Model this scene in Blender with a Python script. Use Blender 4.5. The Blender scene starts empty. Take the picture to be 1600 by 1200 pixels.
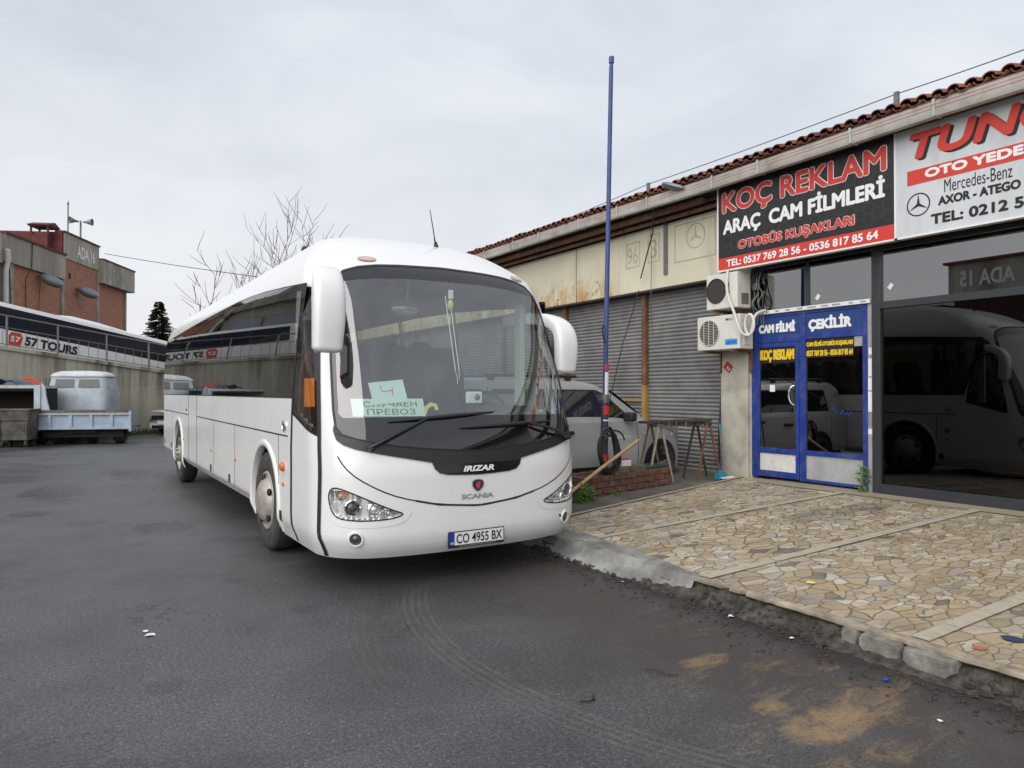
import bpy, bmesh, math, random
import numpy as np
from mathutils import Vector, Matrix, geometry, noise as mnoise
random.seed(7)
R = math.radians
scene = bpy.context.scene
COL = scene.collection

# ---------------------------------------------------------------- camera
cam_data = bpy.data.cameras.new('camera')
cam = bpy.data.objects.new('camera', cam_data)
COL.objects.link(cam)
cam_data.sensor_fit = 'HORIZONTAL'
cam_data.sensor_width = 36.0
cam_data.lens = 36.0 * 1120 / 1600
cam_data.clip_start = 0.05
cam_data.clip_end = 3000
cam.location = (0, 0, 1.6)
cam.rotation_euler = (R(90) + math.atan(12 / 1120), 0, R(-32.0))
scene.camera = cam

# ---------------------------------------------------------------- sky, sun, exposure
world = bpy.data.worlds.new('World')
scene.world = world
world.use_nodes = True
wt = world.node_tree
for n in list(wt.nodes):
    wt.nodes.remove(n)
def wn(t, **kw):
    n = wt.nodes.new(t)
    for k, v in kw.items():
        setattr(n, k, v)
    return n
w_out = wn('ShaderNodeOutputWorld'); w_bg = wn('ShaderNodeBackground')
w_sky = wn('ShaderNodeTexSky'); w_sky.sky_type = 'NISHITA'; w_sky.sun_disc = False
w_sky.sun_elevation = R(37); w_sky.sun_rotation = R(243)
w_sky.air_density = 1.4; w_sky.dust_density = 3.0
w_tc = wn('ShaderNodeTexCoord')
w_map = wn('ShaderNodeMapping'); w_map.inputs['Scale'].default_value = (1.0, 1.0, 2.6)
w_no = wn('ShaderNodeTexNoise'); w_no.inputs['Scale'].default_value = 2.7; w_no.inputs['Detail'].default_value = 7; w_no.inputs['Roughness'].default_value = .52; w_no.inputs['Distortion'].default_value = .35
w_rm = wn('ShaderNodeValToRGB')
w_rm.color_ramp.elements[0].position = .32; w_rm.color_ramp.elements[0].color = (.545, .585, .655, 1)
w_rm.color_ramp.elements[1].position = .68; w_rm.color_ramp.elements[1].color = (.735, .765, .82, 1)
w_sep = wn('ShaderNodeSeparateXYZ')
w_hr = wn('ShaderNodeMapRange'); w_hr.inputs['From Min'].default_value = .0; w_hr.inputs['From Max'].default_value = .42
w_hr.inputs['To Min'].default_value = 1.0; w_hr.inputs['To Max'].default_value = 0.0
w_hz = wn('ShaderNodeMix', data_type='RGBA'); w_hz.inputs['B'].default_value = (.85, .85, .86, 1)
w_hf = wn('ShaderNodeMath', operation='MULTIPLY'); w_hf.inputs[1].default_value = .85
w_sc = wn('ShaderNodeMix', data_type='RGBA', blend_type='MULTIPLY'); w_sc.inputs['Factor'].default_value = 1; w_sc.inputs['B'].default_value = (.09, .09, .09, 1)
w_mx = wn('ShaderNodeMix', data_type='RGBA'); w_mx.inputs['Factor'].default_value = .90
L = wt.links.new
L(w_tc.outputs['Generated'], w_map.inputs['Vector']); L(w_map.outputs['Vector'], w_no.inputs['Vector'])
L(w_no.outputs['Fac'], w_rm.inputs['Fac']); L(w_tc.outputs['Generated'], w_sep.inputs[0]); L(w_sep.outputs['Z'], w_hr.inputs['Value'])
L(w_hr.outputs[0], w_hf.inputs[0]); L(w_hf.outputs[0], w_hz.inputs['Factor']); L(w_rm.outputs['Color'], w_hz.inputs['A'])
L(w_sky.outputs['Color'], w_sc.inputs['A']); L(w_sc.outputs['Result'], w_mx.inputs['A']); L(w_hz.outputs['Result'], w_mx.inputs['B'])
L(w_mx.outputs['Result'], w_bg.inputs['Color']); L(w_bg.outputs['Background'], w_out.inputs['Surface'])
w_bg.inputs['Strength'].default_value = 0.71

sun_d = bpy.data.lights.new('sun', 'SUN'); sun_d.energy = 1.5; sun_d.angle = R(70); sun_d.color = (1, .975, .94)
sun = bpy.data.objects.new('sun', sun_d); COL.objects.link(sun)
sun.rotation_euler = Vector((.735, .37, -.57)).to_track_quat('-Z', 'Y').to_euler()

scene.view_settings.view_transform = 'Standard'
scene.view_settings.look = 'None'
scene.view_settings.exposure = 0.74
scene.view_settings.gamma = 1.0
scene.render.engine = 'CYCLES'
scene.cycles.max_bounces = 8
scene.cycles.transparent_max_bounces = 16
scene.cycles.caustics_reflective = False
scene.cycles.caustics_refractive = False
scene.cycles.use_denoising = True

# ---------------------------------------------------------------- materials
class NT:
    def __init__(self, name):
        self.m = bpy.data.materials.new(name); self.m.use_nodes = True
        self.t = self.m.node_tree; self.t.nodes.clear()
        self.out = self.t.nodes.new('ShaderNodeOutputMaterial')
        self.tc = None
    def co(self, which='Object'):
        if not self.tc: self.tc = self.t.nodes.new('ShaderNodeTexCoord')
        return self.tc.outputs[which]
    def put(self, n, key, val):
        s = n.inputs[key]
        if isinstance(val, bpy.types.NodeSocket): self.t.links.new(val, s)
        elif isinstance(val, (tuple, list)) and len(val) == 3 and s.type == 'RGBA': s.default_value = (*val, 1)
        else: s.default_value = val
    def n(self, typ, props=None, **ins):
        n = self.t.nodes.new(typ)
        for k, v in (props or {}).items(): setattr(n, k, v)
        for k, v in ins.items(): self.put(n, k.replace('_', ' '), v)
        return n
    def math(self, op, a, b=0.0, c=None, clamp=False):
        n = self.t.nodes.new('ShaderNodeMath'); n.operation = op; n.use_clamp = clamp
        self.put(n, 0, a); self.put(n, 1, b)
        if c is not None: self.put(n, 2, c)
        return n.outputs[0]
    def mix(self, f, a, b, blend='MIX'):
        n = self.t.nodes.new('ShaderNodeMix'); n.data_type = 'RGBA'; n.blend_type = blend
        self.put(n, 0, f); self.put(n, 6, a); self.put(n, 7, b)
        return n.outputs[2]
    def noise(self, scale, detail=4, rough=.5, vec=None, dist=0.0, map_scale=None):
        v = vec if vec is not None else self.co()
        if map_scale:
            mp = self.n('ShaderNodeMapping', Vector=v); mp.inputs['Scale'].default_value = map_scale; v = mp.outputs[0]
        return self.n('ShaderNodeTexNoise', Vector=v, Scale=scale, Detail=detail, Roughness=rough, Distortion=dist).outputs['Fac']
    def rng(self, v, a, b, c=0.0, d=1.0, smooth=False):
        n = self.t.nodes.new('ShaderNodeMapRange')
        if smooth: n.interpolation_type = 'SMOOTHSTEP'
        self.put(n, 0, v); self.put(n, 1, a); self.put(n, 2, b); self.put(n, 3, c); self.put(n, 4, d)
        return n.outputs[0]
    def xyz(self):
        s = self.n('ShaderNodeSeparateXYZ'); self.t.links.new(self.co(), s.inputs[0])
        return s.outputs
    def bump(self, h, strength=.3, dist=.01, normal=None):
        n = self.n('ShaderNodeBump', Height=h, Strength=strength, Distance=dist)
        if normal is not None: self.put(n, 'Normal', normal)
        return n.outputs[0]
    def pr(self, **ins):
        n = self.t.nodes.new('ShaderNodeBsdfPrincipled')
        for k, v in ins.items():
            key = {'col': 'Base Color', 'rough': 'Roughness', 'metal': 'Metallic', 'spec': 'Specular IOR Level', 'coat': 'Coat Weight',
                   'coatr': 'Coat Roughness', 'ior': 'IOR', 'nrm': 'Normal', 'ec': 'Emission Color', 'es': 'Emission Strength', 'alpha': 'Alpha'}[k]
            self.put(n, key, v)
        return n.outputs[0]
    def fin(self, sh):
        self.t.links.new(sh, self.out.inputs['Surface']); return self.m

def mk(name, col, rough=.5, metal=0., spec=.5, coat=0., var=.0, vs=3.0, bump=0., bs=40., dirt=None, df=.0, ds=2.0, rv=0., stretch=None):
    t = NT(name)
    c = col
    if var:
        f = t.rng(t.noise(vs, 6, .6, map_scale=stretch), .3, .7, 1 - var, 1 + var * .5)
        c = t.mix(1.0, col, t.n('ShaderNodeCombineColor', Red=f, Green=f, Blue=f).outputs[0], 'MULTIPLY')
    if dirt:
        d = t.rng(t.noise(ds, 8, .65, map_scale=stretch), .62 - df * .35, .75, 0, .85)
        c = t.mix(d, c, dirt)
    kw = dict(col=c, rough=rough, metal=metal, spec=spec, coat=coat)
    if rv: kw['rough'] = t.rng(t.noise(vs * 1.7, 4), .3, .7, max(.02, rough - rv), min(1, rough + rv))
    if bump: kw['nrm'] = t.bump(t.noise(bs, 5, .6), bump, .01)
    return t.fin(t.pr(**kw))

def mk_paint_white():
    t = NT('white_coach_paint')
    g = t.noise(1.3, 7, .6); g2 = t.noise(9, 6, .65, map_scale=(1, 1, .25))
    x, y, z = t.xyz()
    splash = t.math('MULTIPLY', t.rng(z, .25, 1.15, 1, 0, True), t.rng(t.noise(2.2, 6, .7), .35, .7))
    c = t.mix(t.rng(g, .3, .75), (.82, .82, .805), (.79, .795, .785))
    c = t.mix(t.math('MULTIPLY', splash, .20), c, (.56, .49, .40))
    c = t.mix(t.math('MULTIPLY', t.rng(t.noise(2.3, 5, .6), .58, .8), .06), c, (.5, .47, .42))
    return t.fin(t.pr(col=c, rough=t.rng(g, .3, .7, .22, .32), spec=.45, coat=.35, coatr=.08))
def mk_glass(name, tint, reflect=1.5, body=None, rough=0.0):
    """window glass: transparent by its tint, plus the mirror reflection of its index"""
    t = NT(name)
    bf = t.n('ShaderNodeNewGeometry').outputs['Backfacing']
    fr = t.n('ShaderNodeFresnel', IOR=t.rng(bf, 0, 1, reflect, 1 / reflect)).outputs[0]   # same index from either face
    gl = t.n('ShaderNodeBsdfGlossy', Color=(1, 1, 1), Roughness=rough).outputs[0]
    tr = t.n('ShaderNodeBsdfTransparent', Color=tint).outputs[0]
    if body:
        df = t.n('ShaderNodeBsdfDiffuse', Color=body[0]).outputs[0]
        m0 = t.n('ShaderNodeMixShader'); t.put(m0, 0, body[1]); t.put(m0, 1, tr); t.put(m0, 2, df); tr = m0.outputs[0]
    m = t.n('ShaderNodeMixShader'); t.put(m, 0, fr); t.put(m, 1, tr); t.put(m, 2, gl)
    return t.fin(m.outputs[0])

MT = {}
MT['coach_white'] = mk_paint_white()
MT['coach_inside'] = mk('coach_inside', (.34, .34, .335), .8)
MT['gap'] = mk('dark_gap', (.02, .02, .02), .7)
MT['rubber'] = mk('black_rubber', (.022, .022, .023), .55)
MT['tyre'] = mk('tyre', (.045, .043, .041), .8, var=.3, vs=8, bump=.2, bs=60, dirt=(.12, .11, .10), df=.4, ds=6)
MT['rim'] = mk('dusty_rim', (.56, .53, .48), .42, metal=.35, var=.25, vs=7, dirt=(.20, .15, .11), df=.75, ds=5)
MT['windscreen'] = mk_glass('windscreen_glass', (.80, .91, .87), 2.5)
MT['frit'] = mk('black_glass_edge', (.010, .010, .011), .03, spec=.95)
MT['side_glass'] = mk_glass('tinted_side_glass', (.50, .54, .52), 1.56)
MT['door_glass'] = mk_glass('door_glass', (.75, .80, .77), 1.45)
MT['black_plastic'] = mk('black_plastic', (.018, .018, .019), .38, var=.2, vs=20)
MT['black_gloss'] = mk('black_gloss', (.012, .012, .013), .12)
MT['white_text'] = mk('white_lettering', (.82, .82, .82), .5)
MT['silver_text'] = mk('silver_lettering', (.5, .5, .5), .3, metal=.7)
MT['chrome'] = mk('chrome', (.82, .82, .83), .09, metal=1.)
MT['lamp_silver'] = mk('lamp_reflector', (.85, .85, .85), .2, metal=.6, bump=.5, bs=16)
MT['lamp_clear'] = mk_glass('lamp_cover', (.94, .95, .95), 1.45)
MT['lamp_dark'] = mk('lamp_lens_dark', (.02, .022, .025), .04, spec=.9)
MT['amber'] = mk('amber_lens', (.62, .16, .03), .2)
MT['amber_pale'] = mk('pale_amber_lens', (.60, .42, .32), .25)
MT['red_lens'] = mk('red_lens', (.5, .03, .02), .2)
MT['seat'] = mk('seat_cloth', (.085, .075, .08), .9, var=.3, vs=12)
MT['seat_red'] = mk('seat_cloth_red', (.16, .05, .045), .9, var=.4, vs=9)
MT['dash'] = mk('dashboard', (.075, .078, .076), .65, var=.2)
MT['plate_white'] = mk('plate_white', (.78, .78, .76), .35)
MT['plate_blue'] = mk('plate_blue', (.01, .05, .42), .35)
MT['black'] = mk('plain_black', (.012, .012, .012), .6)
MT['paper_green'] = mk('pale_green_paper', (.66, .80, .70), .8)
MT['paper_blue'] = mk('pale_blue_paper', (.72, .82, .82), .8)
MT['paper_white'] = mk('white_paper', (.8, .8, .78), .8)
MT['ink'] = mk('grey_ink', (.07, .08, .075), .7)
MT['orange_cloth'] = mk('orange_cloth', (.75, .19, .02), .8, var=.2)
MT['yellow'] = mk('yellow_cloth', (.72, .65, .14), .7)
MT['mirror'] = mk('mirror_glass', (.6, .62, .62), .03, metal=1.)

MT['concrete'] = mk('stained_concrete', (.36, .335, .28), .9, var=.35, vs=1.5, bump=.35, bs=14, dirt=(.10, .09, .075), df=.35, ds=1.2)
def mk_wall():
    t = NT('ramp_wall_concrete')
    x, y, z = t.xyz()
    c = t.mix(t.rng(t.noise(.9, 7, .65), .3, .7), (.53, .495, .39), (.42, .39, .31))
    s1 = t.noise(1.9, 7, .66, map_scale=(1, 1, .07)); s2 = t.noise(5.0, 6, .65, map_scale=(1, 1, .12))
    hang = t.rng(t.math('ADD', t.math('ADD', z, t.math('MULTIPLY', x, .1195)), t.math('MULTIPLY', t.noise(1.1, 5, .6), 1.6)), 2.3, 3.6)     # stains run down from the coping
    c = t.mix(t.math('MULTIPLY', t.rng(s1, .46, .62), t.math('ADD', .25, t.math('MULTIPLY', hang, .65))), c, (.075, .066, .052))
    c = t.mix(t.math('MULTIPLY', t.rng(s2, .5, .7), .4), c, (.20, .175, .13))
    jn = t.math('LESS_THAN', t.math('ABSOLUTE', t.math('SUBTRACT', t.math('FRACT', t.math('MULTIPLY', z, .8)), .5)), .012)
    c = t.mix(t.math('MULTIPLY', jn, .3), c, (.2, .18, .13))
    return t.fin(t.pr(col=c, rough=.92, nrm=t.bump(t.noise(9, 6, .65), .4, .02)))
MT['wall_concrete'] = mk_wall()
MT['fascia_concrete'] = mk('fascia_concrete', (.46, .43, .36), .92, var=.3, vs=.6, dirt=(.12, .11, .09), df=.6, ds=.9, stretch=(1, 1, .10))
MT['plaster'] = mk('dirty_plaster', (.50, .47, .40), .9, var=.28, vs=2.2, bump=.25, bs=18, dirt=(.16, .14, .11), df=.3, ds=2.0)
MT['dark_metal'] = mk('anthracite_aluminium', (.035, .038, .043), .38, var=.15, vs=6)
MT['blue_paint'] = mk('blue_paint', (.016, .045, .26), .42, var=.3, vs=5, dirt=(.10, .12, .20), df=.4, ds=6)
MT['sign_navy'] = mk('navy_film', (.02, .055, .20), .35, var=.1)
MT['white_panel'] = mk('white_kick_panel', (.70, .69, .65), .55, var=.12, vs=5, dirt=(.4, .37, .33), df=.2, ds=9)
MT['grey_panel'] = mk('grey_kick_panel', (.40, .41, .41), .5, var=.2, vs=4, dirt=(.22, .2, .18), df=.45, ds=3)
MT['film_glass'] = mk_glass('reflecting_film_glass', (.05, .055, .055), 2.9)
MT['clear_shop_glass'] = mk_glass('upper_shop_glass', (.20, .21, .22), 2.9)
MT['dark_shop_glass'] = mk_glass('black_shop_glass', (.018, .018, .022), 1.60)
MT['shop_inside'] = mk('shop_inside', (.10, .10, .10), .9)
MT['shop_beige'] = mk('shop_partition', (.42, .32, .2), .9)
MT['galv'] = mk('galvanised_shutter', (.25, .248, .24), .5, metal=.2, var=.3, vs=1.6, dirt=(.16, .13, .10), df=.2, ds=3)
MT['rust'] = mk('rusty_steel', (.16, .075, .045), .8, var=.5, vs=5, bump=.2, dirt=(.30, .17, .07), df=.4, ds=6)
MT['yellow_guide'] = mk('ochre_painted_steel', (.45, .29, .09), .7, var=.3, vs=5, dirt=(.16, .075, .045), df=.5, ds=5)
MT['gutter'] = mk('gutter_pvc', (.52, .51, .47), .5, var=.22, vs=2.5, dirt=(.25, .23, .19), df=.35, ds=3)
MT['gutter_red'] = mk('gutter_red_line', (.55, .2, .15), .5)
MT['soffit'] = mk('dark_soffit', (.05, .042, .036), .9, var=.4)
MT['cable'] = mk('black_cable', (.02, .02, .02), .6)
MT['grey_metal'] = mk('grey_metal', (.2, .205, .21), .45, metal=.5, var=.3, vs=8)
MT['sign_black'] = mk('sign_black', (.020, .019, .019), .4, var=.4, vs=2, rv=.12)
MT['sign_hex'] = mk('sign_hex_line', (.055, .052, .05), .5)
MT['sign_red'] = mk('sign_red', (.62, .045, .03), .45)
MT['sign_grey'] = mk('sign_light_grey', (.60, .63, .65), .45, var=.10, vs=1.5, dirt=(.42, .42, .40), df=.3, ds=1.8, stretch=(1, 1, .3))
MT['sign_white'] = mk('sign_white', (.78, .78, .78), .5)
MT['ac_white'] = mk('ac_casing', (.70, .68, .62), .5, var=.1, vs=5, dirt=(.4, .36, .29), df=.2, ds=5)
MT['ac_dark'] = mk('ac_dark', (.045, .035, .03), .7)
MT['ac_grille'] = mk('ac_grille', (.55, .53, .48), .5)
MT['sticker_blue'] = mk('blue_sticker', (.03, .28, .62), .4)
MT['hose'] = mk('white_hose', (.68, .66, .60), .6)
MT['silver_car'] = mk('silver_car_paint', (.43, .435, .445), .3, metal=.1, coat=.6, var=.06)
MT['car_white'] = mk('white_car_paint', (.78, .78, .77), .3, coat=.5)
MT['car_glass'] = mk('dark_car_glass', (.012, .013, .014), .04, spec=.7)
MT['alloy'] = mk('alloy', (.62, .62, .62), .25, metal=.8)
MT['pole_blue'] = mk('blue_pole_paint', (.045, .08, .235), .45, var=.25, vs=6, dirt=(.06, .05, .07), df=.15, ds=4)
MT['pole_dark'] = mk('dark_pole_paint', (.045, .045, .075), .5, var=.3, vs=9)
MT['tape_red'] = mk('red_tape', (.55, .03, .03), .5)
MT['wood_light'] = mk('pale_wood', (.45, .30, .16), .7, var=.25, vs=9, stretch=(1, 1, .3))
MT['wood_old'] = mk('weathered_wood', (.16, .125, .09), .85, var=.45, vs=7, bump=.3)
MT['wood_dark'] = mk('dark_wood', (.055, .04, .03), .8, var=.4, vs=7)
MT['green_felt'] = mk('dark_green_sheet', (.03, .06, .045), .8, var=.3)
MT['leafgreen'] = mk('leaf_green', (.085, .17, .022), .7, var=.4, vs=20)
MT['grass'] = mk('verge_grass', (.05, .085, .022), .8, var=.4, vs=9)
MT['teal'] = mk('teal_plastic', (.02, .22, .30), .5)
MT['truck_blue'] = mk('faded_blue_paint', (.52, .585, .645), .6, var=.2, vs=2.5, dirt=(.35, .33, .31), df=.3, ds=3)
MT['truck_white'] = mk('faded_white_paint', (.64, .67, .68), .6, var=.15, vs=3, dirt=(.5, .42, .33), df=.25, ds=4)
MT['dark_inside'] = mk('dark_inside', (.028, .026, .024), .9)
MT['dump_rust'] = mk('rusty_bin', (.20, .13, .085), .85, var=.5, vs=3, dirt=(.07, .06, .05), df=.5, ds=2)
MT['dump_grey'] = mk('grey_bin', (.125, .115, .105), .8, var=.5, vs=3, dirt=(.22, .18, .13), df=.45, ds=3)
MT['red_roof'] = mk('red_metal_roof', (.20, .045, .035), .6, var=.3, vs=1.5)
MT['maroon'] = mk('maroon_paint', (.15, .04, .035), .8, var=.4, vs=1.5)
MT['navy_glass'] = mk('coach_window_band', (.018, .023, .034), .12, spec=.25)
MT['bark'] = mk('bark', (.05, .042, .037), .9, var=.3, vs=10)
MT['conifer'] = mk('conifer_needles', (.075, .115, .055), .8, var=.5, vs=2)
MT['lamp_grey'] = mk('lamp_housing', (.2, .22, .24), .4, metal=.3)
MT['marble'] = mk('marble_edge', (.54, .48, .37), .65, var=.35, vs=6, bump=.3, bs=25, dirt=(.15, .12, .085), df=.42, ds=6)
MT['kerb_stone'] = mk('kerb_stone', (.27, .255, .225), .9, var=.5, vs=9, bump=1.0, bs=26, dirt=(.05, .042, .035), df=.6, ds=7)
MT['edge_marble'] = mk('edge_marble', (.46, .39, .285), .65, var=.4, vs=9, bump=.4, bs=25, dirt=(.075, .06, .045), df=.75, ds=5)
MT['bed_blue'] = mk('bed_blue_paint', (.41, .51, .61), .6, var=.2, vs=2.5, dirt=(.35, .33, .31), df=.3, ds=3)
MT['kerb_dirty'] = mk('dirty_kerb', (.115, .10, .082), .9, var=.8, vs=16, bump=1.0, bs=45, dirt=(.014, .012, .010), df=1.0, ds=6)
MT['cement'] = mk('cement_patch', (.31, .305, .285), .85, var=.45, vs=5, bump=.8, bs=22, dirt=(.10, .09, .075), df=.6, ds=2.6)

def mk_tile():
    t = NT('clay_tiles')
    v = t.n('ShaderNodeTexVoronoi', {'feature': 'F1'}, Scale=4.2, Vector=t.co())
    c = t.mix(t.rng(t.n('ShaderNodeSeparateColor', Color=v.outputs['Color']).outputs[0], 0, 1), (.13, .042, .028), (.25, .095, .06))
    c = t.mix(t.rng(t.noise(6, 8, .7), .5, .72, 0, .9), c, (.07, .04, .035))
    return t.fin(t.pr(col=c, rough=.85, nrm=t.bump(t.noise(40), .3, .01)))
MT['tiles'] = mk_tile()

def mk_brick(name, c1, c2, mortar, scale, plane):
    t = NT(name)
    co = t.co()
    if plane == 'XZ':
        mp = t.n('ShaderNodeMapping', Vector=co); mp.inputs['Rotation'].default_value = (R(-90), 0, 0); co = mp.outputs[0]
    b = t.n('ShaderNodeTexBrick', Vector=co, Color1=c1, Color2=c2, Mortar=mortar, Scale=scale)
    b.inputs['Mortar Size'].default_value = .018; b.inputs['Brick Width'].default_value = .55; b.inputs['Row Height'].default_value = .2
    c = t.mix(t.rng(t.noise(3, 7, .65), .5, .75, 0, .6), b.outputs['Color'], tuple(v * .45 for v in c1))
    return t.fin(t.pr(col=c, rough=.9, nrm=t.bump(b.outputs['Fac'], -.4, .01)))
MT['brick'] = mk_brick('far_brick', (.36, .135, .08), (.43, .18, .11), (.30, .23, .17), 2.2, 'XZ')
MT['brick_near'] = mk('old_brick', (.20, .085, .058), .9, var=.5, vs=9, bump=.6, bs=30, dirt=(.075, .055, .042), df=.7, ds=8)

def mk_fascia():
    t = NT('cream_fascia_sheet')
    c = t.mix(t.rng(t.noise(1.2, 6, .6), .3, .7), (.70, .655, .50), (.62, .585, .45))
    x, y, z = t.xyz()
    low = t.rng(z, 3.45, 4.1, 1, 0, True)
    r1 = t.rng(t.noise(2.5, 8, .72, map_scale=(1, 1, .7)), .40, .56)
    far = t.rng(y, 9.9, 10.9, 0, 1, True)
    c = t.mix(t.math('MULTIPLY', t.math('MULTIPLY', low, r1), t.math('MULTIPLY', far, .8)), c, (.46, .25, .055))
    r2 = t.rng(t.noise(8, 8, .75), .56, .63)
    c = t.mix(t.math('MULTIPLY', r2, t.math('MULTIPLY', far, t.math('MULTIPLY', low, .9))), c, (.13, .06, .03))
    c = t.mix(t.rng(t.noise(2.4, 8, .7, map_scale=(1, 1, .25)), .55, .8, 0, .55), c, (.30, .28, .22))
    return t.fin(t.pr(col=c, rough=.6, nrm=t.bump(t.noise(1.4, 2), .15, .03)))
MT['fascia'] = mk_fascia()

def mk_road():
    t = NT('wet_asphalt')
    x, y, z = t.xyz()
    big = t.noise(.33, 5, .55, dist=.3); mid = t.noise(1.7, 6, .6); fine = t.noise(95, 3, .6); grit = t.noise(260, 2, .5)
    c = t.mix(t.rng(big, .35, .68), (.082, .084, .088), (.140, .143, .150))
    c = t.mix(t.rng(mid, .42, .75, 0, .5), c, (.052, .052, .054))
    # pale stones in the surface
    vo = t.n('ShaderNodeTexVoronoi', Vector=t.co(), Scale=52.0)
    rnd = t.n('ShaderNodeSeparateColor', Color=vo.outputs['Color']).outputs[0]
    st = t.math('MULTIPLY', t.rng(vo.outputs['Distance'], .1, .34, 1, 0), t.rng(rnd, .72, .95))
    c = t.mix(t.math('MULTIPLY', st, .8), c, (.40, .39, .37))
    coarse = t.noise(42, 4, .7)
    c = t.mix(t.rng(fine, .45, .66, 0, .85), c, (.014, .014, .015))
    c = t.mix(t.rng(coarse, .5, .68, 0, .6), c, (.022, .022, .023)); c = t.mix(t.rng(coarse, .46, .3, 0, .55), c, (.22, .215, .21))
    b2 = t.noise(.85, 7, .68, dist=.6)
    c = t.mix(t.rng(b2, .48, .70, 0, .55), c, (.034, .034, .036)); c = t.mix(t.rng(b2, .42, .28, 0, .30), c, (.15, .15, .153))
    vs_ = t.n('ShaderNodeTexVoronoi', {'voronoi_dimensions': '2D'}, Vector=t.co(), Scale=.9)
    spot = t.math('MULTIPLY', t.rng(t.math('ADD', vs_.outputs['Distance'], t.math('MULTIPLY', t.math('SUBTRACT', mid, .5), .35)), .05, .13, 1, 0, True), t.math('GREATER_THAN', t.n('ShaderNodeSeparateColor', Color=vs_.outputs['Color']).outputs[1], .55))
    c = t.mix(t.math('MULTIPLY', spot, .3), c, (.018, .018, .019))
    ck = t.n('ShaderNodeTexNoise', Vector=t.co(), Scale=.55, Detail=9.0, Roughness=.62, Distortion=.3).outputs['Fac']
    crack = t.math('MULTIPLY', t.rng(t.math('ABSOLUTE', t.math('SUBTRACT', ck, .5)), .0012, .004, 1, 0), t.rng(t.noise(.5, 3), .52, .6))
    c = t.mix(t.math('MULTIPLY', crack, .75), c, (.012, .012, .012))
    # muddy strip along the kerb
    wob = t.math('MULTIPLY_ADD', t.math('SUBTRACT', mid, .5), 1.6, x)
    mud = t.math('MULTIPLY', t.rng(wob, 1.9, 3.6, 0, 1, True), t.rng(y, 4.6, 6.8, 1, 0, True))
    c = t.mix(t.math('MULTIPLY', mud, t.rng(t.noise(3.1, 7, .65), .25, .65, .35, .95)), c, (.060, .047, .038))
    gut = t.math('MULTIPLY', t.rng(t.math('MULTIPLY_ADD', t.math('SUBTRACT', t.noise(4, 6), .5), .55, x), 3.72, 4.08, 0, 1, True), t.rng(y, 5.5, 7.5, 1, 0, True))
    c = t.mix(t.math('MULTIPLY', gut, .88), c, (.021, .017, .015))
    # spilt sand
    sand = None
    for (sx, sy, rx, ry, k) in [(3.15, 2.13, .34, .17, 1.0), (3.05, 2.40, .14, .11, .8), (3.52, 2.18, .30, .22, .62), (3.24, 3.02, .22, .09, .8), (3.3, 2.75, .8, .45, .36), (2.8, 2.7, .4, .3, .30), (2.95, 1.85, .45, .16, .55), (2.5, 3.3, .45, .3, .24), (3.6, 3.6, .5, .5, .3), (3.3, 2.2, .9, .55, .40)]:
        dx = t.math('DIVIDE', t.math('SUBTRACT', x, sx), rx); dy = t.math('DIVIDE', t.math('SUBTRACT', y, sy), ry)
        r2 = t.math('ADD', t.math('MULTIPLY', dx, dx), t.math('MULTIPLY', dy, dy))
        g = t.math('MULTIPLY', t.rng(r2, 0, 1.9, 1, 0, True), k)
        sand = g if sand is None else t.math('MAXIMUM', sand, g)
    sn = t.math('ADD', t.math('MULTIPLY', t.noise(5.5, 9, .75), .9), t.math('MULTIPLY', fine, .35))
    streak = t.noise(5.0, 9, .78, map_scale=(.55, 1.5, 1), dist=.8)
    v_ = t.math('ADD', sand, t.math('ADD', t.math('MULTIPLY', t.math('SUBTRACT', streak, .5), 2.3), t.math('MULTIPLY', t.math('SUBTRACT', t.noise(38, 5, .8), .5), 1.1)))
    sm = t.math('MULTIPLY', t.rng(v_, .42, 1.15), t.math('GREATER_THAN', sand, .02))
    sm = t.math('MULTIPLY', sm, t.rng(t.noise(170, 3, .7), .32, .60, .30, 1))
    c = t.mix(sm, c, t.mix(t.noise(90, 3, .7), (.24, .145, .06), (.56, .375, .18)))
    # tyre tracks: arcs round a turning centre, ribbed
    tr_all = None
    for (cx, cy, rad, wid, y0, y1, k) in [(5.35, 3.72, 3.36, .125, 1.2, 5.6, .85), (5.6, 3.4, 4.12, .12, 3.3, 5.4, .34)]:
        dx = t.math('SUBTRACT', x, cx); dy = t.math('SUBTRACT', y, cy)
        r = t.math('SQRT', t.math('ADD', t.math('MULTIPLY', dx, dx), t.math('MULTIPLY', dy, dy)))
        off = t.math('SUBTRACT', r, rad)
        band = t.rng(t.math('ABSOLUTE', off), wid * .85, wid, 1, 0)
        rib = t.rng(t.math('SINE', t.math('MULTIPLY', off, 2 * math.pi / .055)), -.2, .5)
        msk = t.math('MULTIPLY', band, t.math('MULTIPLY', t.rng(y, y0, y0 + .5), t.rng(y, y1 - .5, y1, 1, 0)))
        msk = t.math('MULTIPLY', msk, t.math('MULTIPLY', rib, t.rng(t.noise(6, 8, .8), .36, .62, .0, k)))
        left = t.math('LESS_THAN', x, cx) if cx > 3 else t.math('GREATER_THAN', x, -100)
        msk = t.math('MULTIPLY', msk, left)
        tr_all = msk if tr_all is None else t.math('MAXIMUM', tr_all, msk)
    c = t.mix(t.math('MULTIPLY', tr_all, .7), c, (.15, .14, .125))
    # damp blotches
    damp = None
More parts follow.
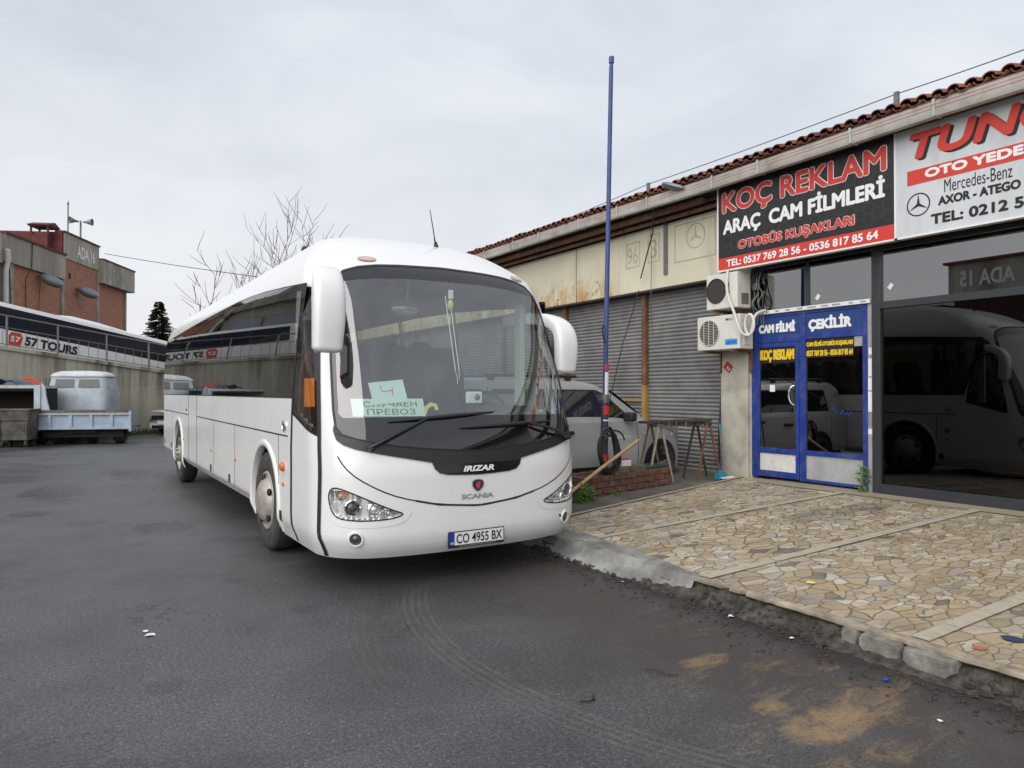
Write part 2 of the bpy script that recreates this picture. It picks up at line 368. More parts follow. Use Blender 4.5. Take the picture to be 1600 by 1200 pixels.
    for (sx, sy, rx, ry) in [(-.1, 13.6, .55, .9), (-.35, 11.3, .3, .35), (.25, 10.2, .25, .3), (1.0, 9.3, .35, .5), (1.2, 15.5, .5, 1.2), (-1.2, 9.5, .4, .5)]:
        dx = t.math('DIVIDE', t.math('SUBTRACT', x, sx), rx); dy = t.math('DIVIDE', t.math('SUBTRACT', y, sy), ry)
        g = t.rng(t.math('ADD', t.math('MULTIPLY', dx, dx), t.math('MULTIPLY', dy, dy)), 0, 2.2, 1, 0, True)
        damp = g if damp is None else t.math('MAXIMUM', damp, g)
    dm = t.rng(t.math('MULTIPLY', damp, t.noise(3.2, 7, .7)), .24, .42)
    c = t.mix(t.math('MULTIPLY', dm, .5), c, (.022, .022, .024))
    rough = t.math('SUBTRACT', t.math('ADD', t.rng(big, .35, .65, .27, .47), t.rng(b2, .35, .65, .08, -.06)), t.math('MULTIPLY', dm, .15))
    rough = t.math('ADD', rough, t.math('MULTIPLY', t.math('MAXIMUM', mud, sm), .2), clamp=True)
    h = t.math('ADD', t.math('MULTIPLY', fine, .7), t.math('MULTIPLY', grit, .5))
    h = t.math('ADD', h, t.math('MULTIPLY', sm, .4)); h = t.math('SUBTRACT', t.math('SUBTRACT', h, t.math('MULTIPLY', tr_all, .35)), t.math('MULTIPLY', crack, .8))
    return t.fin(t.pr(col=c, rough=rough, spec=.5, nrm=t.bump(t.math('ADD', h, t.math('MULTIPLY', coarse, .9)), .5, .01)))
MT['road'] = mk_road()

def mk_paving():
    t = NT('broken_marble_paving')
    mp = t.n('ShaderNodeMapping', Vector=t.co()); mp.inputs['Scale'].default_value = (1, 1, 0)
    wn_ = t.n('ShaderNodeTexNoise', Vector=mp.outputs[0], Scale=3.0, Detail=2.0)
    wv = t.n('ShaderNodeVectorMath', {'operation': 'MULTIPLY_ADD'}); t.put(wv, 0, wn_.outputs['Color']); wv.inputs[1].default_value = (.17, .17, 0); t.put(wv, 2, mp.outputs[0])
    mp2 = t.n('ShaderNodeMapping', Vector=wv.outputs[0]); mp2.inputs['Scale'].default_value = (.86, 1.5, 0); mp2.inputs['Rotation'].default_value = (0, 0, .5)
    P = mp2.outputs[0]
    v1 = t.n('ShaderNodeTexVoronoi', {'feature': 'F1', 'voronoi_dimensions': '2D'}, Vector=P, Scale=6.2)
    ve = t.n('ShaderNodeTexVoronoi', {'feature': 'DISTANCE_TO_EDGE', 'voronoi_dimensions': '2D'}, Vector=P, Scale=6.2)
    v2 = t.n('ShaderNodeTexVoronoi', {'feature': 'F1', 'voronoi_dimensions': '2D'}, Vector=P, Scale=9.6)
    ve2 = t.n('ShaderNodeTexVoronoi', {'feature': 'DISTANCE_TO_EDGE', 'voronoi_dimensions': '2D'}, Vector=P, Scale=9.6)
    pick = t.math('GREATER_THAN', t.noise(1.5, 3, .6), .51)
    EDGE = t.math('ADD', t.math('MULTIPLY', ve.outputs['Distance'], t.math('SUBTRACT', 1.0, pick)), t.math('MULTIPLY', ve2.outputs['Distance'], pick))
    sc = t.n('ShaderNodeSeparateColor', Color=t.mix(pick, v1.outputs['Color'], v2.outputs['Color']))
    rp = t.t.nodes.new('ShaderNodeValToRGB'); rp.color_ramp.interpolation = 'CONSTANT'
    els = rp.color_ramp.elements
    cols = [(0, (.46, .37, .235)), (.13, (.60, .51, .36)), (.26, (.42, .33, .205)), (.36, (.70, .64, .51)), (.50, (.56, .44, .27)), (.60, (.50, .465, .40)), (.69, (.65, .55, .38)), (.80, (.54, .38, .21)), (.86, (.43, .425, .41)), (.90, (.76, .72, .62)), (.965, (.10, .10, .105))]
    els[0].position = 0; els[0].color = (*cols[0][1], 1); els[1].position = cols[1][0]; els[1].color = (*cols[1][1], 1)
    for p_, c_ in cols[2:]:
        e = els.new(p_); e.color = (*c_, 1)
    t.put(rp, 'Fac', sc.outputs[0])
    c = t.mix(t.rng(t.noise(14, 6, .65), .35, .78, 0, .45), rp.outputs[0], (.33, .265, .18))
    big = t.noise(.75, 6, .6); mid = t.noise(2.6, 7, .65)
    # cement smeared over the stones in places
    x, y, z = t.xyz()
    smear = t.math('MULTIPLY', t.rng(mid, .36, .62), t.rng(y, 3.3, 4.3, 1.0, .40, True))
    c = t.mix(t.math('MULTIPLY', smear, .66), c, (.40, .32, .205))
    gw = t.rng(EDGE, t.rng(t.noise(2.0, 3), .35, .65, .012, .05), .075, 1, 0)
    dx = t.math('SUBTRACT', x, 6.6); dy = t.math('SUBTRACT', y, 4.75)
    r2 = t.math('ADD', t.math('MULTIPLY', t.math('MULTIPLY', dx, dx), .25), t.math('MULTIPLY', dy, dy))
    darkz = t.math('MULTIPLY', t.rng(r2, .1, 1.1, 1, .28, True), t.rng(big, .3, .6, .45, 1))
    grout = t.math('MULTIPLY', gw, t.math('SUBTRACT', 1.0, t.math('MULTIPLY', smear, .55)))
    c = t.mix(t.math('MULTIPLY', grout, t.math('ADD', .62, t.math('MULTIPLY', darkz, .38))), c, (.055, .045, .034))
    c = t.mix(t.rng(t.noise(1.1, 8, .7, dist=.5), .50, .70, 0, .62), c, (.17, .13, .085))
    c = t.mix(t.rng(t.noise(4.5, 8, .75, dist=.8), .55, .72, 0, .5), c, (.11, .085, .06))
    dx2 = t.math('SUBTRACT', x, 7.4); dy2 = t.math('SUBTRACT', y, 4.9)
    st = t.rng(t.math('ADD', t.math('MULTIPLY', t.math('MULTIPLY', dx2, dx2), .55), t.math('MULTIPLY', t.math('MULTIPLY', dy2, dy2), 2.2)), 0, .9, 1, 0, True)
    c = t.mix(t.math('MULTIPLY', t.rng(t.math('ADD', t.math('MULTIPLY', st, .75), t.math('MULTIPLY', t.math('SUBTRACT', t.noise(2.6, 8, .72, dist=.6), .5), 2.2)), .42, .95), .62), c, (.055, .045, .038))
    edge = t.math('MULTIPLY', t.rng(t.math('MULTIPLY_ADD', t.math('SUBTRACT', mid, .5), .6, x), 4.35, 4.75, 1, 0, True), .6)
    c = t.mix(t.math('MULTIPLY', edge, t.rng(mid, .45, .7)), c, (.10, .08, .06))
    h = t.math('ADD', t.rng(EDGE, .0, .06), t.math('MULTIPLY', sc.outputs[1], .5))
    h = t.math('ADD', h, t.math('MULTIPLY', t.noise(60, 4), .15))
    c = t.mix(.10, c, (.27, .255, .225)); c = t.mix(1.0, c, (.97, .95, .93), 'MULTIPLY')
    c = t.mix(t.rng(t.noise(48, 5, .75), .52, .72, 0, .45), c, (.14, .11, .075))
    return t.fin(t.pr(col=c, rough=t.rng(mid, .3, .7, .40, .72), nrm=t.bump(h, .6, .012)))
MT['paving'] = mk_paving()
MT['yard'] = mk('yard_concrete', (.15, .135, .115), .8, var=.45, vs=1.8, bump=.3, bs=25, dirt=(.05, .043, .036), df=.6, ds=1.6)
MT['ramp_asphalt'] = mk('ramp_asphalt', (.06, .06, .06), .8, var=.3)

# ---------------------------------------------------------------- mesh helpers
WM = {}
def put(o, parent=None, local=False):
    COL.objects.link(o)
    if parent is not None:
        o.parent = parent
        if not local and parent.name in WM:
            o.matrix_parent_inverse = WM[parent.name].inverted()
    return o
def thing(name, label, cat, loc, rot=(0, 0, 0), group=None, scale=None):
    o = bpy.data.objects.new(name, None); COL.objects.link(o)
    o.empty_display_size = .2
    o.location = loc; o.rotation_euler = rot
    from mathutils import Euler
    WM[o.name] = Matrix.Translation(Vector(loc)) @ Euler(rot).to_matrix().to_4x4()
    o['label'] = label; o['category'] = cat
    if group: o['group'] = group
    return o
def tag(o, label, cat, group=None):
    o['label'] = label; o['category'] = cat
    if group: o['group'] = group
    return o
def kind(o, k):
    o['kind'] = k; return o

class MB:
    def __init__(self): self.v = []; self.f = []; self.mi = []; self.sm = []
    def add(self, vs, fs, mi=0, smooth=True):
        b = len(self.v); self.v += [tuple(p) for p in vs]
        for f in fs:
            self.f.append(tuple(i + b for i in f)); self.mi.append(mi); self.sm.append(smooth)
        return self
    def box(self, x0, x1, y0, y1, z0, z1, mi=0):
        x0, x1 = sorted((x0, x1)); y0, y1 = sorted((y0, y1)); z0, z1 = sorted((z0, z1))
        vs = [(x0, y0, z0), (x1, y0, z0), (x1, y1, z0), (x0, y1, z0), (x0, y0, z1), (x1, y0, z1), (x1, y1, z1), (x0, y1, z1)]
        return self.add(vs, [(3, 2, 1, 0), (4, 5, 6, 7), (0, 1, 5, 4), (1, 2, 6, 5), (2, 3, 7, 6), (3, 0, 4, 7)], mi, False)
    def obox(self, c, ax, ay, az, sx, sy, sz, mi=0):
        c = Vector(c); ax = Vector(ax).normalized() * sx / 2; ay = Vector(ay).normalized() * sy / 2; az = Vector(az).normalized() * sz / 2
        vs = [c + ax * i + ay * j + az * k for k in (-1, 1) for (i, j) in ((-1, -1), (1, -1), (1, 1), (-1, 1))]
        return self.add(vs, [(3, 2, 1, 0), (4, 5, 6, 7), (0, 1, 5, 4), (1, 2, 6, 5), (2, 3, 7, 6), (3, 0, 4, 7)], mi, False)
    def bar(self, p, q, w, h, up=(0, 0, 1), mi=0):
        p = Vector(p); q = Vector(q); d = q - p
        u = Vector(up)
        if abs(d.normalized().dot(u)) > .95: u = Vector((1, 0, 0))
        s = d.cross(u).normalized(); u = s.cross(d).normalized()
        return self.obox((p + q) / 2, d, s, u, d.length, w, h, mi)
    def cyl(self, p, q, r0, r1=None, n=12, caps=True, mi=0):
        if r1 is None: r1 = r0
        p = Vector(p); q = Vector(q); d = (q - p).normalized()
        a = d.orthogonal().normalized(); b = d.cross(a)
        vs = []
        for (c, r) in ((p, r0), (q, r1)):
            for i in range(n):
                t = 2 * math.pi * i / n; vs.append(c + a * r * math.cos(t) + b * r * math.sin(t))
        fs = [(i, (i + 1) % n, n + (i + 1) % n, n + i) for i in range(n)]
        self.add(vs, fs, mi, True)
        if caps: self.add(vs, [tuple(range(n - 1, -1, -1)), tuple(range(n, 2 * n))], mi, False)
        return self
    def tube(self, pts, r, n=8, mi=0, caps=True):
        pts = [Vector(p) for p in pts]
        rs = r if isinstance(r, (list, tuple)) else [r] * len(pts)
        vs = []; a = None
        for i, p in enumerate(pts):
            d = (pts[min(i + 1, len(pts) - 1)] - pts[max(i - 1, 0)])
            d = d.normalized() if d.length > 1e-9 else Vector((0, 0, 1))
            if a is None: a = d.orthogonal().normalized()
            else:
                a = a - d * a.dot(d); a = a.normalized() if a.length > 1e-6 else d.orthogonal().normalized()
            b = d.cross(a)
            for k in range(n):
                t = 2 * math.pi * k / n; vs.append(p + a * rs[i] * math.cos(t) + b * rs[i] * math.sin(t))
        fs = []
        for i in range(len(pts) - 1):
            for k in range(n): fs.append((i * n + k, i * n + (k + 1) % n, (i + 1) * n + (k + 1) % n, (i + 1) * n + k))
        if caps: fs += [tuple(range(n - 1, -1, -1)), tuple(range((len(pts) - 1) * n, len(pts) * n))]
        return self.add(vs, fs, mi, True)
    def lathe(self, prof, c, axis, n=32, mi=0):
        """prof: list of (distance along axis, radius)"""
        c = Vector(c); d = Vector(axis).normalized(); a = d.orthogonal().normalized(); b = d.cross(a)
        vs = []
        for (h, r) in prof:
            for k in range(n):
                t = 2 * math.pi * k / n; vs.append(c + d * h + a * r * math.cos(t) + b * r * math.sin(t))
        fs = []
        for i in range(len(prof) - 1):
            for k in range(n): fs.append((i * n + k, i * n + (k + 1) % n, (i + 1) * n + (k + 1) % n, (i + 1) * n + k))
        return self.add(vs, fs, mi, True)
    def ball(self, c, rx, ry, rz, n=16, m=10, mi=0):
        vs = []; c = Vector(c)
        for i in range(m + 1):
            p = math.pi * i / m
            for k in range(n):
                t = 2 * math.pi * k / n
                vs.append(c + Vector((rx * math.sin(p) * math.cos(t), ry * math.sin(p) * math.sin(t), rz * math.cos(p))))
        fs = [(i * n + k, (i + 1) * n + k, (i + 1) * n + (k + 1) % n, i * n + (k + 1) % n) for i in range(m) for k in range(n)]
        return self.add(vs, fs, mi, True)
    def loft(self, rings, mi=0, caps=True, smooth=True, closed=True):
        n = len(rings[0]); vs = [p for r in rings for p in r]
        fs = []
        for i in range(len(rings) - 1):
            for k in range(n if closed else n - 1): fs.append((i * n + k, i * n + (k + 1) % n, (i + 1) * n + (k + 1) % n, (i + 1) * n + k))
        if caps: fs += [tuple(range(n - 1, -1, -1)), tuple(range((len(rings) - 1) * n, len(rings) * n))]
        return self.add(vs, fs, mi, smooth)
    def prism(self, pts, o, ax, ay, depth, mi=0):
        """polygon pts (2D) in plane o+ax*u+ay*v, extruded by depth along ax x ay"""
        o = Vector(o); ax = Vector(ax); ay = Vector(ay); nz = ax.cross(ay).normalized() * depth
        n = len(pts)
        vs = [o + ax * p[0] + ay * p[1] for p in pts]; vs2 = [p + nz for p in vs]
        fs = [tuple(range(n - 1, -1, -1)), tuple(range(n, 2 * n))] + [(i, (i + 1) % n, n + (i + 1) % n, n + i) for i in range(n)]
        return self.add(vs + vs2, fs, mi, False)
    def build(self, name, mats, parent=None, local=False, bevel=0, auto=40, seg=2, fixn=True):
        me = bpy.data.meshes.new(name)
        me.from_pydata(self.v, [], self.f)
        if not isinstance(mats, (list, tuple)): mats = [mats]
        for m in mats: me.materials.append(MT[m] if isinstance(m, str) else m)
        me.polygons.foreach_set('material_index', self.mi)
        me.polygons.foreach_set('use_smooth', self.sm if not bevel else [True] * len(self.f))
        if fixn:
            bm = bmesh.new(); bm.from_mesh(me); bmesh.ops.recalc_face_normals(bm, faces=bm.faces); bm.to_mesh(me); bm.free()
        me.update()
        if auto and not bevel: me.set_sharp_from_angle(angle=R(auto))
        o = bpy.data.objects.new(name, me)
        put(o, parent, local)
        if bevel:
            md = o.modifiers.new('bevel', 'BEVEL'); md.width = bevel; md.segments = seg; md.limit_method = 'ANGLE'; md.angle_limit = R(35)
            md.harden_normals = True
        return o

_txt = {}
def text_geo(body, bold=0.0, shear=0.0, space=1.0):
    key = (body, bold, shear, space)
    if key in _txt: return _txt[key]
    cu = bpy.data.curves.new('txt', 'FONT'); cu.body = body; cu.size = 1.0; cu.offset = bold; cu.shear = shear
    cu.space_character = space; cu.resolution_u = 4; cu.fill_mode = 'BOTH'; cu.extrude = 0
    ob = bpy.data.objects.new('txt', cu); COL.objects.link(ob)
    dg = bpy.context.evaluated_depsgraph_get()
    me = bpy.data.meshes.new_from_object(ob.evaluated_get(dg))
    V = np.array([v.co[:2] for v in me.vertices]); Fc = [tuple(p.vertices) for p in me.polygons]
    bpy.data.objects.remove(ob); bpy.data.curves.remove(cu); bpy.data.meshes.remove(me)
    lo = V.min(0); hi = V.max(0); V = (V - lo) / (hi - lo)
    _txt[key] = (V, Fc, (hi - lo))
    return _txt[key]
def text(parent, name, body, o, ax, ay, w, h, mat, lift=.003, bold=0.0, shear=0.0, local=False, grow=0.0, space=1.0, fat=0.0):
    """flat lettering; o = lower left corner of its box, w x h its size; fat = extra stroke width in metres"""
    V, Fc, sz = text_geo(body, bold, shear, space)
    o = Vector(o); ax = Vector(ax).normalized(); ay = Vector(ay).normalized(); nn = ax.cross(ay); grow -= fat
    mb = MB()
    for k in range(9 if fat else 1):
        dx, dy = (fat * math.cos(k * math.pi / 4), fat * math.sin(k * math.pi / 4)) if k < 8 and fat else (0, 0)
        n = nn * (lift + .00025 * k)
        mb.add([o + n + ax * (dx - grow + v[0] * (w + 2 * grow)) + ay * (dy - grow + v[1] * (h + 2 * grow)) for v in V], Fc, 0, False)
    return mb.build(name, mat, parent, local, auto=0, fixn=False)

def dup(o, parent, loc=None, rot=None, local=True):
    c = o.copy(); COL.objects.link(c)
    if parent is not None: c.parent = parent
    if loc is not None: c.location = loc
    if rot is not None: c.rotation_euler = rot
    return c
def copy_tree(o, parent=None):
    c = o.copy(); COL.objects.link(c)
    if parent is not None: c.parent = parent
    for ch in list(o.children): copy_tree(ch, c)
    return c
# ================================================================ SETTING
def nz(x, y=0, z=0, s=1.0): return mnoise.noise(Vector((x * s, y * s, z * s)))
def grid(nx, ny, fn, mi=0):
    vs = [fn(i / nx, j / ny) for j in range(ny + 1) for i in range(nx + 1)]
    fs = [(j * (nx + 1) + i, j * (nx + 1) + i + 1, (j + 1) * (nx + 1) + i + 1, (j + 1) * (nx + 1) + i) for j in range(ny) for i in range(nx)]
    return vs, fs
mb = MB(); mb.add([(-700, -700, 0), (700, -700, 0), (700, 900, 0), (-700, 900, 0)], [(0, 1, 2, 3)])
kind(mb.build('road', 'road', auto=0), 'structure')

FX = 8.85
def pave_z(x): return .13 + .037 * (x - 4.25)
def pave_end(x): return 6.62 + (x - 4.25) * .185
mb = MB()
def f_(a, b):
    x = 4.27 + a * (9.3 - 4.27); y = -7 + b * (pave_end(x) + 7)
    return (x, y, pave_z(x) + .006 * nz(x, y, 0, 1.1))
mb.add(*grid(40, 90, f_))
kind(mb.build('forecourt_paving', 'paving', auto=0), 'structure')
# kerb under the paving edge
mb = MB()
rows = []
for j in range(521):
    y = -7 + j * (6.9 + 7) / 520
    n1 = nz(1.3, y, 2, 3.1); row = []
    for (xk, zk, amp) in ((4.02, -.012, .5), (4.08, .004, 1), (4.12, .016, 1.3), (4.155, .03, 1.4), (4.185, .048, 1.5), (4.205, .066, 1.5), (4.22, .084, 1.2), (4.24, .10, .8), (4.30, .118, 0), (4.45, .10, 0)):
        d_ = .022 * n1 + .018 * nz(xk * 3, y, zk * 9, 7) + .013 * nz(xk * 5, y, zk * 30, 19)
        row.append((xk + d_ * amp, y, zk + (.009 * nz(xk * 9, y, 3, 15) + .006 * nz(xk * 9, y, 5, 33)) * amp))
    rows.append(row)
mb.loft(rows, caps=False, closed=False)
kind(mb.build('kerb', 'kerb_dirty', auto=0), 'structure')
# thin marble lip along the kerb, broken here and there
mb = MB(); rows = []
for j in range(361):
    y = -7 + j * (4.02 + 7) / 360
    b = 1.3 * nz(3, y, 7, 1.7) + .9 * nz(3, y, 9, 6) + .4 * nz(3, y, 5, 17)
    xo = 4.205 + .018 * b + (.05 if b > .42 else 0) + .012 * nz(8, y, 2, 21)
    zt = .142 + .002 * nz(1, y, 3, 9)
    rows.append([(xo + .006, y, .112), (xo, y, .119), (xo + .002, y, zt - .004), (xo + .008, y, zt), (4.268 + .010 * nz(2, y, 2, 8), y, zt + .004), (4.285, y, .115)])
mb.loft(rows, caps=True, closed=False)
kind(mb.build('kerb_edging', 'edge_marble', auto=35), 'structure')
# exposed lumps of broken kerb concrete
rb = random.Random(21)
for (ya, yb, xo) in [(2.37, 2.62, 4.145), (2.06, 2.345, 4.13), (2.65, 2.75, 4.165)]:
    ym = (ya + yb) / 2; hy = (yb - ya) / 2; u = rb.uniform
    pts = [(ym - hy, .03 + u(0, .02)), (ym - hy * u(.7, .9), .012), (ym - hy * .2, u(.010, .022)), (ym + hy * .4, u(.010, .024)), (ym + hy * u(.8, .95), .02), (ym + hy, u(.03, .05)), (ym + hy * u(.97, 1), .09), (ym + hy * u(.86, .97), .118), (ym, .120), (ym - hy * u(.86, .97), .118), (ym - hy * u(.97, 1), .09)]
    rings = []
    for (x, k) in ((xo, .93), (xo + .012, .99), (xo + .05, 1.0), (4.28, 1.0)):
        rings.append([(x + u(-.007, .007), ym + (p[0] - ym) * k + u(-.003, .003), .066 + (p[1] - .066) * k + u(-.002, .002)) for p in pts])
    mb = MB(); mb.loft(rings, smooth=False); kind(mb.build('kerb_block', 'kerb_stone', bevel=.006), 'structure')
# cement skimmed over the kerb beside the coach
mb = MB()
def fc(a, b):
    y = 3.98 + b * 2.95
    n1 = nz(2, y, 4, 1.9); n2 = nz(a * 3, y, 8, 5)
    xi = 4.40 + .09 * n1 + .06 * nz(4, y, 4, 7) + .14 * b - .12 * max(0, 1 - b * 6) ; xo = 4.06 + .06 * nz(7, y, 7, 2.4) + .03 * nz(7, y, 3, 9) + .10 * max(0, 1 - b * 5)
    x = xo + a * (xi - xo)
    prof = [-.012, .045, .095, .128, .146, pave_z(xi) + .003]
    k = min(4, int(a * 5)); q = a * 5 - k
    z = prof[k] * (1 - q) + prof[k + 1] * q
    tp = max(0, 1 - b / .14); x = x + tp * tp * (4.30 - x) * .55
    if x > 4.2: z = max(z, pave_z(x) + .012 * min(1, (x - 4.2) / .06))
    return (x, y, z + (.022 * n2 + .012 * nz(a * 9, y, 2, 13)) * math.sin(a * math.pi))
mb.add(*grid(20, 60, fc))
kind(mb.build('cement_ramp', 'cement', auto=0), 'structure')
# slab strips across the paving and along the shop front
for (y, w) in [(5.62, .10), (4.0, .105), (2.33, .11), (.68, .11), (-1.0, .11)]:
    mb = MB(); x = 4.3
    while x < 8.5:
        l = random.uniform(.32, .5); dz = random.uniform(0, .002)
        x1 = min(8.55, x + l)
        mb.add([(x, y - w / 2, pave_z(x) + .009 + dz), (x1 - .006, y - w / 2, pave_z(x1) + .009 + dz), (x1 - .006, y + w / 2, pave_z(x1) + .009 + dz), (x, y + w / 2, pave_z(x) + .009 + dz)], [(0, 1, 2, 3)])
        x = x1
    kind(mb.build('paving_strip', 'marble', auto=0), 'structure')
mb = MB(); y = -7
while y < 6.9:
    l = random.uniform(.5, .8); y1 = min(6.95, y + l)
    mb.add([(8.5, y, pave_z(8.5) + .008), (8.9, y, pave_z(8.9) + .008), (8.9, y1 - .005, pave_z(8.9) + .008), (8.5, y1 - .005, pave_z(8.5) + .008)], [(0, 1, 2, 3)])
    y = y1
kind(mb.build('threshold_slabs', mk('threshold_stone', (.40, .34, .25), .7, var=.35, vs=3, bump=.2, dirt=(.17, .14, .1), df=.5, ds=3), auto=0), 'structure')
# edge strip at the end of the forecourt
mb = MB()
xs = [4.4 + i * .45 for i in range(11)]
for i in range(10):
    xa, xb = xs[i], xs[i + 1] - .006
    mb.add([(xa, pave_end(xa) - .07, pave_z(xa) + .012), (xb, pave_end(xb) - .07, pave_z(xb) + .012), (xb, pave_end(xb) + .012, pave_z(xb) + .012), (xa, pave_end(xa) + .012, pave_z(xa) + .012),
            (xa, pave_end(xa) + .016, .03), (xb, pave_end(xb) + .016, .03)], [(0, 1, 2, 3), (3, 2, 5, 4)])
kind(mb.build('forecourt_edge', 'marble', auto=0), 'structure')
# yard in front of the shutters
mb = MB()
def fy(a, b):
    x = 4.22 + a * (9.2 - 4.22); y = 6.5 + b * 34
    return (x, y, .008 + .058 * max(0, x - 4.3) + .008 * nz(x, y, 2, .9))
mb.add(*grid(24, 90, fy))
kind(mb.build('shutter_yard', 'yard', auto=0), 'structure')
def yard_z(x): return .008 + .058 * max(0, x - 4.3)

# ================================================================ SHOP BUILDING
shop = thing('shop_building', 'long cream workshop building with tiled eave, grey shutters and dark glass shopfront', 'building', (FX, 6.0, .3))
# solid walls: pillars, dark interior shell
mb = MB()
mb.box(8.80, 9.12, 7.335, 7.86, .18, 3.41)
mb.box(8.84, 9.0, 7.285, 7.335, .28, 3.41)
mb.build('pillar', 'plaster', shop, bevel=.012)
mb = MB(); mb.box(9.12, 9.35, 7.30, 40, .0, 4.72); mb.box(8.98, 9.12, 40, 40.2, 0, 4.7); mb.box(9.0, 16, 40, 40.2, 0, 4.7); mb.box(9.0, 16, -7.2, -7.0, 0, 4.9); mb.box(15.8, 16, -7, 40, 0, 4.9)
mb.box(8.92, 9.12, -7, 7.30, 3.47, 4.72)
mb.build('wall', 'plaster', shop)
mb = MB()
mb.box(9.05, 13.2, -6.9, 7.25, .26, .285); mb.box(13.0, 13.2, -6.9, 7.25, .285, 3.4); mb.box(8.93, 13.2, -6.9, 7.25, 3.415, 3.45)
mb.box(9.1, 13.0, 5.30, 5.36, .285, 3.4)
mb.build('shop_interior', 'shop_inside', shop)
mb = MB(); mb.box(10.2, 10.3, 5.45, 6.35, .3, 3.3); mb.box(10.2, 10.3, 4.55, 5.05, 1.0, 3.3)
mb.build('partition', 'shop_beige', shop)
# eave: tiles, gutter, soffit, rusty beam
mb = MB()
pitch, sl = .175, R(14)
for r in range(5):
    for i in range(-44, 200):
        y = i * pitch + random.uniform(-.012, .012)
        x0 = 8.17 + r * .33 + random.uniform(-.018, .018); z0 = 4.865 + r * .33 * math.tan(sl) + random.uniform(-.01, .012)
        tilt = random.uniform(-.02, .03)
        for (yo, sg, rr0, rr1, zo) in ((0, 1, .074, .062, .022), (pitch / 2, -1, .070, .062, .027)):
            va = []
            for (l, rr) in ((0, rr0), (.40, rr1)):
                for k in range(8):
                    t = math.pi * k / 7
                    va.append((x0 + l * math.cos(sl), y + yo + rr * math.cos(t), z0 + zo + l * (math.sin(sl) + tilt) + sg * rr * .85 * math.sin(t)))
            # thickness at the visible front rim
            for k in range(8):
                t = math.pi * k / 7; rr = rr0 - .014
                va.append((x0 + .004, y + yo + rr * math.cos(t), z0 + zo + sg * rr * .85 * math.sin(t)))
            fs = [(k, k + 1, 9 + k, 8 + k) for k in range(7)] + [(k, 16 + k, 17 + k, k + 1) for k in range(7)]
            mb.add(va, fs)
mb.build('roof_tiles', 'tiles', shop, auto=0, fixn=False)
mb = MB()
mb.add([(8.35, -8, 4.84), (14.2, -8, 4.84 + 5.85 * math.tan(sl)), (14.2, 40.3, 4.84 + 5.85 * math.tan(sl)), (8.35, 40.3, 4.84)], [(0, 1, 2, 3)])
mb.add([(14.2, -8, 6.30), (17, -8, 5.6), (17, 40.3, 5.6), (14.2, 40.3, 6.30)], [(0, 1, 2, 3)])
mb.build('roof_deck', 'red_roof', shop)
gz = 4.665
mb = MB()
prof = [(8.17, gz + .17), (8.185, gz + .175), (8.19, gz + .05), (8.215, gz), (8.30, gz), (8.315, gz + .05), (8.32, gz + .16), (8.305, gz + .16), (8.30, gz + .06), (8.285, gz + .02), (8.225, gz + .02), (8.205, gz + .06), (8.198, gz + .17)]
rings = []
for j in range(61):
    y = -7.5 + j * .78; dz = .012 * nz(y, 1, 1, .5) - .02 * math.exp(-((y - 7.4) / 2.) ** 2)
    rings.append([(x, y, z + dz) for (x, z) in prof])
mb.loft(rings)
g = mb.build('gutter', 'gutter', shop, auto=30)
for j in range(41):
    y = -7.0 + j * 1.12 + random.uniform(-.2, .2)
    m2 = MB(); dz = -.02 * math.exp(-((y - 7.4) / 2.) ** 2) + .012 * nz(y, 1, 1, .5)
    m2.box(8.166, 8.325, y - .012, y + .012, gz - .006 + dz, gz + .13 + dz); m2.box(8.160, 8.19, y - .014, y + .014, gz + .12 + dz, gz + .180 + dz)
    if y < 16: m2.build('gutter_joint', 'gutter', g)
m2 = MB()
for zz in (.085, .125): m2.loft([[(8.178 - .001 + (.004 if zz < .1 else 0), y, gz + zz + dz_), (8.178 + (.004 if zz < .1 else 0), y, gz + zz + .006 + dz_)] for (y, dz_) in [(-7.5 + j * .78, .012 * nz(-7.5 + j * .78, 1, 1, .5) - .02 * math.exp(-((-7.5 + j * .78 - 7.4) / 2.) ** 2)) for j in range(61)]], closed=False, caps=False)
m2.build('red_line', 'gutter_red', g, auto=0)
mb = MB(); mb.box(8.33, 8.92, -7.2, 40, 4.70, 4.725); mb.box(8.80, 8.86, -7.2, 40, 4.50, 4.70)
mb.build('soffit', 'soffit', shop)
mb = MB(); mb.box(8.46, 8.54, 7.9, 40, 4.57, 4.65); mb.box(8.62, 8.68, 7.0, 40, 4.50, 4.55)
mb.cyl((8.6, 7.6, 4.62), (8.6, 30, 4.62), .025)
mb.build('eave_beam', 'rust', shop)
# fascia sheets above the shutters
for (ya, yb) in [(7.86, 10.29), (10.295, 11.61), (11.64, 15.2), (15.23, 19), (19.03, 26), (26.03, 39.9)]:
    mb = MB(); mb.box(8.80, 8.84, ya, yb, 3.41, 4.53)
    mb.build('fascia_panel', 'fascia', shop, bevel=.004)
mb = MB(); mb.box(8.795, 9.1, 7.86, 39.9, 3.375, 3.408); mb.build('fascia_lip', 'soffit', shop)
mb = MB(); mb.box(8.772, 8.80, 9.02, 9.10, 3.62, 4.6); mb.build('old_bracket', 'grey_metal', shop)
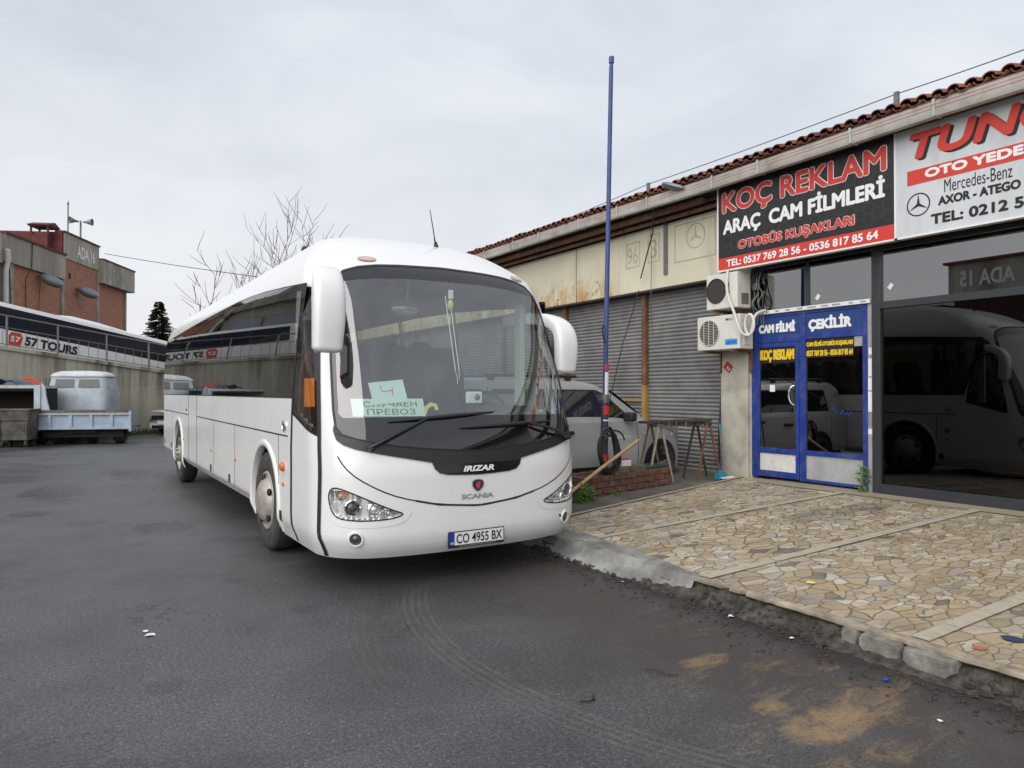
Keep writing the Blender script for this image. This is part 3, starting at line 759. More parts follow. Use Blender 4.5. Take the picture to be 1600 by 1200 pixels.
# ghost of removed signage: frames and a ring left on the panel
gh = mk('fascia_ghost', (.44, .42, .325), .7, var=.25, vs=6)
def frame_rect(mb, y0, y1, z0, z1, w, x):
    for (a, b, c, d) in ((y0, y1, z0, z0 + w), (y0, y1, z1 - w, z1), (y0, y0 + w, z0 + w, z1 - w), (y1 - w, y1, z0 + w, z1 - w)):
        mb.add([(x, a, c), (x, b, c), (x, b, d), (x, a, d)], [(3, 2, 1, 0)], 0, False)
mb = MB()
gx = 8.7975
frame_rect(mb, 7.95, 8.86, 3.78, 4.42, .02, gx); frame_rect(mb, 9.72, 10.1, 3.86, 4.32, .02, gx); frame_rect(mb, 9.22, 9.52, 3.88, 4.38, .02, gx)
mb2 = []
def ring_flat(mb, c, r0, r1, x, n=40):
    vs = []
    for i in range(n):
        t = 2 * math.pi * i / n
        vs += [(x, c[0] + r0 * math.cos(t), c[1] + r0 * math.sin(t)), (x, c[0] + r1 * math.cos(t), c[1] + r1 * math.sin(t))]
    mb.add(vs, [(2 * i, 2 * i + 1, (2 * i + 3) % (2 * n), (2 * i + 2) % (2 * n)) for i in range(n)], 0, False)
def star_flat(mb, c, r, x, w=.14):
    for k in range(3):
        a = R(90 + 120 * k); p = (c[0] + r * math.cos(a), c[1] + r * math.sin(a))
        q1 = (c[0] + r * w * math.cos(a + R(60)), c[1] + r * w * math.sin(a + R(60))); q2 = (c[0] + r * w * math.cos(a - R(60)), c[1] + r * w * math.sin(a - R(60)))
        mb.add([(x, *c), (x, *q2), (x, *p), (x, *q1)], [(0, 1, 2, 3)], 0, False)
ring_flat(mb, (8.38, 4.17), .19, .21, gx); star_flat(mb, (8.38, 4.17), .19, gx)
mb.build('faded_mark', gh, shop, auto=0, fixn=False)
text(shop, 'faded_mark', '96', (8.80, 10.06, 3.93), (0, -1, 0), (0, 0, 1), .28, .3, gh, lift=.0026)
text(shop, 'faded_mark', '3', (8.80, 9.45, 3.95), (0, -1, 0), (0, 0, 1), .16, .34, gh, lift=.0026)
# roller shutters
def shutter(y0, y1, z0=.12, z1=3.42, x=9.03):
    mb = MB(); p = .068; n = int((z1 - z0) / p)
    rows = []
    for i in range(n):
        z = z0 + i * p
        for (dz, dx) in ((0, .010), (.006, .0), (.020, -.011), (.040, -.013), (.058, -.004), (.064, .008)):
            rows.append([(x + dx + .004 * nz(y, z, 3, .8), y, z + dz) for y in (y0, (y0 + y1) / 2, y1)])
    mb.loft(rows, closed=False, caps=False)
    return mb.build('roller_shutter', 'galv', shop, auto=50)
for (a, b) in ((7.87, 9.74), (9.86, 12.18), (12.30, 14.7), (14.82, 17.2), (17.3, 19.8), (19.9, 26), (26.1, 33), (33.1, 39.8)): shutter(a, b)
for y in (9.80, 12.24, 14.76, 17.25, 19.85, 26.05, 33.05):
    mb = MB(); mb.box(8.95, 9.06, y - .05, y + .05, 1.72, 3.40); gpart = mb.build('shutter_guide', 'rust', shop)
    mb = MB(); mb.box(8.948, 9.062, y - .052, y + .052, .12, 1.719); mb.build('painted_foot', 'yellow_guide', gpart)
mb = MB(); mb.box(8.985, 9.01, 9.86, 12.18, 1.42, 1.47); mb.build('shutter_rail', 'yellow_guide', shop)

# blue aluminium shopfront with its door
mb = MB()
bx0, bx1 = 8.83, 8.89
mb.box(bx0, bx1, 7.19, 7.282, .335, 2.74); mb.box(bx0, bx1, 6.355, 6.455, .335, 2.70); mb.box(bx0, bx1, 5.435, 5.505, .335, 2.70)
mb.box(bx0, bx1, 6.455, 7.19, 2.32, 2.42); mb.box(bx0, bx1, 5.505, 6.355, 2.335, 2.42); mb.box(bx0, bx1, 5.435, 7.19, 2.70, 2.74)
mb.box(bx0, bx1, 5.505, 6.355, .71, .775); mb.box(bx0 + .01, bx1, 5.505, 6.355, .335, .375)
bf = mb.build('blue_shopfront', 'blue_paint', shop, bevel=.004)
for (a, b, w) in ((6.455, 7.19, 'CAM FİLMİ'), (5.505, 6.355, 'ÇEKİLİR')):
    mb = MB(); mb.box(8.845, 8.875, a, b, 2.42, 2.70); mb.build('header_panel', 'sign_navy', bf)
text(bf, 'lettering', 'CAM FİLMİ', (8.845, 7.155, 2.465), (0, -1, 0), (0, 0, 1), .63, .17, 'white_text', fat=.011)
text(bf, 'lettering', 'ÇEKİLİR', (8.845, 6.31, 2.435), (0, -1, 0), (0, 0, 1), .65, .215, 'white_text', fat=.011)
mb = MB(); mb.box(8.855, 8.863, 5.505, 6.355, .775, 2.335); mb.build('pane', 'film_glass', bf)
mb = MB(); mb.box(8.848, 8.8535, 5.64, 6.352, 2.075, 2.333); mb.build('black_film', 'black', bf)
mb = MB(); mb.box(8.848, 8.8535, 5.51, 5.63, 2.20, 2.333); mb.build('grey_film', 'grey_panel', bf)
text(bf, 'lettering', 'CAM FİLMİ-OTOBÜS KUŞAKLARI', (8.848, 6.345, 2.215), (0, -1, 0), (0, 0, 1), .70, .095, 'yellow_sign' if 'yellow_sign' in MT else mk('yellow_letters', (.80, .55, .02), .5), fat=.004)
MT['yellow_sign'] = bpy.data.materials['yellow_letters']
text(bf, 'lettering', '0537 769 28 56 - 0536 817 85 64', (8.848, 6.345, 2.095), (0, -1, 0), (0, 0, 1), .70, .08, 'yellow_sign', fat=.004)
mb = MB(); mb.box(8.85, 8.87, 5.505, 6.355, .375, .71); mb.build('grey_kick_panel', 'grey_panel', bf)
mb = MB()
for k, (y, z) in enumerate([(5.93, 1.37), (5.90, 1.33), (5.83, 1.31), (5.80, 1.335), (5.775, 1.30), (5.74, 1.315), (5.72, 1.28), (5.69, 1.31)]):
    mb.cyl((8.8545, y, z), (8.852, y, z), .012, n=10)
mb.build('blue_dots', 'plate_blue', bf)
# hinged leaf
mb = MB()
dx0, dx1 = 8.822, 8.872
mb.box(dx0, dx1, 6.46, 6.515, .35, 2.315); mb.box(dx0, dx1, 7.135, 7.185, .35, 2.315); mb.box(dx0, dx1, 6.515, 7.135, 2.25, 2.315)
mb.box(dx0, dx1, 6.515, 7.135, .695, .775); mb.box(dx0, dx1, 6.515, 7.135, .35, .44)
dr = mb.build('door', 'blue_paint', shop, bevel=.004)
mb = MB(); mb.box(8.843, 8.851, 6.515, 7.135, .775, 2.25); mb.build('pane', 'film_glass', dr)
mb = MB(); mb.box(8.838, 8.856, 6.515, 7.135, .44, .695); mb.build('kick_panel', 'white_panel', dr)
mb = MB(); mb.box(8.836, 8.8415, 6.517, 7.133, 2.02, 2.248); mb.build('black_film', 'black', dr)
text(dr, 'lettering', 'KOÇ REKLAM', (8.836, 7.125, 2.03), (0, -1, 0), (0, 0, 1), .59, .19, 'yellow_sign', fat=.010)
mb = MB(); mb.tube([(8.822 - .055 * math.sin(t) - .0, 6.50 + .03 * (1 - math.sin(t)) + .085 * math.sin(t) , 1.55 + .135 * math.cos(t)) for t in [math.pi * i / 14 for i in range(15)]], .011)
mb.build('handle', 'chrome', dr)
mb = MB(); mb.box(8.838, 8.8415, 6.87, 6.96, 1.60, 1.70); mb.build('paper_note', 'paper_white', dr)
# white rail over the blue front, grey post with stickers
mb = MB(); mb.box(8.795, 8.85, 5.38, 7.15, 2.745, 2.80); rail = mb.build('header_rail', 'sign_white', shop, bevel=.004)
mb = MB(); yy = 7.0
while yy > 5.45:
    l = random.uniform(.05, .14); mb.box(8.7935, 8.796, yy - l, yy, 2.76, 2.785); yy -= l + random.uniform(.05, .12)
mb.build('printed_strip', 'grey_panel', rail)
mb = MB(); mb.box(8.835, 8.95, 5.365, 5.435, .30, 2.745); post = mb.build('grey_post', 'grey_panel', shop, bevel=.004)
for (z0, z1) in ((2.08, 2.17), (1.80, 2.03), (1.62, 1.78), (1.34, 1.60), (1.05, 1.12)):
    mb = MB(); mb.box(8.832, 8.836, 5.375, 5.375 + random.uniform(.04, .055), z0, z1); mb.build('torn_sticker', 'paper_white', post)
# dark aluminium front
ax0, ax1 = 8.80, 8.90
for y in (5.305, 2.62, -.2, -3.2, -6.9): mb = MB(); mb.box(ax0, ax1, y - .055, y + .055, .30, 3.47); mb.build('dark_mullion', 'dark_metal', shop, bevel=.004)
for (a, b) in ((2.675, 5.25), (-.145, 2.565), (-3.145, -.255), (-6.845, -3.255)):
    for (xx, z0, z1) in ((ax0 + .006, 2.655, 2.745), (ax0 - .01, .285, .43), (ax0 + .006, 3.40, 3.468)): mb = MB(); mb.box(xx, ax1, a, b, z0, z1); mb.build('dark_transom', 'dark_metal', shop, bevel=.004)
mb = MB()
mb.box(8.82, 8.88, 6.295, 6.345, 2.80, 3.47); mb.box(8.82, 8.88, 7.235, 7.28, 2.80, 3.47); mb.box(8.82, 8.88, 5.36, 7.235, 3.42, 3.47)
mb.build('dark_window_frame', 'dark_metal', shop, bevel=.003)
for (a, b, c, d, m) in ((5.36, 6.295, 2.80, 3.42, 'clear_shop_glass'), (6.345, 7.235, 2.80, 3.42, 'clear_shop_glass'), (2.675, 5.25, 2.745, 3.40, 'clear_shop_glass'), (-.145, 2.565, 2.745, 3.40, 'clear_shop_glass'), (-3.145, -.255, 2.745, 3.4, 'clear_shop_glass'), (-6.845, -3.255, 2.745, 3.4, 'clear_shop_glass'),
                        (2.675, 5.25, .43, 2.655, 'dark_shop_glass'), (-.145, 2.565, .43, 2.655, 'dark_shop_glass'), (-3.145, -.255, .43, 2.655, 'dark_shop_glass'), (-6.845, -3.255, .43, 2.655, 'dark_shop_glass')):
    mb = MB(); mb.box(8.846, 8.856, a, b, c, d); mb.build('window_pane', m, shop)
for (y, z) in ((6.16, 2.91), (5.13, 2.93)):
    mb = MB(); mb.obox((8.842, y, z), (1, 0, 0), (0, .8, .6), (0, -.6, .8), .004, .055, .075); mb.build('paper_tag', 'paper_white', shop)
mb = MB(); mb.obox((8.79, 7.70, 1.985), (1, 0, 0), (0, .78, .62), (0, -.62, .78), .012, .14, .12); np_ = mb.build('number_plate', mk('red_enamel', (.35, .03, .03), .4), shop)
text(np_, 'numeral', '13', (8.784, 7.725, 1.96), (0, -.78, -.62), (0, -.62, .78), .06, .05, 'white_text', bold=.02)

# ---- signs on the building
def sign_board(name, label, y1, y0, z0, z1, mat, border):
    s = thing(name, label, 'sign', (8.7, (y0 + y1) / 2, z0))
    mb = MB(); mb.box(8.70, 8.78, y0, y1, z0, z1); mb.build('board', mat, s)
    mb = MB(); w = .022
    mb.box(8.688, 8.79, y0 - w, y1 + w, z0 - w, z0); mb.box(8.688, 8.79, y0 - w, y1 + w, z1, z1 + w); mb.box(8.688, 8.79, y1, y1 + w, z0, z1)
    if border: mb.box(8.688, 8.79, y0 - w, y0, z0, z1)
    mb.build('edge_trim', 'sign_white', s)
    return s
s1 = sign_board('shop_sign', 'black and red shop sign reading KOÇ REKLAM above the blue door', 7.80, 4.975, 3.49, 4.80, 'sign_black', False)
D, U = (0, -1, 0), (0, 0, 1)
# hexagon mesh pattern
mb = MB(); hr = .085
for i in range(-2, 22):
    for j in range(-1, 12):
        cy = 7.75 - i * hr * 1.5; cz = 3.72 + j * hr * 1.732 + (hr * .866 if i % 2 else 0)
        if not (5.05 < cy < 7.72 and 3.78 < cz < 4.74): continue
        pts = [(cy + hr * .93 * math.cos(R(60 * k)), cz + hr * .93 * math.sin(R(60 * k))) for k in range(6)]
        pin = [(cy + hr * .86 * math.cos(R(60 * k)), cz + hr * .86 * math.sin(R(60 * k))) for k in range(6)]
        mb.add([(8.6985, *p) for p in pts] + [(8.6985, *p) for p in pin], [(k, (k + 1) % 6, 6 + (k + 1) % 6, 6 + k) for k in range(6)], 0, False)
mb.build('hexagon_pattern', 'sign_hex', s1, auto=0, fixn=False)
mb = MB(); mb.box(8.697, 8.7005, 4.975, 7.80, 3.49, 3.675); mb.build('red_band', 'sign_red', s1)
def outlined(parent, body, y, z, w, h, mat, out, fat, of, lift=.004, shear=0.):
    text(parent, 'lettering', body, (8.70, y, z), D, U, w, h, out, lift=lift, fat=fat + of, shear=shear, grow=of)
    text(parent, 'lettering', body, (8.70, y, z), D, U, w, h, mat, lift=lift + .004, fat=fat, shear=shear)
outlined(s1, 'KOÇ REKLAM', 7.72, 4.30, 2.63, .385, 'sign_red', 'sign_white', .014, .011)
text(s1, 'lettering', 'ARAÇ  CAM FİLMLERİ', (8.70, 7.71, 3.99), D, U, 2.60, .335, 'white_text', fat=.012, lift=.004)
outlined(s1, 'OTOBÜS KUŞAKLARI', 7.42, 3.735, 1.90, .195, 'sign_red', 'sign_white', .008, .006)
text(s1, 'lettering', 'TEL: 0537 769 28 56 - 0536 817 85 64', (8.70, 7.64, 3.53), D, U, 2.44, .11, 'white_text', fat=.005, lift=.006)
s2 = sign_board('shop_sign', 'light grey shop sign reading TUNÇ with a ringed star, right of the black sign', 4.968, 1.2, 3.49, 4.82, 'sign_grey', True)
text(s2, 'lettering', 'TUNÇ', (8.70, 4.765, 4.305), D, U, 1.62, .39, 'black', lift=.003, fat=.021, shear=.22)
text(s2, 'lettering', 'TUNÇ', (8.70, 4.80, 4.33), D, U, 1.62, .39, 'sign_red', lift=.007, fat=.021, shear=.22)
mb = MB(); mb.box(8.6955, 8.7005, 1.45, 4.83, 4.10, 4.275); mb.build('red_band', 'sign_red', s2)
text(s2, 'lettering', 'OTO YEDEK PARÇA', (8.70, 4.62, 4.12), D, U, 1.92, .135, 'white_text', lift=.007, fat=.009)
text(s2, 'lettering', 'Mercedes-Benz', (8.70, 4.40, 3.925), D, U, .71, .15, 'black', lift=.003)
text(s2, 'lettering', 'AXOR - ATEGO', (8.70, 4.47, 3.785), D, U, .86, .105, 'black', lift=.003, fat=.006)
text(s2, 'lettering', 'TEL: 0212 54', (8.70, 4.555, 3.575), D, U, 1.08, .125, 'black', lift=.003, fat=.007)
mb = MB(); ring_flat(mb, (4.70, 3.85), .125, .14, 8.6965); star_flat(mb, (4.70, 3.85), .125, 8.6965, .16)
mb.build('star_emblem', 'black', s2, auto=0, fixn=False)
SK = 8.46 / 8.70
for s_ in (s1, s2):
    for ch in s_.children:
        for v in ch.data.vertices: v.co = (v.co.x * SK, v.co.y * SK, 1.6 + (v.co.z - 1.6) * SK)

# ---- air conditioners, hose, floodlight, cables, roof posts
def ac_unit(label, y0, y1, z0, z1, fan_c, fan_r, kindn):
    t = thing('air_conditioner', label, 'air conditioner', (8.6, (y0 + y1) / 2, z0), group='air conditioners on the pillar')
    mb = MB(); mb.box(8.42, 8.72, y0, y1, z0, z1); cs = mb.build('casing', 'ac_white', t, bevel=.015)
    mb = MB(); mb.cyl((8.4195, fan_c[0], fan_c[1]), (8.4165, fan_c[0], fan_c[1]), fan_r, n=40); mb.build('fan_opening', 'ac_dark', t)
    mb = MB()
    for k in range(5):
        a = R(72 * k + 15); p = (fan_c[0] + fan_r * .8 * math.cos(a), fan_c[1] + fan_r * .8 * math.sin(a))
        mb.add([(8.4155, fan_c[0] + .04 * math.cos(a + 1.2), fan_c[1] + .04 * math.sin(a + 1.2)), (8.4155, p[0], p[1]), (8.413, fan_c[0] + fan_r * .75 * math.cos(a + .7), fan_c[1] + fan_r * .75 * math.sin(a + .7))], [(0, 1, 2)])
    mb.build('fan', 'ac_dark', t, auto=0)
    mb = MB()
    if kindn:
        for k in range(-7, 8):
            zz = fan_c[1] + k * fan_r / 7.6; hw = math.sqrt(max(0, fan_r ** 2 - (zz - fan_c[1]) ** 2))
            mb.cyl((8.407, fan_c[0] - hw, zz), (8.407, fan_c[0] + hw, zz), .0035, n=6)
        for k in (-1, 0, 1):
            yy = fan_c[0] + k * fan_r / 2; hh = math.sqrt(fan_r ** 2 - (yy - fan_c[0]) ** 2)
            mb.cyl((8.403, yy, fan_c[1] - hh), (8.403, yy, fan_c[1] + hh), .006, n=6)
    mb.tube([(8.41, fan_c[0] + fan_r * math.cos(R(10 * k)), fan_c[1] + fan_r * math.sin(R(10 * k))) for k in range(37)], .007, n=6, caps=False)
    mb.build('fan_grille', 'ac_grille' if kindn else 'ac_dark', t)
    for yy in (y0 + .12, y1 - .14):
        mb = MB(); mb.box(8.38, 8.84, yy - .02, yy + .02, z0 - .04, z0 - .005); mb.box(8.80, 8.84, yy - .02, yy + .02, z0 - .35, z0 - .041)
        mb.build('bracket', 'rust', t)
    mb = MB(); mb.box(8.50, 8.66, y0 - .012, y0, z0 + .06, z0 + .22); mb.build('valve_cover', 'ac_white' if kindn else 'grey_metal', t, bevel=.006)
    return t, cs
a1, c1 = ac_unit('white air conditioner with a dark open fan, upper one on the pillar', 7.20, 7.80, 2.85, 3.385, (7.60, 3.13), .185, 0)
text(a1, 'lettering', 'arçelik', (8.4185, 7.33, 2.99), (0, 0, 1), (0, 1, 0), .25, .075, 'black', bold=.02)
a2, c2 = ac_unit('cream air conditioner with louvred grille and blue sticker, lower one on the pillar', 7.16, 7.99, 2.235, 2.755, (7.74, 2.50), .195, 1)
text(a2, 'lettering', 'Mini', (8.4185, 7.42, 2.665), D, U, .13, .04, 'grey_metal', bold=.01)
mb = MB(); mb.box(8.4165, 8.4205, 7.20, 7.43, 2.30, 2.385); st_ = mb.build('blue_sticker', 'sticker_blue', a2)
text(st_, 'sticker_print', 'A++', (8.4165, 7.40, 2.315), D, U, .17, .045, 'plate_blue', bold=.02, lift=.002)
mb = MB()
pts = [(8.40, 7.36, 3.42), (8.37, 7.36, 3.2), (8.37, 7.33, 3.0), (8.36, 7.22, 2.80), (8.35, 7.14, 2.62), (8.36, 7.10, 2.48), (8.40, 7.06, 2.43)]
for k in range(15): a = R(-90 + 26 * k); pts.append((8.44 + .004 * k, 7.02 - .095 * math.cos(a), 2.575 + .155 * math.sin(a)))
pts += [(8.55, 7.0, 2.72), (8.68, 6.99, 2.78), (8.76, 6.97, 2.80)]
def smooth_pts(pts, it=2):
    pts = [Vector(p) for p in pts]
    for _ in range(it):
        q = [pts[0]]
        for a, b in zip(pts[:-1], pts[1:]): q += [a * .75 + b * .25, a * .25 + b * .75]
        pts = q + [pts[-1]]
    return pts
mb.tube(smooth_pts(pts), .020, n=8)
tag(mb.build('hose', 'hose'), 'white insulated hose looping beside the two air conditioners', 'hose')
mb = MB()
for k in range(4):
    y = 7.20 - .05 * k; w_ = [random.uniform(-.07, .07) for _ in range(8)]
    mb.tube(smooth_pts([(8.80, y, 3.42), (8.74 + w_[0] * .4, y + w_[1], 3.2), (8.78, y + w_[2], 3.05), (8.70 + w_[3] * .5, y + w_[4], 2.92), (8.78, y + w_[5], 2.78), (8.80, y + w_[6], 2.6)]), .007 + .003 * (k % 2), n=6)
mb.box(8.74, 8.80, 7.10, 7.17, 3.12, 3.22)
tag(mb.build('wiring', 'grey_metal'), 'tangle of grey cables and a junction box right of the upper air conditioner', 'cable')

fl = thing('floodlight', 'grey LED street light head bolted to the eave left of the black sign', 'lamp', (8.3, 8.15, 4.8))
mb = MB(); rings = []
for (t_, w, h) in ((-.02, .04, .03), (.03, .10, .05), (.12, .12, .06), (.30, .115, .06), (.40, .07, .04), (.43, .03, .02)):
    c = Vector((8.28 - t_ * .55, 8.05 + t_ * .75, 4.76 + t_ * .33)); s_ = Vector((.75, .6, .1)).normalized(); u_ = Vector((-.3, -.2, .93)).normalized()
    rings.append([c + s_ * w * math.cos(R(30 * k)) + u_ * h * math.sin(R(30 * k)) for k in range(12)])
mb.loft(rings); mb.build('lamp_head', 'lamp_grey', fl)
mb = MB(); mb.cyl((8.36, 7.95, 4.74), (8.28, 8.06, 4.765), .025); mb.box(8.34, 8.50, 7.90, 8.0, 4.69, 4.76); mb.build('mount', 'grey_metal', fl)
mb = MB(); mb.obox((8.18, 8.17, 4.79), (-.55, .75, .33), (.75, .6, .1), (-.3, -.2, .93), .2, .1, .006); 
def wire(name, label, pts, r, mat='cable', cat='cable', sag=0.0, n=16):
    mb = MB(); P = []
    for a, b in zip(pts[:-1], pts[1:]):
        a = Vector(a); b = Vector(b)
        for i in range(n):
            t = i / n; p = a.lerp(b, t); p.z -= sag * (b - a).length * 4 * t * (1 - t); P.append(p)
    P.append(Vector(pts[-1])); mb.tube(P, r, n=6)
    return tag(mb.build(name, mat), label, cat)
wire('roof_wire', 'thin grey wire strung over posts along the tiled eave', [(9.0, -2.5, 5.42), (9.0, 3.7, 5.39), (9.0, 5.13, 5.405), (9.0, 9.72, 5.38), (9.0, 15.6, 5.15), (9.0, 30, 5.3)], .007, 'grey_metal', sag=.004)
for (y, lab, hh) in ((5.13, 'short grey post on the tiles above the grey sign', 5.43), (9.72, 'thin grey post on the tiles above the faded fascia', 5.40)):
    mb = MB(); mb.box(8.98, 9.02, y - .03, y + .03, 5.0, hh); mb.box(8.94, 9.06, y - .06, y + .06, 5.0, 5.05)
    if y < 6: mb.cyl((9.0, y + .3, 5.14), (9.0, y + .02, 5.30), .006)
    tag(mb.build('wire_post', 'grey_metal'), lab, 'post')
wire('dangling_cable', 'black cable hanging from the gutter across the faded fascia', [(8.2, 8.72, 4.80), (8.45, 9.02, 4.30), (8.72, 9.62, 3.62)], .012)
wire('dangling_cable', 'thin brown cord hanging from the eave over the shutter', [(8.66, 9.3, 4.5), (8.7, 9.32, 3.9), (8.74, 9.38, 3.2), (8.8, 9.4, 2.6), (8.8, 9.36, 2.55)], .006, 'rust')
wire('guy_rope', 'dark rope running from the fascia lip down to the blue pole', [(8.76, 9.72, 3.42), (7.5, 8.7, 2.35), (6.40, 7.72, 1.42)], .008, sag=.012)
# ================================================================ COACH
CXC, CY0, CW, CLEN = 3.015, 5.35, 1.29, 11.05
def _outline():
    n = 6.; Lc = .46; bu = .12; pts = []
    for i in range(900):
        t = i / 899 * math.pi / 2
        a = i / 599 * .92 if i < 600 else min(1., .92 + .08 * math.sin((i - 599) / 300 * math.pi / 2))
        q = 1 - math.sqrt(max(0, 1 - a ** n)); pts.append((a * CW, Lc * q + bu * a * a))
    Rr = .3; pts.append((CW, CLEN - Rr))
    for i in range(1, 13):
        t = i / 12 * math.pi / 2; pts.append((CW - Rr + Rr * math.cos(t), CLEN - Rr + Rr * math.sin(t)))
    pts.append((0, CLEN)); P = np.array(pts)
    return np.concatenate([[0], np.cumsum(np.hypot(*np.diff(P, axis=0).T))]), P
S_, P_ = _outline(); SMAX = float(S_[-1])
SH = np.array([(.25, .09), (.33, .03), (.45, 0), (.9, 0), (1.1, .03), (1.4, .12), (1.8, .26), (2.2, .42), (2.5, .55), (2.7, .67), (2.8, .78), (2.9, .93), (3.05, 1.22), (3.17, 1.6), (3.26, 2.1), (3.32, 2.7), (3.345, 3.1), (3.35, 3.3)])
WZ = np.array([(.25, 1.225), (.36, 1.265), (.42, 1.288), (.5, 1.29), (1.5, 1.29), (2.0, 1.279), (2.5, 1.245), (2.7, 1.205), (2.8, 1.15), (2.9, 1.07), (3.05, .93), (3.17, .77), (3.26, .58), (3.32, .38), (3.345, .2), (3.35, .02)])
def _pchip(K, n=6000):
    """smooth the profile knots without overshoot"""
    x, y = K[:, 0], K[:, 1]; h = np.diff(x); d = np.diff(y) / h; m = np.zeros(len(x))
    for i in range(1, len(x) - 1):
        if d[i - 1] * d[i] > 0:
            w1, w2 = 2 * h[i] + h[i - 1], h[i] + 2 * h[i - 1]; m[i] = (w1 + w2) / (w1 / d[i - 1] + w2 / d[i])
    m[0], m[-1] = d[0], d[-1]
    X = np.linspace(x[0], x[-1], n); k = np.clip(np.searchsorted(x, X) - 1, 0, len(h) - 1); t = (X - x[k]) / h[k]
    Y = y[k] * (1 + 2 * t) * (1 - t) ** 2 + h[k] * m[k] * t * (1 - t) ** 2 + y[k + 1] * t * t * (3 - 2 * t) + h[k] * m[k + 1] * t * t * (t - 1)
    return np.stack([X, Y], 1)
SH = _pchip(SH); WZ = _pchip(WZ)
def PTn(s, z, zp=None):
    s = np.asarray(s, float); z = np.asarray(z, float); zp = z if zp is None else np.asarray(zp, float)
    sg = np.where(s >= 0, 1., -1.); a = np.abs(s)
    x = np.interp(a, S_, P_[:, 0]); y = np.interp(a, S_, P_[:, 1])
    sh = np.interp(zp, SH[:, 0], SH[:, 1]); w = np.interp(zp, WZ[:, 0], WZ[:, 1])
    k = np.clip(y / (1.6 + 2.2 * np.maximum(0, sh - .67)), 0, 1); f = 1 - k * k * (3 - 2 * k)
    ry = np.where(z > 2.7, -(z - 2.7) ** 2 * 1.6 * np.clip((y - CLEN + 2.5) / 2.5, 0, 1), 0)
    return np.stack([CXC - sg * x * w / CW, CY0 + y + sh * f + ry, z], -1)
def NRM(s, z):
    h = 2e-3
    du = PTn(np.asarray(s) + h, z) - PTn(np.asarray(s) - h, z); dv = PTn(s, np.asarray(z) + h) - PTn(s, np.asarray(z) - h)
    n = np.cross(du, dv); n = n / np.maximum(1e-9, np.linalg.norm(n, axis=-1, keepdims=True))
    # outward = away from the middle of the coach
    c = PTn(s, z) - np.array([CXC, CY0 + 5.5, 1.6])
    return np.where((n * c).sum(-1, keepdims=True) < 0, -n, n)
def SURF(p, off=0.0):
    p = np.asarray(p, float).reshape(-1, 2)
    return PTn(p[:, 0], p[:, 1]) + NRM(p[:, 0], p[:, 1]) * off
def SIDE(p, off=0.0, sg=1):
    """(Y, z) on the straight side; sg=1 is the side towards the camera"""
    p = np.asarray(p, float).reshape(-1, 2); w = np.interp(p[:, 1], WZ[:, 0], WZ[:, 1])
    return np.stack([CXC - sg * (w + off), p[:, 0], p[:, 1]], -1)
def pin(P, poly):
    P = np.asarray(P, float); poly = np.asarray(poly, float); x, y = P[:, 0], P[:, 1]
    ins = np.zeros(len(P), bool); j = len(poly) - 1
    for i in range(len(poly)):
        xi, yi = poly[i]; xj, yj = poly[j]
        if yi != yj:
            c = ((yi > y) != (yj > y)) & (x < (xj - xi) * (y - yi) / (yj - yi) + xi); ins ^= c
        j = i
    return ins
def dens(poly, d):
    out = []
    for a, b in zip(poly, poly[1:] + poly[:1]):
        a = np.array(a, float); b = np.array(b, float); n = max(1, int(np.ceil(np.linalg.norm(b - a) / d)))
        out += [tuple(a + (b - a) * i / n) for i in range(n)]
    return out
def chaikin(poly, it=2):
    p = [np.array(q, float) for q in poly]
    for _ in range(it):
        q = []
        for a, b in zip(p, p[1:] + p[:1]): q += [a * .75 + b * .25, a * .25 + b * .75]
        p = q
    return [tuple(q) for q in p]
def inset(poly, d):
    """shrink a polygon by d"""
    P = np.array(poly, float); n = len(P); A = sum(P[i, 0] * P[(i + 1) % n, 1] - P[(i + 1) % n, 0] * P[i, 1] for i in range(n)); sgn = 1 if A > 0 else -1
    out = []
    for i in range(n):
        a = P[i] - P[i - 1]; b = P[(i + 1) % n] - P[i]
        na = np.array([-a[1], a[0]]) / (np.linalg.norm(a) + 1e-12) * sgn; nb = np.array([-b[1], b[0]]) / (np.linalg.norm(b) + 1e-12) * sgn
        m = na + nb; m = m / max(.35, (m @ m)) * 2; out.append(tuple(P[i] + m * d))
    return out
def patch(mb, outer, fn, off, sp=.06, inner=None, mi_out=0, mi_in=1, hole=False):
    outer = dens(list(outer), sp * .7); loops = [outer]
    if inner is not None: loops.append(dens(list(inner), sp * .7))
    pts = []; edges = []
    for lp in loops:
        b = len(pts); pts += lp; edges += [(b + i, b + (i + 1) % len(lp)) for i in range(len(lp))]
    A = np.array(outer); lo = A.min(0); hi = A.max(0)
    gx = np.arange(lo[0] + sp / 2, hi[0], sp); gy = np.arange(lo[1] + sp / 2, hi[1], sp)
    if len(gx) and len(gy):
        G = np.array([(a, b) for a in gx for b in gy]); G = G[pin(G, inset(outer, sp * .2))]; pts += [tuple(g) for g in G]
    r = geometry.delaunay_2d_cdt([Vector(p) for p in pts], edges, [], 1, 1e-6)
    V = np.array([tuple(v) for v in r[0]]); F = [tuple(f) for f in r[2]]
    C = np.array([V[list(f)].mean(0) for f in F]); ok = pin(C, outer)
    isin = pin(C, inner) if inner is not None else np.zeros(len(F), bool)
    W = fn(V, off)
    for tag_, sel in ((mi_out, ok & ~isin), (mi_in, ok & isin)):
        if tag_ == mi_in and (hole or inner is None): continue
        fs = [F[i] for i in np.nonzero(sel)[0]]
        if fs:
            b = len(mb.v); 
            mb.f += [tuple(i + b for i in f) for f in fs]; mb.mi += [tag_] * len(fs); mb.sm += [True] * len(fs)
            mb.v += [tuple(p) for p in W]
    return mb
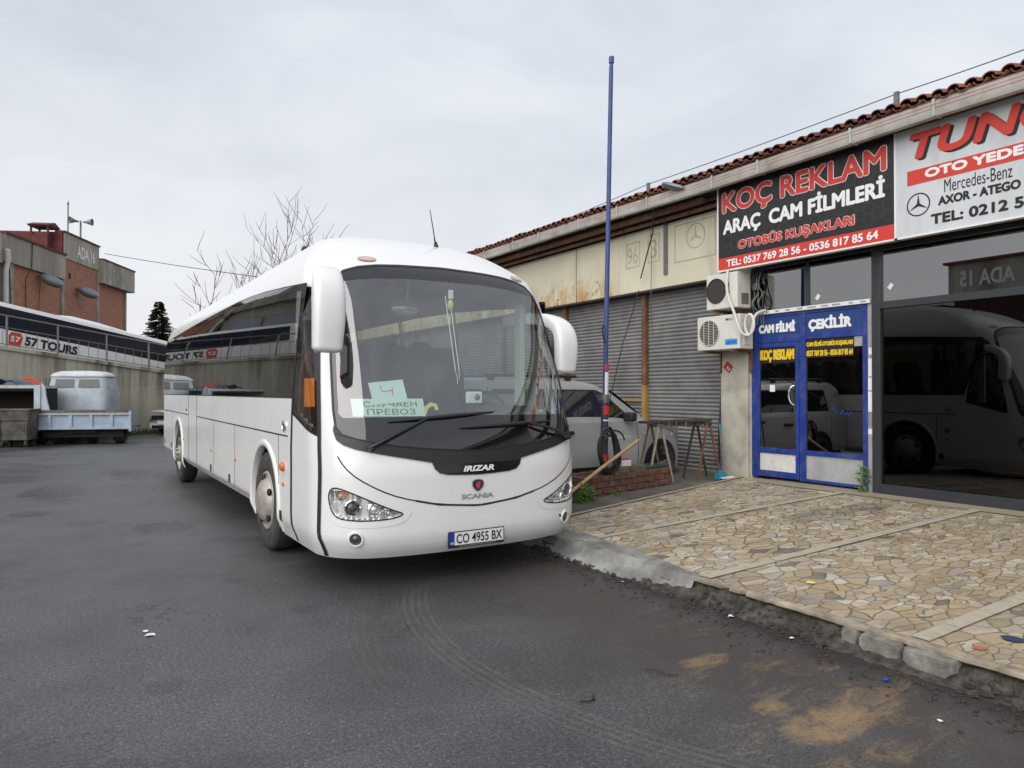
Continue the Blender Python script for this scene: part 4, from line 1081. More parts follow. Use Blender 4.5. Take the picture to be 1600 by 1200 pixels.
def strip(mb, line, w, fn, off, mi=0):
    """ribbon of width w along a (u, v) polyline"""
    P = np.array(dens(list(line) , .05)[:0] or line, float); Q = [P[0]]
    for a, b in zip(P[:-1], P[1:]):
        n = max(1, int(np.linalg.norm(b - a) / .05)); Q += [a + (b - a) * i / n for i in range(1, n + 1)]
    Q = np.array(Q); T = np.gradient(Q, axis=0); T /= np.linalg.norm(T, axis=1, keepdims=True) + 1e-12; N = np.stack([-T[:, 1], T[:, 0]], 1) * w / 2
    a = fn(Q + N, off); b = fn(Q - N, off); n = len(Q)
    mb.add([tuple(p) for p in a] + [tuple(p) for p in b], [(i, i + 1, n + i + 1, n + i) for i in range(n - 1)], mi, True)
    return mb
def mirror(poly): return [(-a, b) for a, b in poly][::-1]
def lift_text(parent, name, body, fn, u0, z0, w, h, mat, off=.006, bold=0., shear=0., sgn=-1):
    V, F, _ = text_geo(body, bold, shear); P = np.stack([u0 + sgn * V[:, 0] * w, z0 + V[:, 1] * h], 1)
    mb = MB(); mb.add([tuple(p) for p in fn(P, off)], F, 0, False)
    return mb.build(name, mat, parent, auto=0)

coach = thing('coach', 'large white single deck coach with black windscreen band parked beside the kerb', 'coach', (CXC, CY0 + 5.5, 0))

# --- outlines on the shell (s = arc along the plan outline from the nose, z = height)
half = [(0, 1.09), (.40, 1.115), (.73, 1.15), (1.02, 1.207), (1.15, 1.25), (1.20, 1.31), (1.207, 1.45), (1.187, 1.88), (1.162, 2.25), (1.14, 2.43), (1.10, 2.57), (1.02, 2.655), (.88, 2.70), (.70, 2.727), (.48, 2.742), (0, 2.757)]
WS = half + [(-a, b) for a, b in half[-2:0:-1]]
hin = [(0, 1.395), (1.13, 1.385), (1.165, 1.42), (1.14, 1.88), (1.118, 2.25), (1.085, 2.50), (1.03, 2.555), (.766, 2.592), (.392, 2.612), (0, 2.612)]
WSI = hin + [(-a, b) for a, b in hin[-2:0:-1]]
DOOR_R = [(2.06, .277), (2.112, .53), (2.112, 1.1), (2.06, 1.40), (1.984, 1.668), (1.81, 2.0), (1.673, 2.226), (1.53, 2.52)]
DOOR_F = [(1.362, .264), (1.405, .471), (1.385, 1.143), (1.352, 1.453), (1.314, 1.878), (1.275, 2.26), (1.235, 2.50)]
def along(line, z):
    A = np.array(line); return float(np.interp(z, A[:, 1], A[:, 0]))
DG = [(2.055, 1.415), (1.385, 1.235)] + [(along(DOOR_F, z), z) for z in (1.45, 1.88, 2.1, 2.26)] + [(along(DOOR_R, z), z) for z in (2.26, 2.0, 1.668)]
DGU = [(along(DOOR_F, 2.275), 2.275), (along(DOOR_F, 2.45) + .01, 2.45), (along(DOOR_F, 2.45) + .06, 2.505), (along(DOOR_R, 2.52), 2.52), (along(DOOR_R, 2.275), 2.275)]
wy = [5.9, 6.2, 6.6, 6.95, 7.4, 8.2, 9.3, 11.2, 13.1, 15.3, 16.15]; wz = [2.50, 2.535, 2.567, 2.59, 2.622, 2.668, 2.692, 2.69, 2.67, 2.635, 2.61]
def wtop(y): return float(np.interp(y, wy, wz))
BANDB = 1.552
def side_band(y0, y1, front=False):
    top = [(y, wtop(y)) for y in np.linspace(y0 + (-.30 if front else 0), y1, 14)]
    fr = [(y0 + .0, BANDB)] if not front else [(y0, BANDB), (y0 - .04, 1.67), (y0 - .15, 2.0), (y0 - .25, 2.22)]
    return fr + top + [(y1, BANDB)]
SEAMS = [6.47, 8.25, 9.95, 11.86, 12.74, 14.25, 15.55, 16.12]
bandpoly = side_band(6.47, 16.12, True)
ARCH = [(7.50, .50, .555), (13.95, .535, .555)]

# --- body shell
dz = .04
zr = np.unique(np.round(np.concatenate([np.arange(.25, 2.75, dz), np.linspace(2.75, 3.05, 9), [3.10, 3.14, 3.17, 3.2, 3.23, 3.26, 3.29, 3.32, 3.335, 3.345, 3.35]]), 4))
sh_ = np.concatenate([np.arange(0, 12.4, .04), [12.4]]); sh_ = sh_[sh_ < SMAX - .02]; sh_ = np.append(sh_, SMAX)
sr = np.concatenate([-sh_[:0:-1], sh_])
def zbot(s):
    a = np.abs(s); return np.interp(a, [0, 2.3, 2.9, 3.5, 8.6, 9.4, 10.2, SMAX], [.25, .25, .25, .385, .395, .40, .425, .43])
SS, ZZ = np.meshgrid(sr, zr); ZB = zbot(SS)
ZA = np.where(ZZ < .6, ZB + (ZZ - .25) / .35 * (.6 - ZB), ZZ)
def shell(off):
    P = PTn(SS, ZA, np.where(ZZ < .6, ZZ, ZA))
    if off: P = P + NRM(SS, np.clip(ZA, .3, 3.33)) * off
    return P
nz_, ns_ = SS.shape
cs = (SS[:-1, :-1] + SS[1:, 1:]) / 2; cz = (ZA[:-1, :-1] + ZA[1:, 1:] + ZA[:-1, 1:] + ZA[1:, :-1]) / 4
P0 = shell(0.0); cy = (P0[:-1, :-1, 1] + P0[1:, 1:, 1]) / 2
flat = np.stack([cs.ravel(), cz.ravel()], 1); flatY = np.stack([cy.ravel(), cz.ravel()], 1)
hole = pin(flat, inset(WSI, -.025))
onside = (np.abs(cs.ravel()) > 1.9) & (np.abs(P0[:-1, :-1, 0] - CXC).ravel() > 1.0)
hole |= onside & pin(flatY, inset(bandpoly, .035))
for poly in (DG, mirror(DG)): hole |= pin(flat, inset(poly, .025))
for (yc, zc, rr) in ARCH: hole |= onside & (np.hypot(flatY[:, 0] - yc, flatY[:, 1] - zc) < rr + .02)
HL = [(1.284, .83), (1.235, .846), (1.165, .832), (1.031, .779), (.893, .715), (.781, .665), (.668, .622), (.690, .592), (.74, .575), (.823, .564), (.92, .559), (1.072, .559), (1.21, .577), (1.267, .623), (1.298, .691), (1.311, .774)]
for poly in (HL, mirror(HL)): hole |= pin(flat, inset(poly, .015))
def shell_mesh(off, keep):
    P = shell(off).reshape(-1, 3); fs = []
    for k in np.nonzero(keep)[0]:
        j, i = divmod(int(k), ns_ - 1); a = j * ns_ + i
        fs.append((a, a + 1, a + ns_ + 1, a + ns_))
    m = MB(); m.add([tuple(p) for p in P], fs); return m
mb = shell_mesh(0, ~hole)
# dark joints between panels, laid on the shell
def both(fn_line, w, off=.002):
    for sg in (1, -1): strip(mb, fn_line, w, lambda p, o, sg=sg: SIDE(p, o, sg), off, 1)
both([(6.60, 1.195), (11.88, 1.222)], .014); both([(12.76, 1.225), (16.1, 1.235)], .014)
for y, z0, z1 in ((8.98, .39, 1.20), (6.93, .30, 1.19), (10.4, .39, 1.21), (14.75, .42, 1.225)): both([(y, z0), (y, z1)], .010)
for y in (11.88, 12.72): both([(y, .40), (y, 1.55)], .022)
smile = [(1.223, 1.148), (1.20, 1.059), (1.11, .949), (.97, .858), (.79, .77), (.606, .715), (.376, .668), (.049, .637), (-.049, .637), (-.376, .668), (-.606, .715), (-.79, .77), (-.97, .858), (-1.11, .949), (-1.2, 1.059), (-1.223, 1.148)]
strip(mb, chaikin(smile, 1)[1:-2] , .011, SURF, .002, 1)
strip(mb, [(.58, .7105), (.376, .665), (.049, .634), (-.049, .634), (-.376, .665), (-.58, .7105)], .016, SURF, .0025, 1)
strip(mb, [(1.39, .36), (1.2, .355), (.6, .352), (-.6, .352), (-1.2, .355), (-1.39, .36)], .004, SURF, .0015, 0)
body = mb.build('body', ['coach_white', 'gap'], coach, auto=30)
lin = shell_mesh(-.045, ~hole & (cz.ravel() > .95))
lin.build('inner_lining', 'coach_inside', coach, auto=0)
# underside, wheel wells, floor, interior
mb = MB()
for (y0, y1) in ((5.75, 6.9), (8.12, 13.3), (14.6, 16.2)): mb.box(CXC - 1.2, CXC + 1.2, y0, y1, .44, .48)
for (yc, zc, rr) in ARCH:
    for sg in (1, -1):
        X0 = CXC - sg * 1.27; X1 = CXC - sg * .62; vs = []
        for X in (X0, X1):
            for k in range(25): t = R(-25 + 230 * k / 24); vs.append((X, yc + .60 * math.cos(t), zc + .60 * math.sin(t)))
        mb.add(vs, [(k, k + 1, 26 + k, 25 + k) for k in range(24)] + [tuple(range(25, 50))])
    mb.box(CXC - .6, CXC + .6, yc - .7, yc + .7, .44, .48)
    mb.cyl((CXC - 1.0, yc, .5), (CXC + 1.0, yc, .5), .1)
mb.build('underbody', 'dark_inside', coach)
mb = MB(); mb.box(CXC - 1.2, CXC + 1.2, 6.5, 16.1, .93, .96); mb.box(CXC - 1.15, CXC + 1.15, 5.9, 6.5, .70, .73); mb.box(CXC - 1.15, CXC + 1.15, 16.1, 16.2, .9, 2.9)
mb.build('floor', 'coach_inside', coach)
# --- windscreen, black cowl under it
mb = MB(); patch(mb, WS, SURF, .006, .055, WSI, 1, 0)
ws = mb.build('windscreen', ['windscreen', 'frit'], coach, auto=0)
mb = MB(); strip(mb, WS + [WS[0]], .02, SURF, .009); mb.build('rubber_seal', 'rubber', ws, auto=0)
mb = MB(); strip(mb, [(1.20, 1.262), (1.02, 1.213), (.73, 1.156), (.4, 1.121), (0, 1.096), (-.4, 1.121), (-.73, 1.156), (-1.02, 1.213), (-1.2, 1.262)], .008, SURF, .021); mb.build('seam', 'black', ws, auto=0)
cb = [(0, .992), (.34, .994), (.60, 1.045), (.85, 1.092), (1.05, 1.135), (1.15, 1.17), (1.205, 1.21), (1.225, 1.28), (1.215, 1.33)]
CT = [(1.20, 1.30), (1.15, 1.256), (1.02, 1.213), (.73, 1.156), (.40, 1.121), (0, 1.096)]
COWL = cb + CT + [(-a, b) for a, b in CT[-2::-1]] + [(-a, b) for a, b in cb[:0:-1]]
mb = MB(); patch(mb, COWL, SURF, .012, .05); mb.build('windscreen_cowl', 'black_plastic', coach, auto=0)
ib = [(0, .896), (.13, .899), (.30, .908), (.375, .925), (.415, .96), (.432, 1.0), (.44, 1.03)]
IRI = ib + [(-a, b) for a, b in ib[:0:-1]]
mb = MB(); patch(mb, IRI, SURF, .009, .05); ip = mb.build('badge_panel', 'black_gloss', coach, auto=0)
lift_text(ip, 'lettering', 'IRIZAR', SURF, .158, .925, .30, .047, 'white_text', .012, .04, .25)
lift_text(coach, 'lettering', 'SCANIA', SURF, .172, .693, .31, .042, 'silver_text', .006, .03)
# round griffin badge: blue shield, red head, silver rim
eb = [(0.018 + .065 * math.cos(R(a)), .815 + .052 * math.sin(R(a))) for a in range(0, 360, 20)]
mb = MB(); patch(mb, chaikin([(.075, .845), (.018, .862), (-.04, .845), (-.04, .80), (-.012, .765), (.018, .748), (.048, .765), (.075, .80)], 1), SURF, .008, .02); em = mb.build('emblem', 'silver_text', coach, auto=0)
mb = MB(); patch(mb, chaikin([(.068, .84), (.018, .855), (-.033, .84), (-.033, .80), (-.008, .770), (.018, .755), (.044, .77), (.068, .80)], 1), SURF, .010, .02); mb.build('shield', mk('badge_blue', (.012, .025, .10), .3), em, auto=0)
mb = MB(); patch(mb, [(.035, .785), (.04, .81), (.03, .832), (.02, .842), (.016, .83), (.0, .836), (-.012, .825), (.0, .818), (-.004, .80), (.004, .782), (.02, .776)], SURF, .0125, .02); mb.build('red_head', 'sign_red', em, auto=0)
# --- side glazing
for sg in (1, -1):
    fn = lambda p, o, sg=sg: SIDE(p, o, sg)
    for a, b in zip(SEAMS[:-1], SEAMS[1:]):
        mb = MB(); poly = side_band(a + .004, b - .004, a == SEAMS[0]); patch(mb, poly, fn, .005, .09, inset(poly, .055), 1, 0)
        mb.build('side_window', ['side_glass', 'frit'], coach, auto=0)
    mb = MB(); strip(mb, bandpoly + [bandpoly[0]], .022, fn, .0035); mb.build('window_seal', 'rubber', coach, auto=0)
# --- front door (kerb side of the road: nearer the camera) and driver's window opposite
def door_side(flip):
    f = mirror if flip else (lambda p: p)
    ln = (lambda L_: [(-a, b) for a, b in L_]) if flip else (lambda L_: L_)
    if not flip:
        lower = [(along(DOOR_R, z), z) for z in (.29, .53, 1.1, 1.40)] + [(1.383, 1.235)] + [(along(DOOR_F, z), z) for z in (1.143, .8, .471, .28)]
        mb = MB(); patch(mb, lower, SURF, .006, .07); d = mb.build('door', 'coach_white', coach, auto=0)
        mb = MB(); strip(mb, DOOR_R[:5], .055, SURF, .009); strip(mb, DOOR_R[4:], .04, SURF, .009); strip(mb, DOOR_F, .04, SURF, .009)
        strip(mb, [(2.06, 1.415), (1.383, 1.238)], .016, SURF, .009); strip(mb, [(along(DOOR_R, 2.268), 2.268), (along(DOOR_F, 2.268), 2.268)], .03, SURF, .009)
        mb.build('door_seal', 'rubber', d, auto=0)
    else:
        d = coach
    mb = MB(); patch(mb, f(DG), SURF, .006, .07, f(inset(DG, .05)), 1, 0); mb.build('door_window' if not flip else 'driver_window', ['door_glass', 'frit'], d, auto=0)
    mb = MB(); patch(mb, f(DGU), SURF, .006, .07); mb.build('upper_window', 'frit', d, auto=0)
    return d
door_side(False); door_side(True)
# --- wheel arches
for sg in (1, -1):
    for (yc, zc, rr) in ARCH:
        mb = MB()
        rings = []
        a0, a1 = -22, 202
        for k in range(57):
            t = R(a0 + (a1 - a0) * k / 56); row = []
            for (r_, o) in ((rr - .005, -.06), (rr - .004, .006), (rr + .006, .016), (rr + .035, .017), (rr + .055, .010), (rr + .062, -.002)):
                yy, zz_ = yc + r_ * math.cos(t), zc + r_ * math.sin(t)
                row.append(tuple(SIDE([(yy, max(.27, zz_))], o, sg)[0]))
            rings.append(row)
        mb.loft(rings, closed=False, caps=False); mb.build('wheel_arch', 'coach_white', coach, auto=50)
# --- wheels
def coach_wheel(yc, sg, steer=0.):
    hx = CXC - sg * 1.235; zc = .50
    mb = MB(); ax = (-sg, 0, 0)
    T = .50
    prof = [(-.24, .29), (-.235, .34), (-.22, .44), (-.19, T - .015), (-.14, T), (-.02, T), (.015, T - .012), (.035, T - .04), (.045, .43), (.045, .36), (.035, .315), (.02, .295), (-.05, .285), (-.06, .26)]
    mb.lathe(prof, (hx, yc, zc), ax, 56)
    for dxx in (-.16, -.115, -.07, -.025):
        pass
    w = mb.build('wheel', 'tyre', coach, auto=50)
    mb = MB(); prof = [(.022, .296), (.036, .288), (.038, .272), (.015, .255), (-.03, .245), (-.06, .235), (-.075, .21), (-.05, .165), (-.01, .15), (.045, .145), (.06, .13), (.085, .105), (.105, .07), (.11, .035), (.11, 0.001)]
    if abs(yc - 7.5) < .5: prof = [(.022, .296), (.036, .288), (.038, .272), (.02, .258), (.025, .235), (.055, .215), (.085, .185), (.10, .15), (.115, .12), (.125, .08), (.13, .04), (.13, .001)]
    mb.lathe(prof, (hx, yc, zc), ax, 48); rim = mb.build('rim', 'rim', w, auto=35)
    mb = MB()
    for k in range(10):
        a = R(36 * k + 8); c = (hx, yc + .212 * math.cos(a), zc + .212 * math.sin(a))
        if abs(yc - 7.5) < .5:
            if k % 2 == 0:
                c = Vector((hx - sg * .0, yc + .222 * math.cos(a), zc + .222 * math.sin(a)))
                mb.ball(c + Vector((-sg * .052, 0, 0)), .022, .038, .038, 12, 8)
        else: mb.cyl(Vector(c) + Vector((-sg * -.068, 0, 0)), Vector(c) + Vector((-sg * -.062, 0, 0)), .034, n=12)
    mb.build('vent_hole', 'dark_inside', rim)
    mb = MB()
    for k in range(10):
        a = R(36 * k); c = Vector((hx, yc + .125 * math.cos(a), zc + .125 * math.sin(a)))
        mb.cyl(c + Vector((-sg * .06, 0, 0)), c + Vector((-sg * .10, 0, 0)), .013, n=6)
    if abs(yc - 7.5) > .5: mb.build('wheel_nut', 'grey_metal', rim)
for sg in (1, -1):
    coach_wheel(7.50, sg); coach_wheel(13.95, sg)
# --- side details: reflectors, marker lamps, handles, badge
for sg in (1, -1):
    fn = lambda p, o, sg=sg: SIDE(p, o, sg)
    mb = MB(); c = fn([(6.745, .908)], .0)[0]; mb.lathe([(0, .042), (.02, .042), (.035, .03), (.038, .001)], c, (-sg, 0, 0), 20); mb.build('side_indicator', 'amber', coach)
    for (y, z) in ((6.745, .748), (8.92, .80), (10.55, .80), (13.25, .80), (15.6, .82)):
        c = fn([(y, z)], 0)[0]; mb = MB(); mb.ball(c, .018, .035, .02, 12, 8); mb.build('side_marker', 'amber', coach)
    for (y, z) in ((6.86, .44), (9.3, .54), (10.6, .55), (14.9, .60), (15.9, .62)):
        mb = MB(); patch(mb, [(y - .05, z - .05), (y + .05, z - .05), (y + .05, z + .05), (y - .05, z + .05)], fn, .004, .05); mb.build('vent_grille', 'gap', coach, auto=0)
    c = fn([(6.72, 1.285)], 0)[0]; mb = MB(); mb.lathe([(0, .055), (.012, .052), (.016, .04), (.010, .034), (.010, .001)], c, (-sg, 0, 0), 24); lk = mb.build('lock', 'chrome', coach)
    c = fn([(12.95, 1.30)], 0)[0]; mb = MB(); mb.ball(c, .015, .05, .02, 10, 6); mb.build('handle', 'gap', coach)
# --- headlights
def headlight(flip):
    f = mirror if flip else (lambda p: p); k = -1 if flip else 1
    H = f(chaikin(HL, 1)); Hi = inset(H, .012)
    mb = MB(); patch(mb, inset(H, -.045), SURF, .0035, .05, Hi, 0, 1, hole=True); strip(mb, list(Hi) + [Hi[0]], .011, SURF, .006, 1); strip(mb, list(inset(H, -.045)) + [inset(H, -.045)[0]], .012, SURF, .0015, 0)
    hl = mb.build('headlight', ['coach_white', 'rubber'], coach, auto=0)
    W0 = SURF(dens(Hi, .04), .002); W1 = SURF(dens(inset(Hi, .01), .04), -.055); n = min(len(W0), len(W1))
    Hd = dens(Hi, .04); W0 = SURF(Hd, .002); W1 = SURF(Hd, -.06)
    mb = MB(); n = len(Hd); mb.add([tuple(p) for p in W0] + [tuple(p) for p in W1], [(i, (i + 1) % n, n + (i + 1) % n, n + i) for i in range(n)])
    patch(mb, Hi, lambda p, o: SURF(p, -.05 + .012 * np.sin(p[:, 0] * 60)[:, None] * 1.0), 0, .018)
    mb.build('reflector', 'lamp_silver', hl, auto=0)
    def disc(s, z, r, lens, depth, ringw=.018):
        p = SURF([(k * s, z)], -.05)[0]; nn = NRM(np.array([k * s]), np.array([z]))[0]; d = Vector(nn).lerp(Vector((0, -1, 0)), .5).normalized()
        mb = MB(); mb.lathe([(0, r + ringw), (depth, r + ringw * .8), (depth + .006, r + ringw * .4), (depth - .004, r), (depth - .012, r * .98)], p, d, 32); ring = mb.build('lamp_ring', 'chrome', hl)
        mb = MB(); mb.lathe([(depth - .012, r), (depth, r * .8), (depth + .008, r * .5), (depth + .011, .001)], p, d, 28); mb.build('lamp_lens', lens, hl)
    disc(1.105, .668, .050, 'lamp_dark', .028); disc(.915, .655, .040, 'lamp_silver', .022, .024); disc(.80, .625, .022, 'lamp_silver', .018, .012)
    disc(1.205, .765, .030, 'amber_pale', .02, .014)
    mb = MB(); patch(mb, f([(1.262, .80), (1.225, .822), (1.17, .81), (1.13, .79), (1.17, .745), (1.235, .74)]), SURF, -.028, .03); mb.build('amber_reflector', mk('amber_foil', (.50, .22, .12), .25, metal=.4), hl, auto=0)
    for j in range(9):
        s = 1.235 - j * .045; p = SURF([(k * s, .592 - .002 * j)], -.025)[0]
        mb = MB(); mb.ball(p, .016, .014, .012, 10, 6); mb.build('led', 'chrome', hl)
    mb = MB(); patch(mb, Hi, SURF, .005, .05); mb.build('clear_cover', 'lamp_clear', hl, auto=0)
headlight(False); headlight(True)
for s in (1.065, -1.0):
    p = SURF([(s, .425)], 0)[0]; d = Vector(NRM(np.array([s]), np.array([.425]))[0])
    mb = MB(); mb.lathe([(-.005, .068), (.008, .062), (.010, .050), (-.002, .046)], p, d, 32); fg = mb.build('fog_lamp', 'coach_white', coach)
    mb = MB(); mb.lathe([(.001, .047), (.004, .036), (.002, .03), (.012, .018), (.014, .001)], p, d, 28); mb.build('lamp_lens', mk('fog_lens' , (.10, .095, .085), .12, metal=.5), fg)
p = SURF([(-.915, .45)], .004)[0]; mb = MB(); mb.ball(p, .014, .006, .014, 10, 6); mb.build('bolt', 'gap', coach)
# marker lamps above the screen, aerials
AE = SURF([(-.425, 3.115)], .0)[0]
for s, z, m in ((.79, 2.795, 'amber_pale'), (-.98, 2.745, 'amber_pale')):
    mb = MB(); n = 20; patch(mb, [(s + .085 * math.cos(2 * math.pi * i / n), z + .021 * math.sin(2 * math.pi * i / n)) for i in range(n)], SURF, .010, .03); ml = mb.build('marker_lamp', m, coach, auto=0)
    mb = MB(); strip(mb, [(s + .09 * math.cos(2 * math.pi * i / n), z + .024 * math.sin(2 * math.pi * i / n)) for i in range(n + 1)], .010, SURF, .008); mb.build('lamp_ring', 'silver_text', ml, auto=0)
mb = MB(); mb.tube([(AE[0] - .01, AE[1], AE[2]), (AE[0] - .03, AE[1] - .01, AE[2] + .10), (AE[0] - .09, AE[1] - .03, AE[2] + .37)], [.012, .006, .004], n=6); mb.cyl((AE[0], AE[1], AE[2] - .03), (AE[0] - .012, AE[1], AE[2] + .05), .032, .014, 12); mb.build('aerial', 'cable', coach)
p = (2.35, 8.3, 3.24); mb = MB(); mb.ball(p, .03, .06, .05, 12, 8); mb.build('aerial', 'cable', coach)
# roof hump over the air conditioning
mb = MB(); rings = []
for i in range(29):
    q = i / 28; y = 7.55 + q * 4.2; hh = .10 * min(1, math.sin(min(1, q * 3.2) * math.pi / 2)) * min(1, (1 - q) * 4) ; ww = .62 * (1 - .25 * max(0, 1 - q * 5) ** 2)
    rings.append([(CXC + ww * u, y, 3.285 - .20 * (abs(u) ** 2.2) + hh * (1 - abs(u) ** 4) + (.0)) for u in np.linspace(-1, 1, 25)])
mb.loft(rings, closed=False, caps=False); mb.build('roof_hump', 'coach_white', coach, auto=0)
# --- number plate
pc = SURF([(.0, .36)], 0)[0]; px0 = CXC - .295
mb = MB(); yb = pc[1] - .022; mb.box(px0, px0 + .54, yb, yb + .02, .292, .428); pl = mb.build('number_plate', 'black_plastic', coach, bevel=.005)
mb = MB(); mb.box(px0 + .055, px0 + .53, yb - .003, yb, .315, .42); mb.build('plate_face', 'plate_white', pl)
mb = MB(); mb.box(px0 + .010, px0 + .052, yb - .003, yb, .315, .42); mb.build('plate_band', 'plate_blue', pl)
text(pl, 'characters', 'CO 4955 BX', (px0 + .07, yb - .003, .327), (1, 0, 0), (0, 0, 1), .445, .080, 'black', bold=.012)
text(pl, 'country_code', 'BG', (px0 + .017, yb - .003, .325), (1, 0, 0), (0, 0, 1), .028, .018, 'white_text', bold=.02)
mb = MB(); mb.box(px0 + .10, px0 + .46, yb - .0015, yb, .299, .308); mb.build('plate_strip', 'grey_metal', pl)
# --- mirrors
def superring(c, T, side, a, b, n=28, e=3.7):
    T = Vector(T).normalized(); S = Vector(side); S = (S - T * S.dot(T)).normalized(); U = T.cross(S)
    out = []
    for k in range(n):
        t = 2 * math.pi * k / n; cc, ss = math.cos(t), math.sin(t)
        out.append(Vector(c) + S * a * math.copysign(abs(cc) ** (2 / e), cc) + U * b * math.copysign(abs(ss) ** (2 / e), ss))
    return out
def coach_mirror(name, sx, path, sizes, glass_from):
    P = smooth_pts(path, 2); Sz = smooth_pts([(a, b, 0) for a, b in sizes], 2); rings = []
    for i, p in enumerate(P):
        d = P[min(i + 1, len(P) - 1)] - P[max(i - 1, 0)]
        rings.append(superring(p, d, (1, 0, 0), Sz[i][0], Sz[i][1]))
    c = sum(rings[-1], Vector()) / 28
    d = (P[-1] - P[-2]).normalized()
    rings.append([c + (q - c) * .82 + d * .022 for q in rings[-1]]); rings.append([c + (q - c) * .4 + d * .032 for q in rings[-2]])
    mb = MB(); mb.loft(rings); m = mb.build('mirror', 'coach_white', coach, auto=60)
    a, b = glass_from
    mb = MB(); mb.box(a[0] - .095, a[0] + .095, a[1] + .085, a[1] + .115, b, a[2]); mb.build('mirror_shell', 'black_plastic', m, bevel=.02)
    mb = MB(); mb.box(a[0] - .08, a[0] + .08, a[1] + .116, a[1] + .120, b + .02, a[2] - .02); mb.build('mirror_glass', 'mirror', m)
coach_mirror('mirror', 1, [(1.96, 6.40, 2.55), (1.91, 6.15, 2.57), (1.82, 5.80, 2.555), (1.75, 5.55, 2.50), (1.728, 5.44, 2.38), (1.725, 5.42, 2.18), (1.715, 5.43, 1.93)],
             [(.07, .12), (.09, .12), (.10, .085), (.115, .08), (.123, .08), (.125, .085), (.112, .075)], ((1.74, 5.42, 2.34), 1.93))
coach_mirror('mirror', -1, [(4.06, 6.62, 2.36), (4.12, 6.35, 2.37), (4.20, 6.08, 2.345), (4.255, 5.90, 2.275), (4.275, 5.83, 2.17), (4.28, 5.82, 2.02), (4.28, 5.84, 1.82)],
             [(.05, .07), (.065, .07), (.075, .065), (.10, .07), (.118, .072), (.12, .078), (.105, .07)], ((4.27, 5.82, 2.2), 1.82))
# --- wipers
def wiper(piv, elbow, b0, b1):
    mb = MB()
    A = [SURF([q], .035)[0] for q in (piv, elbow)]
    pts = [SURF([(piv[0] + (elbow[0] - piv[0]) * t, piv[1] + (elbow[1] - piv[1]) * t)], .04 + .03 * math.sin(math.pi * t))[0] for t in np.linspace(0, 1, 12)]
    mb.tube(pts, [.020 - .011 * t for t in np.linspace(0, 1, 12)], n=8)
    pv = SURF([piv], .0)[0]; mb.cyl(pv, SURF([piv], .055)[0], .035, .026, 16)
    w = mb.build('wiper', 'black_plastic', coach)
    m = (np.array(b0) + np.array(b1)) / 2
    bl = [SURF([np.array(b0) + (np.array(b1) - np.array(b0)) * t], .022 + .012 * math.sin(math.pi * t))[0] for t in np.linspace(0, 1, 16)]
    mb = MB(); mb.tube(bl, [.006 + .010 * math.sin(math.pi * t) for t in np.linspace(0, 1, 16)], n=8); mb.build('wiper_blade', 'rubber', w)
wiper((.94, 1.145), (.43, 1.372), (.772, 1.348), (-.207, 1.416)); wiper((-1.06, 1.165), (-.50, 1.318), (.146, 1.284), (-.83, 1.322))
# --- dashboard, steering wheel, seats, inside mirror
mb = MB(); rows = []
for s in np.linspace(-1.1, 1.1, 33):
    bp = SURF([(s, 1.36)], -.05)[0]; row = []
    for (dy, dz_) in ((.0, 0), (.03, .02), (.30, .03), (.42, .0), (.46, -.10), (.46, -.42)): row.append((bp[0], bp[1] + dy * (1 - .25 * abs(s)), 1.36 + dz_ + .03 * math.exp(-((s + .62) / .3) ** 2) * (dy > .2)))
    rows.append(row)
mb.loft(rows, closed=False, caps=False); mb.box(3.35, 3.98, 6.02, 6.2, 1.3, 1.46); mb.build('dashboard', 'dash', coach, auto=50)
mb = MB(); c = Vector((3.62, 6.36, 1.50)); ax_ = Vector((0, -.5, .86)).normalized(); u_ = Vector((1, 0, 0)); v_ = ax_.cross(u_)
mb.tube([c + (u_ * math.cos(t) + v_ * math.sin(t)) * .23 for t in np.linspace(0, 2 * math.pi, 41)], .017, n=8, caps=False)
for a in (90, 210, 330): mb.cyl(c, c + (u_ * math.cos(R(a)) + v_ * math.sin(R(a))) * .22, .014)
mb.cyl(c, c - ax_ * .45, .03); mb.build('steering_wheel', 'black_plastic', coach)
def seat_mesh():
    mb = MB(); mb.box(-.22, .22, -.22, .22, .36, .50); 
    mb.prism([(-.22, .0), (.22, .0), (.225, .55), (.19, .66), (.15, .78), (.10, .83), (-.10, .83), (-.15, .78), (-.19, .66), (-.225, .55)], (0, .20, .46), (1, 0, 0), (0, .17, .98), .11)
    mb.box(-.03, .03, -.1, .1, 0, .36); mb.box(-.255, -.225, -.2, .2, .56, .61)
    return mb
st0 = None
for r in range(11):
    for k, xo in enumerate((-.93, -.46, .46, .93)):
        y = 7.55 + r * .76
        if r == 0 and xo > .4: continue
        if 11.9 < y < 12.7 and xo < 0: continue
        if st0 is None:
            st0 = seat_mesh().build('seat', 'seat', coach, local=True, bevel=.03); st0.matrix_parent_inverse = WM[coach.name].inverted(); o = st0
        else:
            o = st0.copy(); COL.objects.link(o)
        o.location = (CXC + xo, y, .96)
mb = seat_mesh(); o = mb.build('driver_seat', 'seat', coach, local=True, bevel=.03); o.matrix_parent_inverse = WM[coach.name].inverted(); o.location = (3.62, 7.0, .80)
mb = seat_mesh(); o = mb.build('guide_seat', 'seat_red', coach, local=True, bevel=.03); o.matrix_parent_inverse = WM[coach.name].inverted(); o.location = (2.15, 6.75, .72)
mb = MB(); mb.ball((2.84, 6.55, 2.42), .15, .05, .085, 24, 14); mb.cyl((2.84, 6.5, 2.5), (2.84, 6.45, 2.66), .012); mb.build('inside_mirror', mk('inside_mirror', (.42, .46, .45), .15, metal=.6), coach)
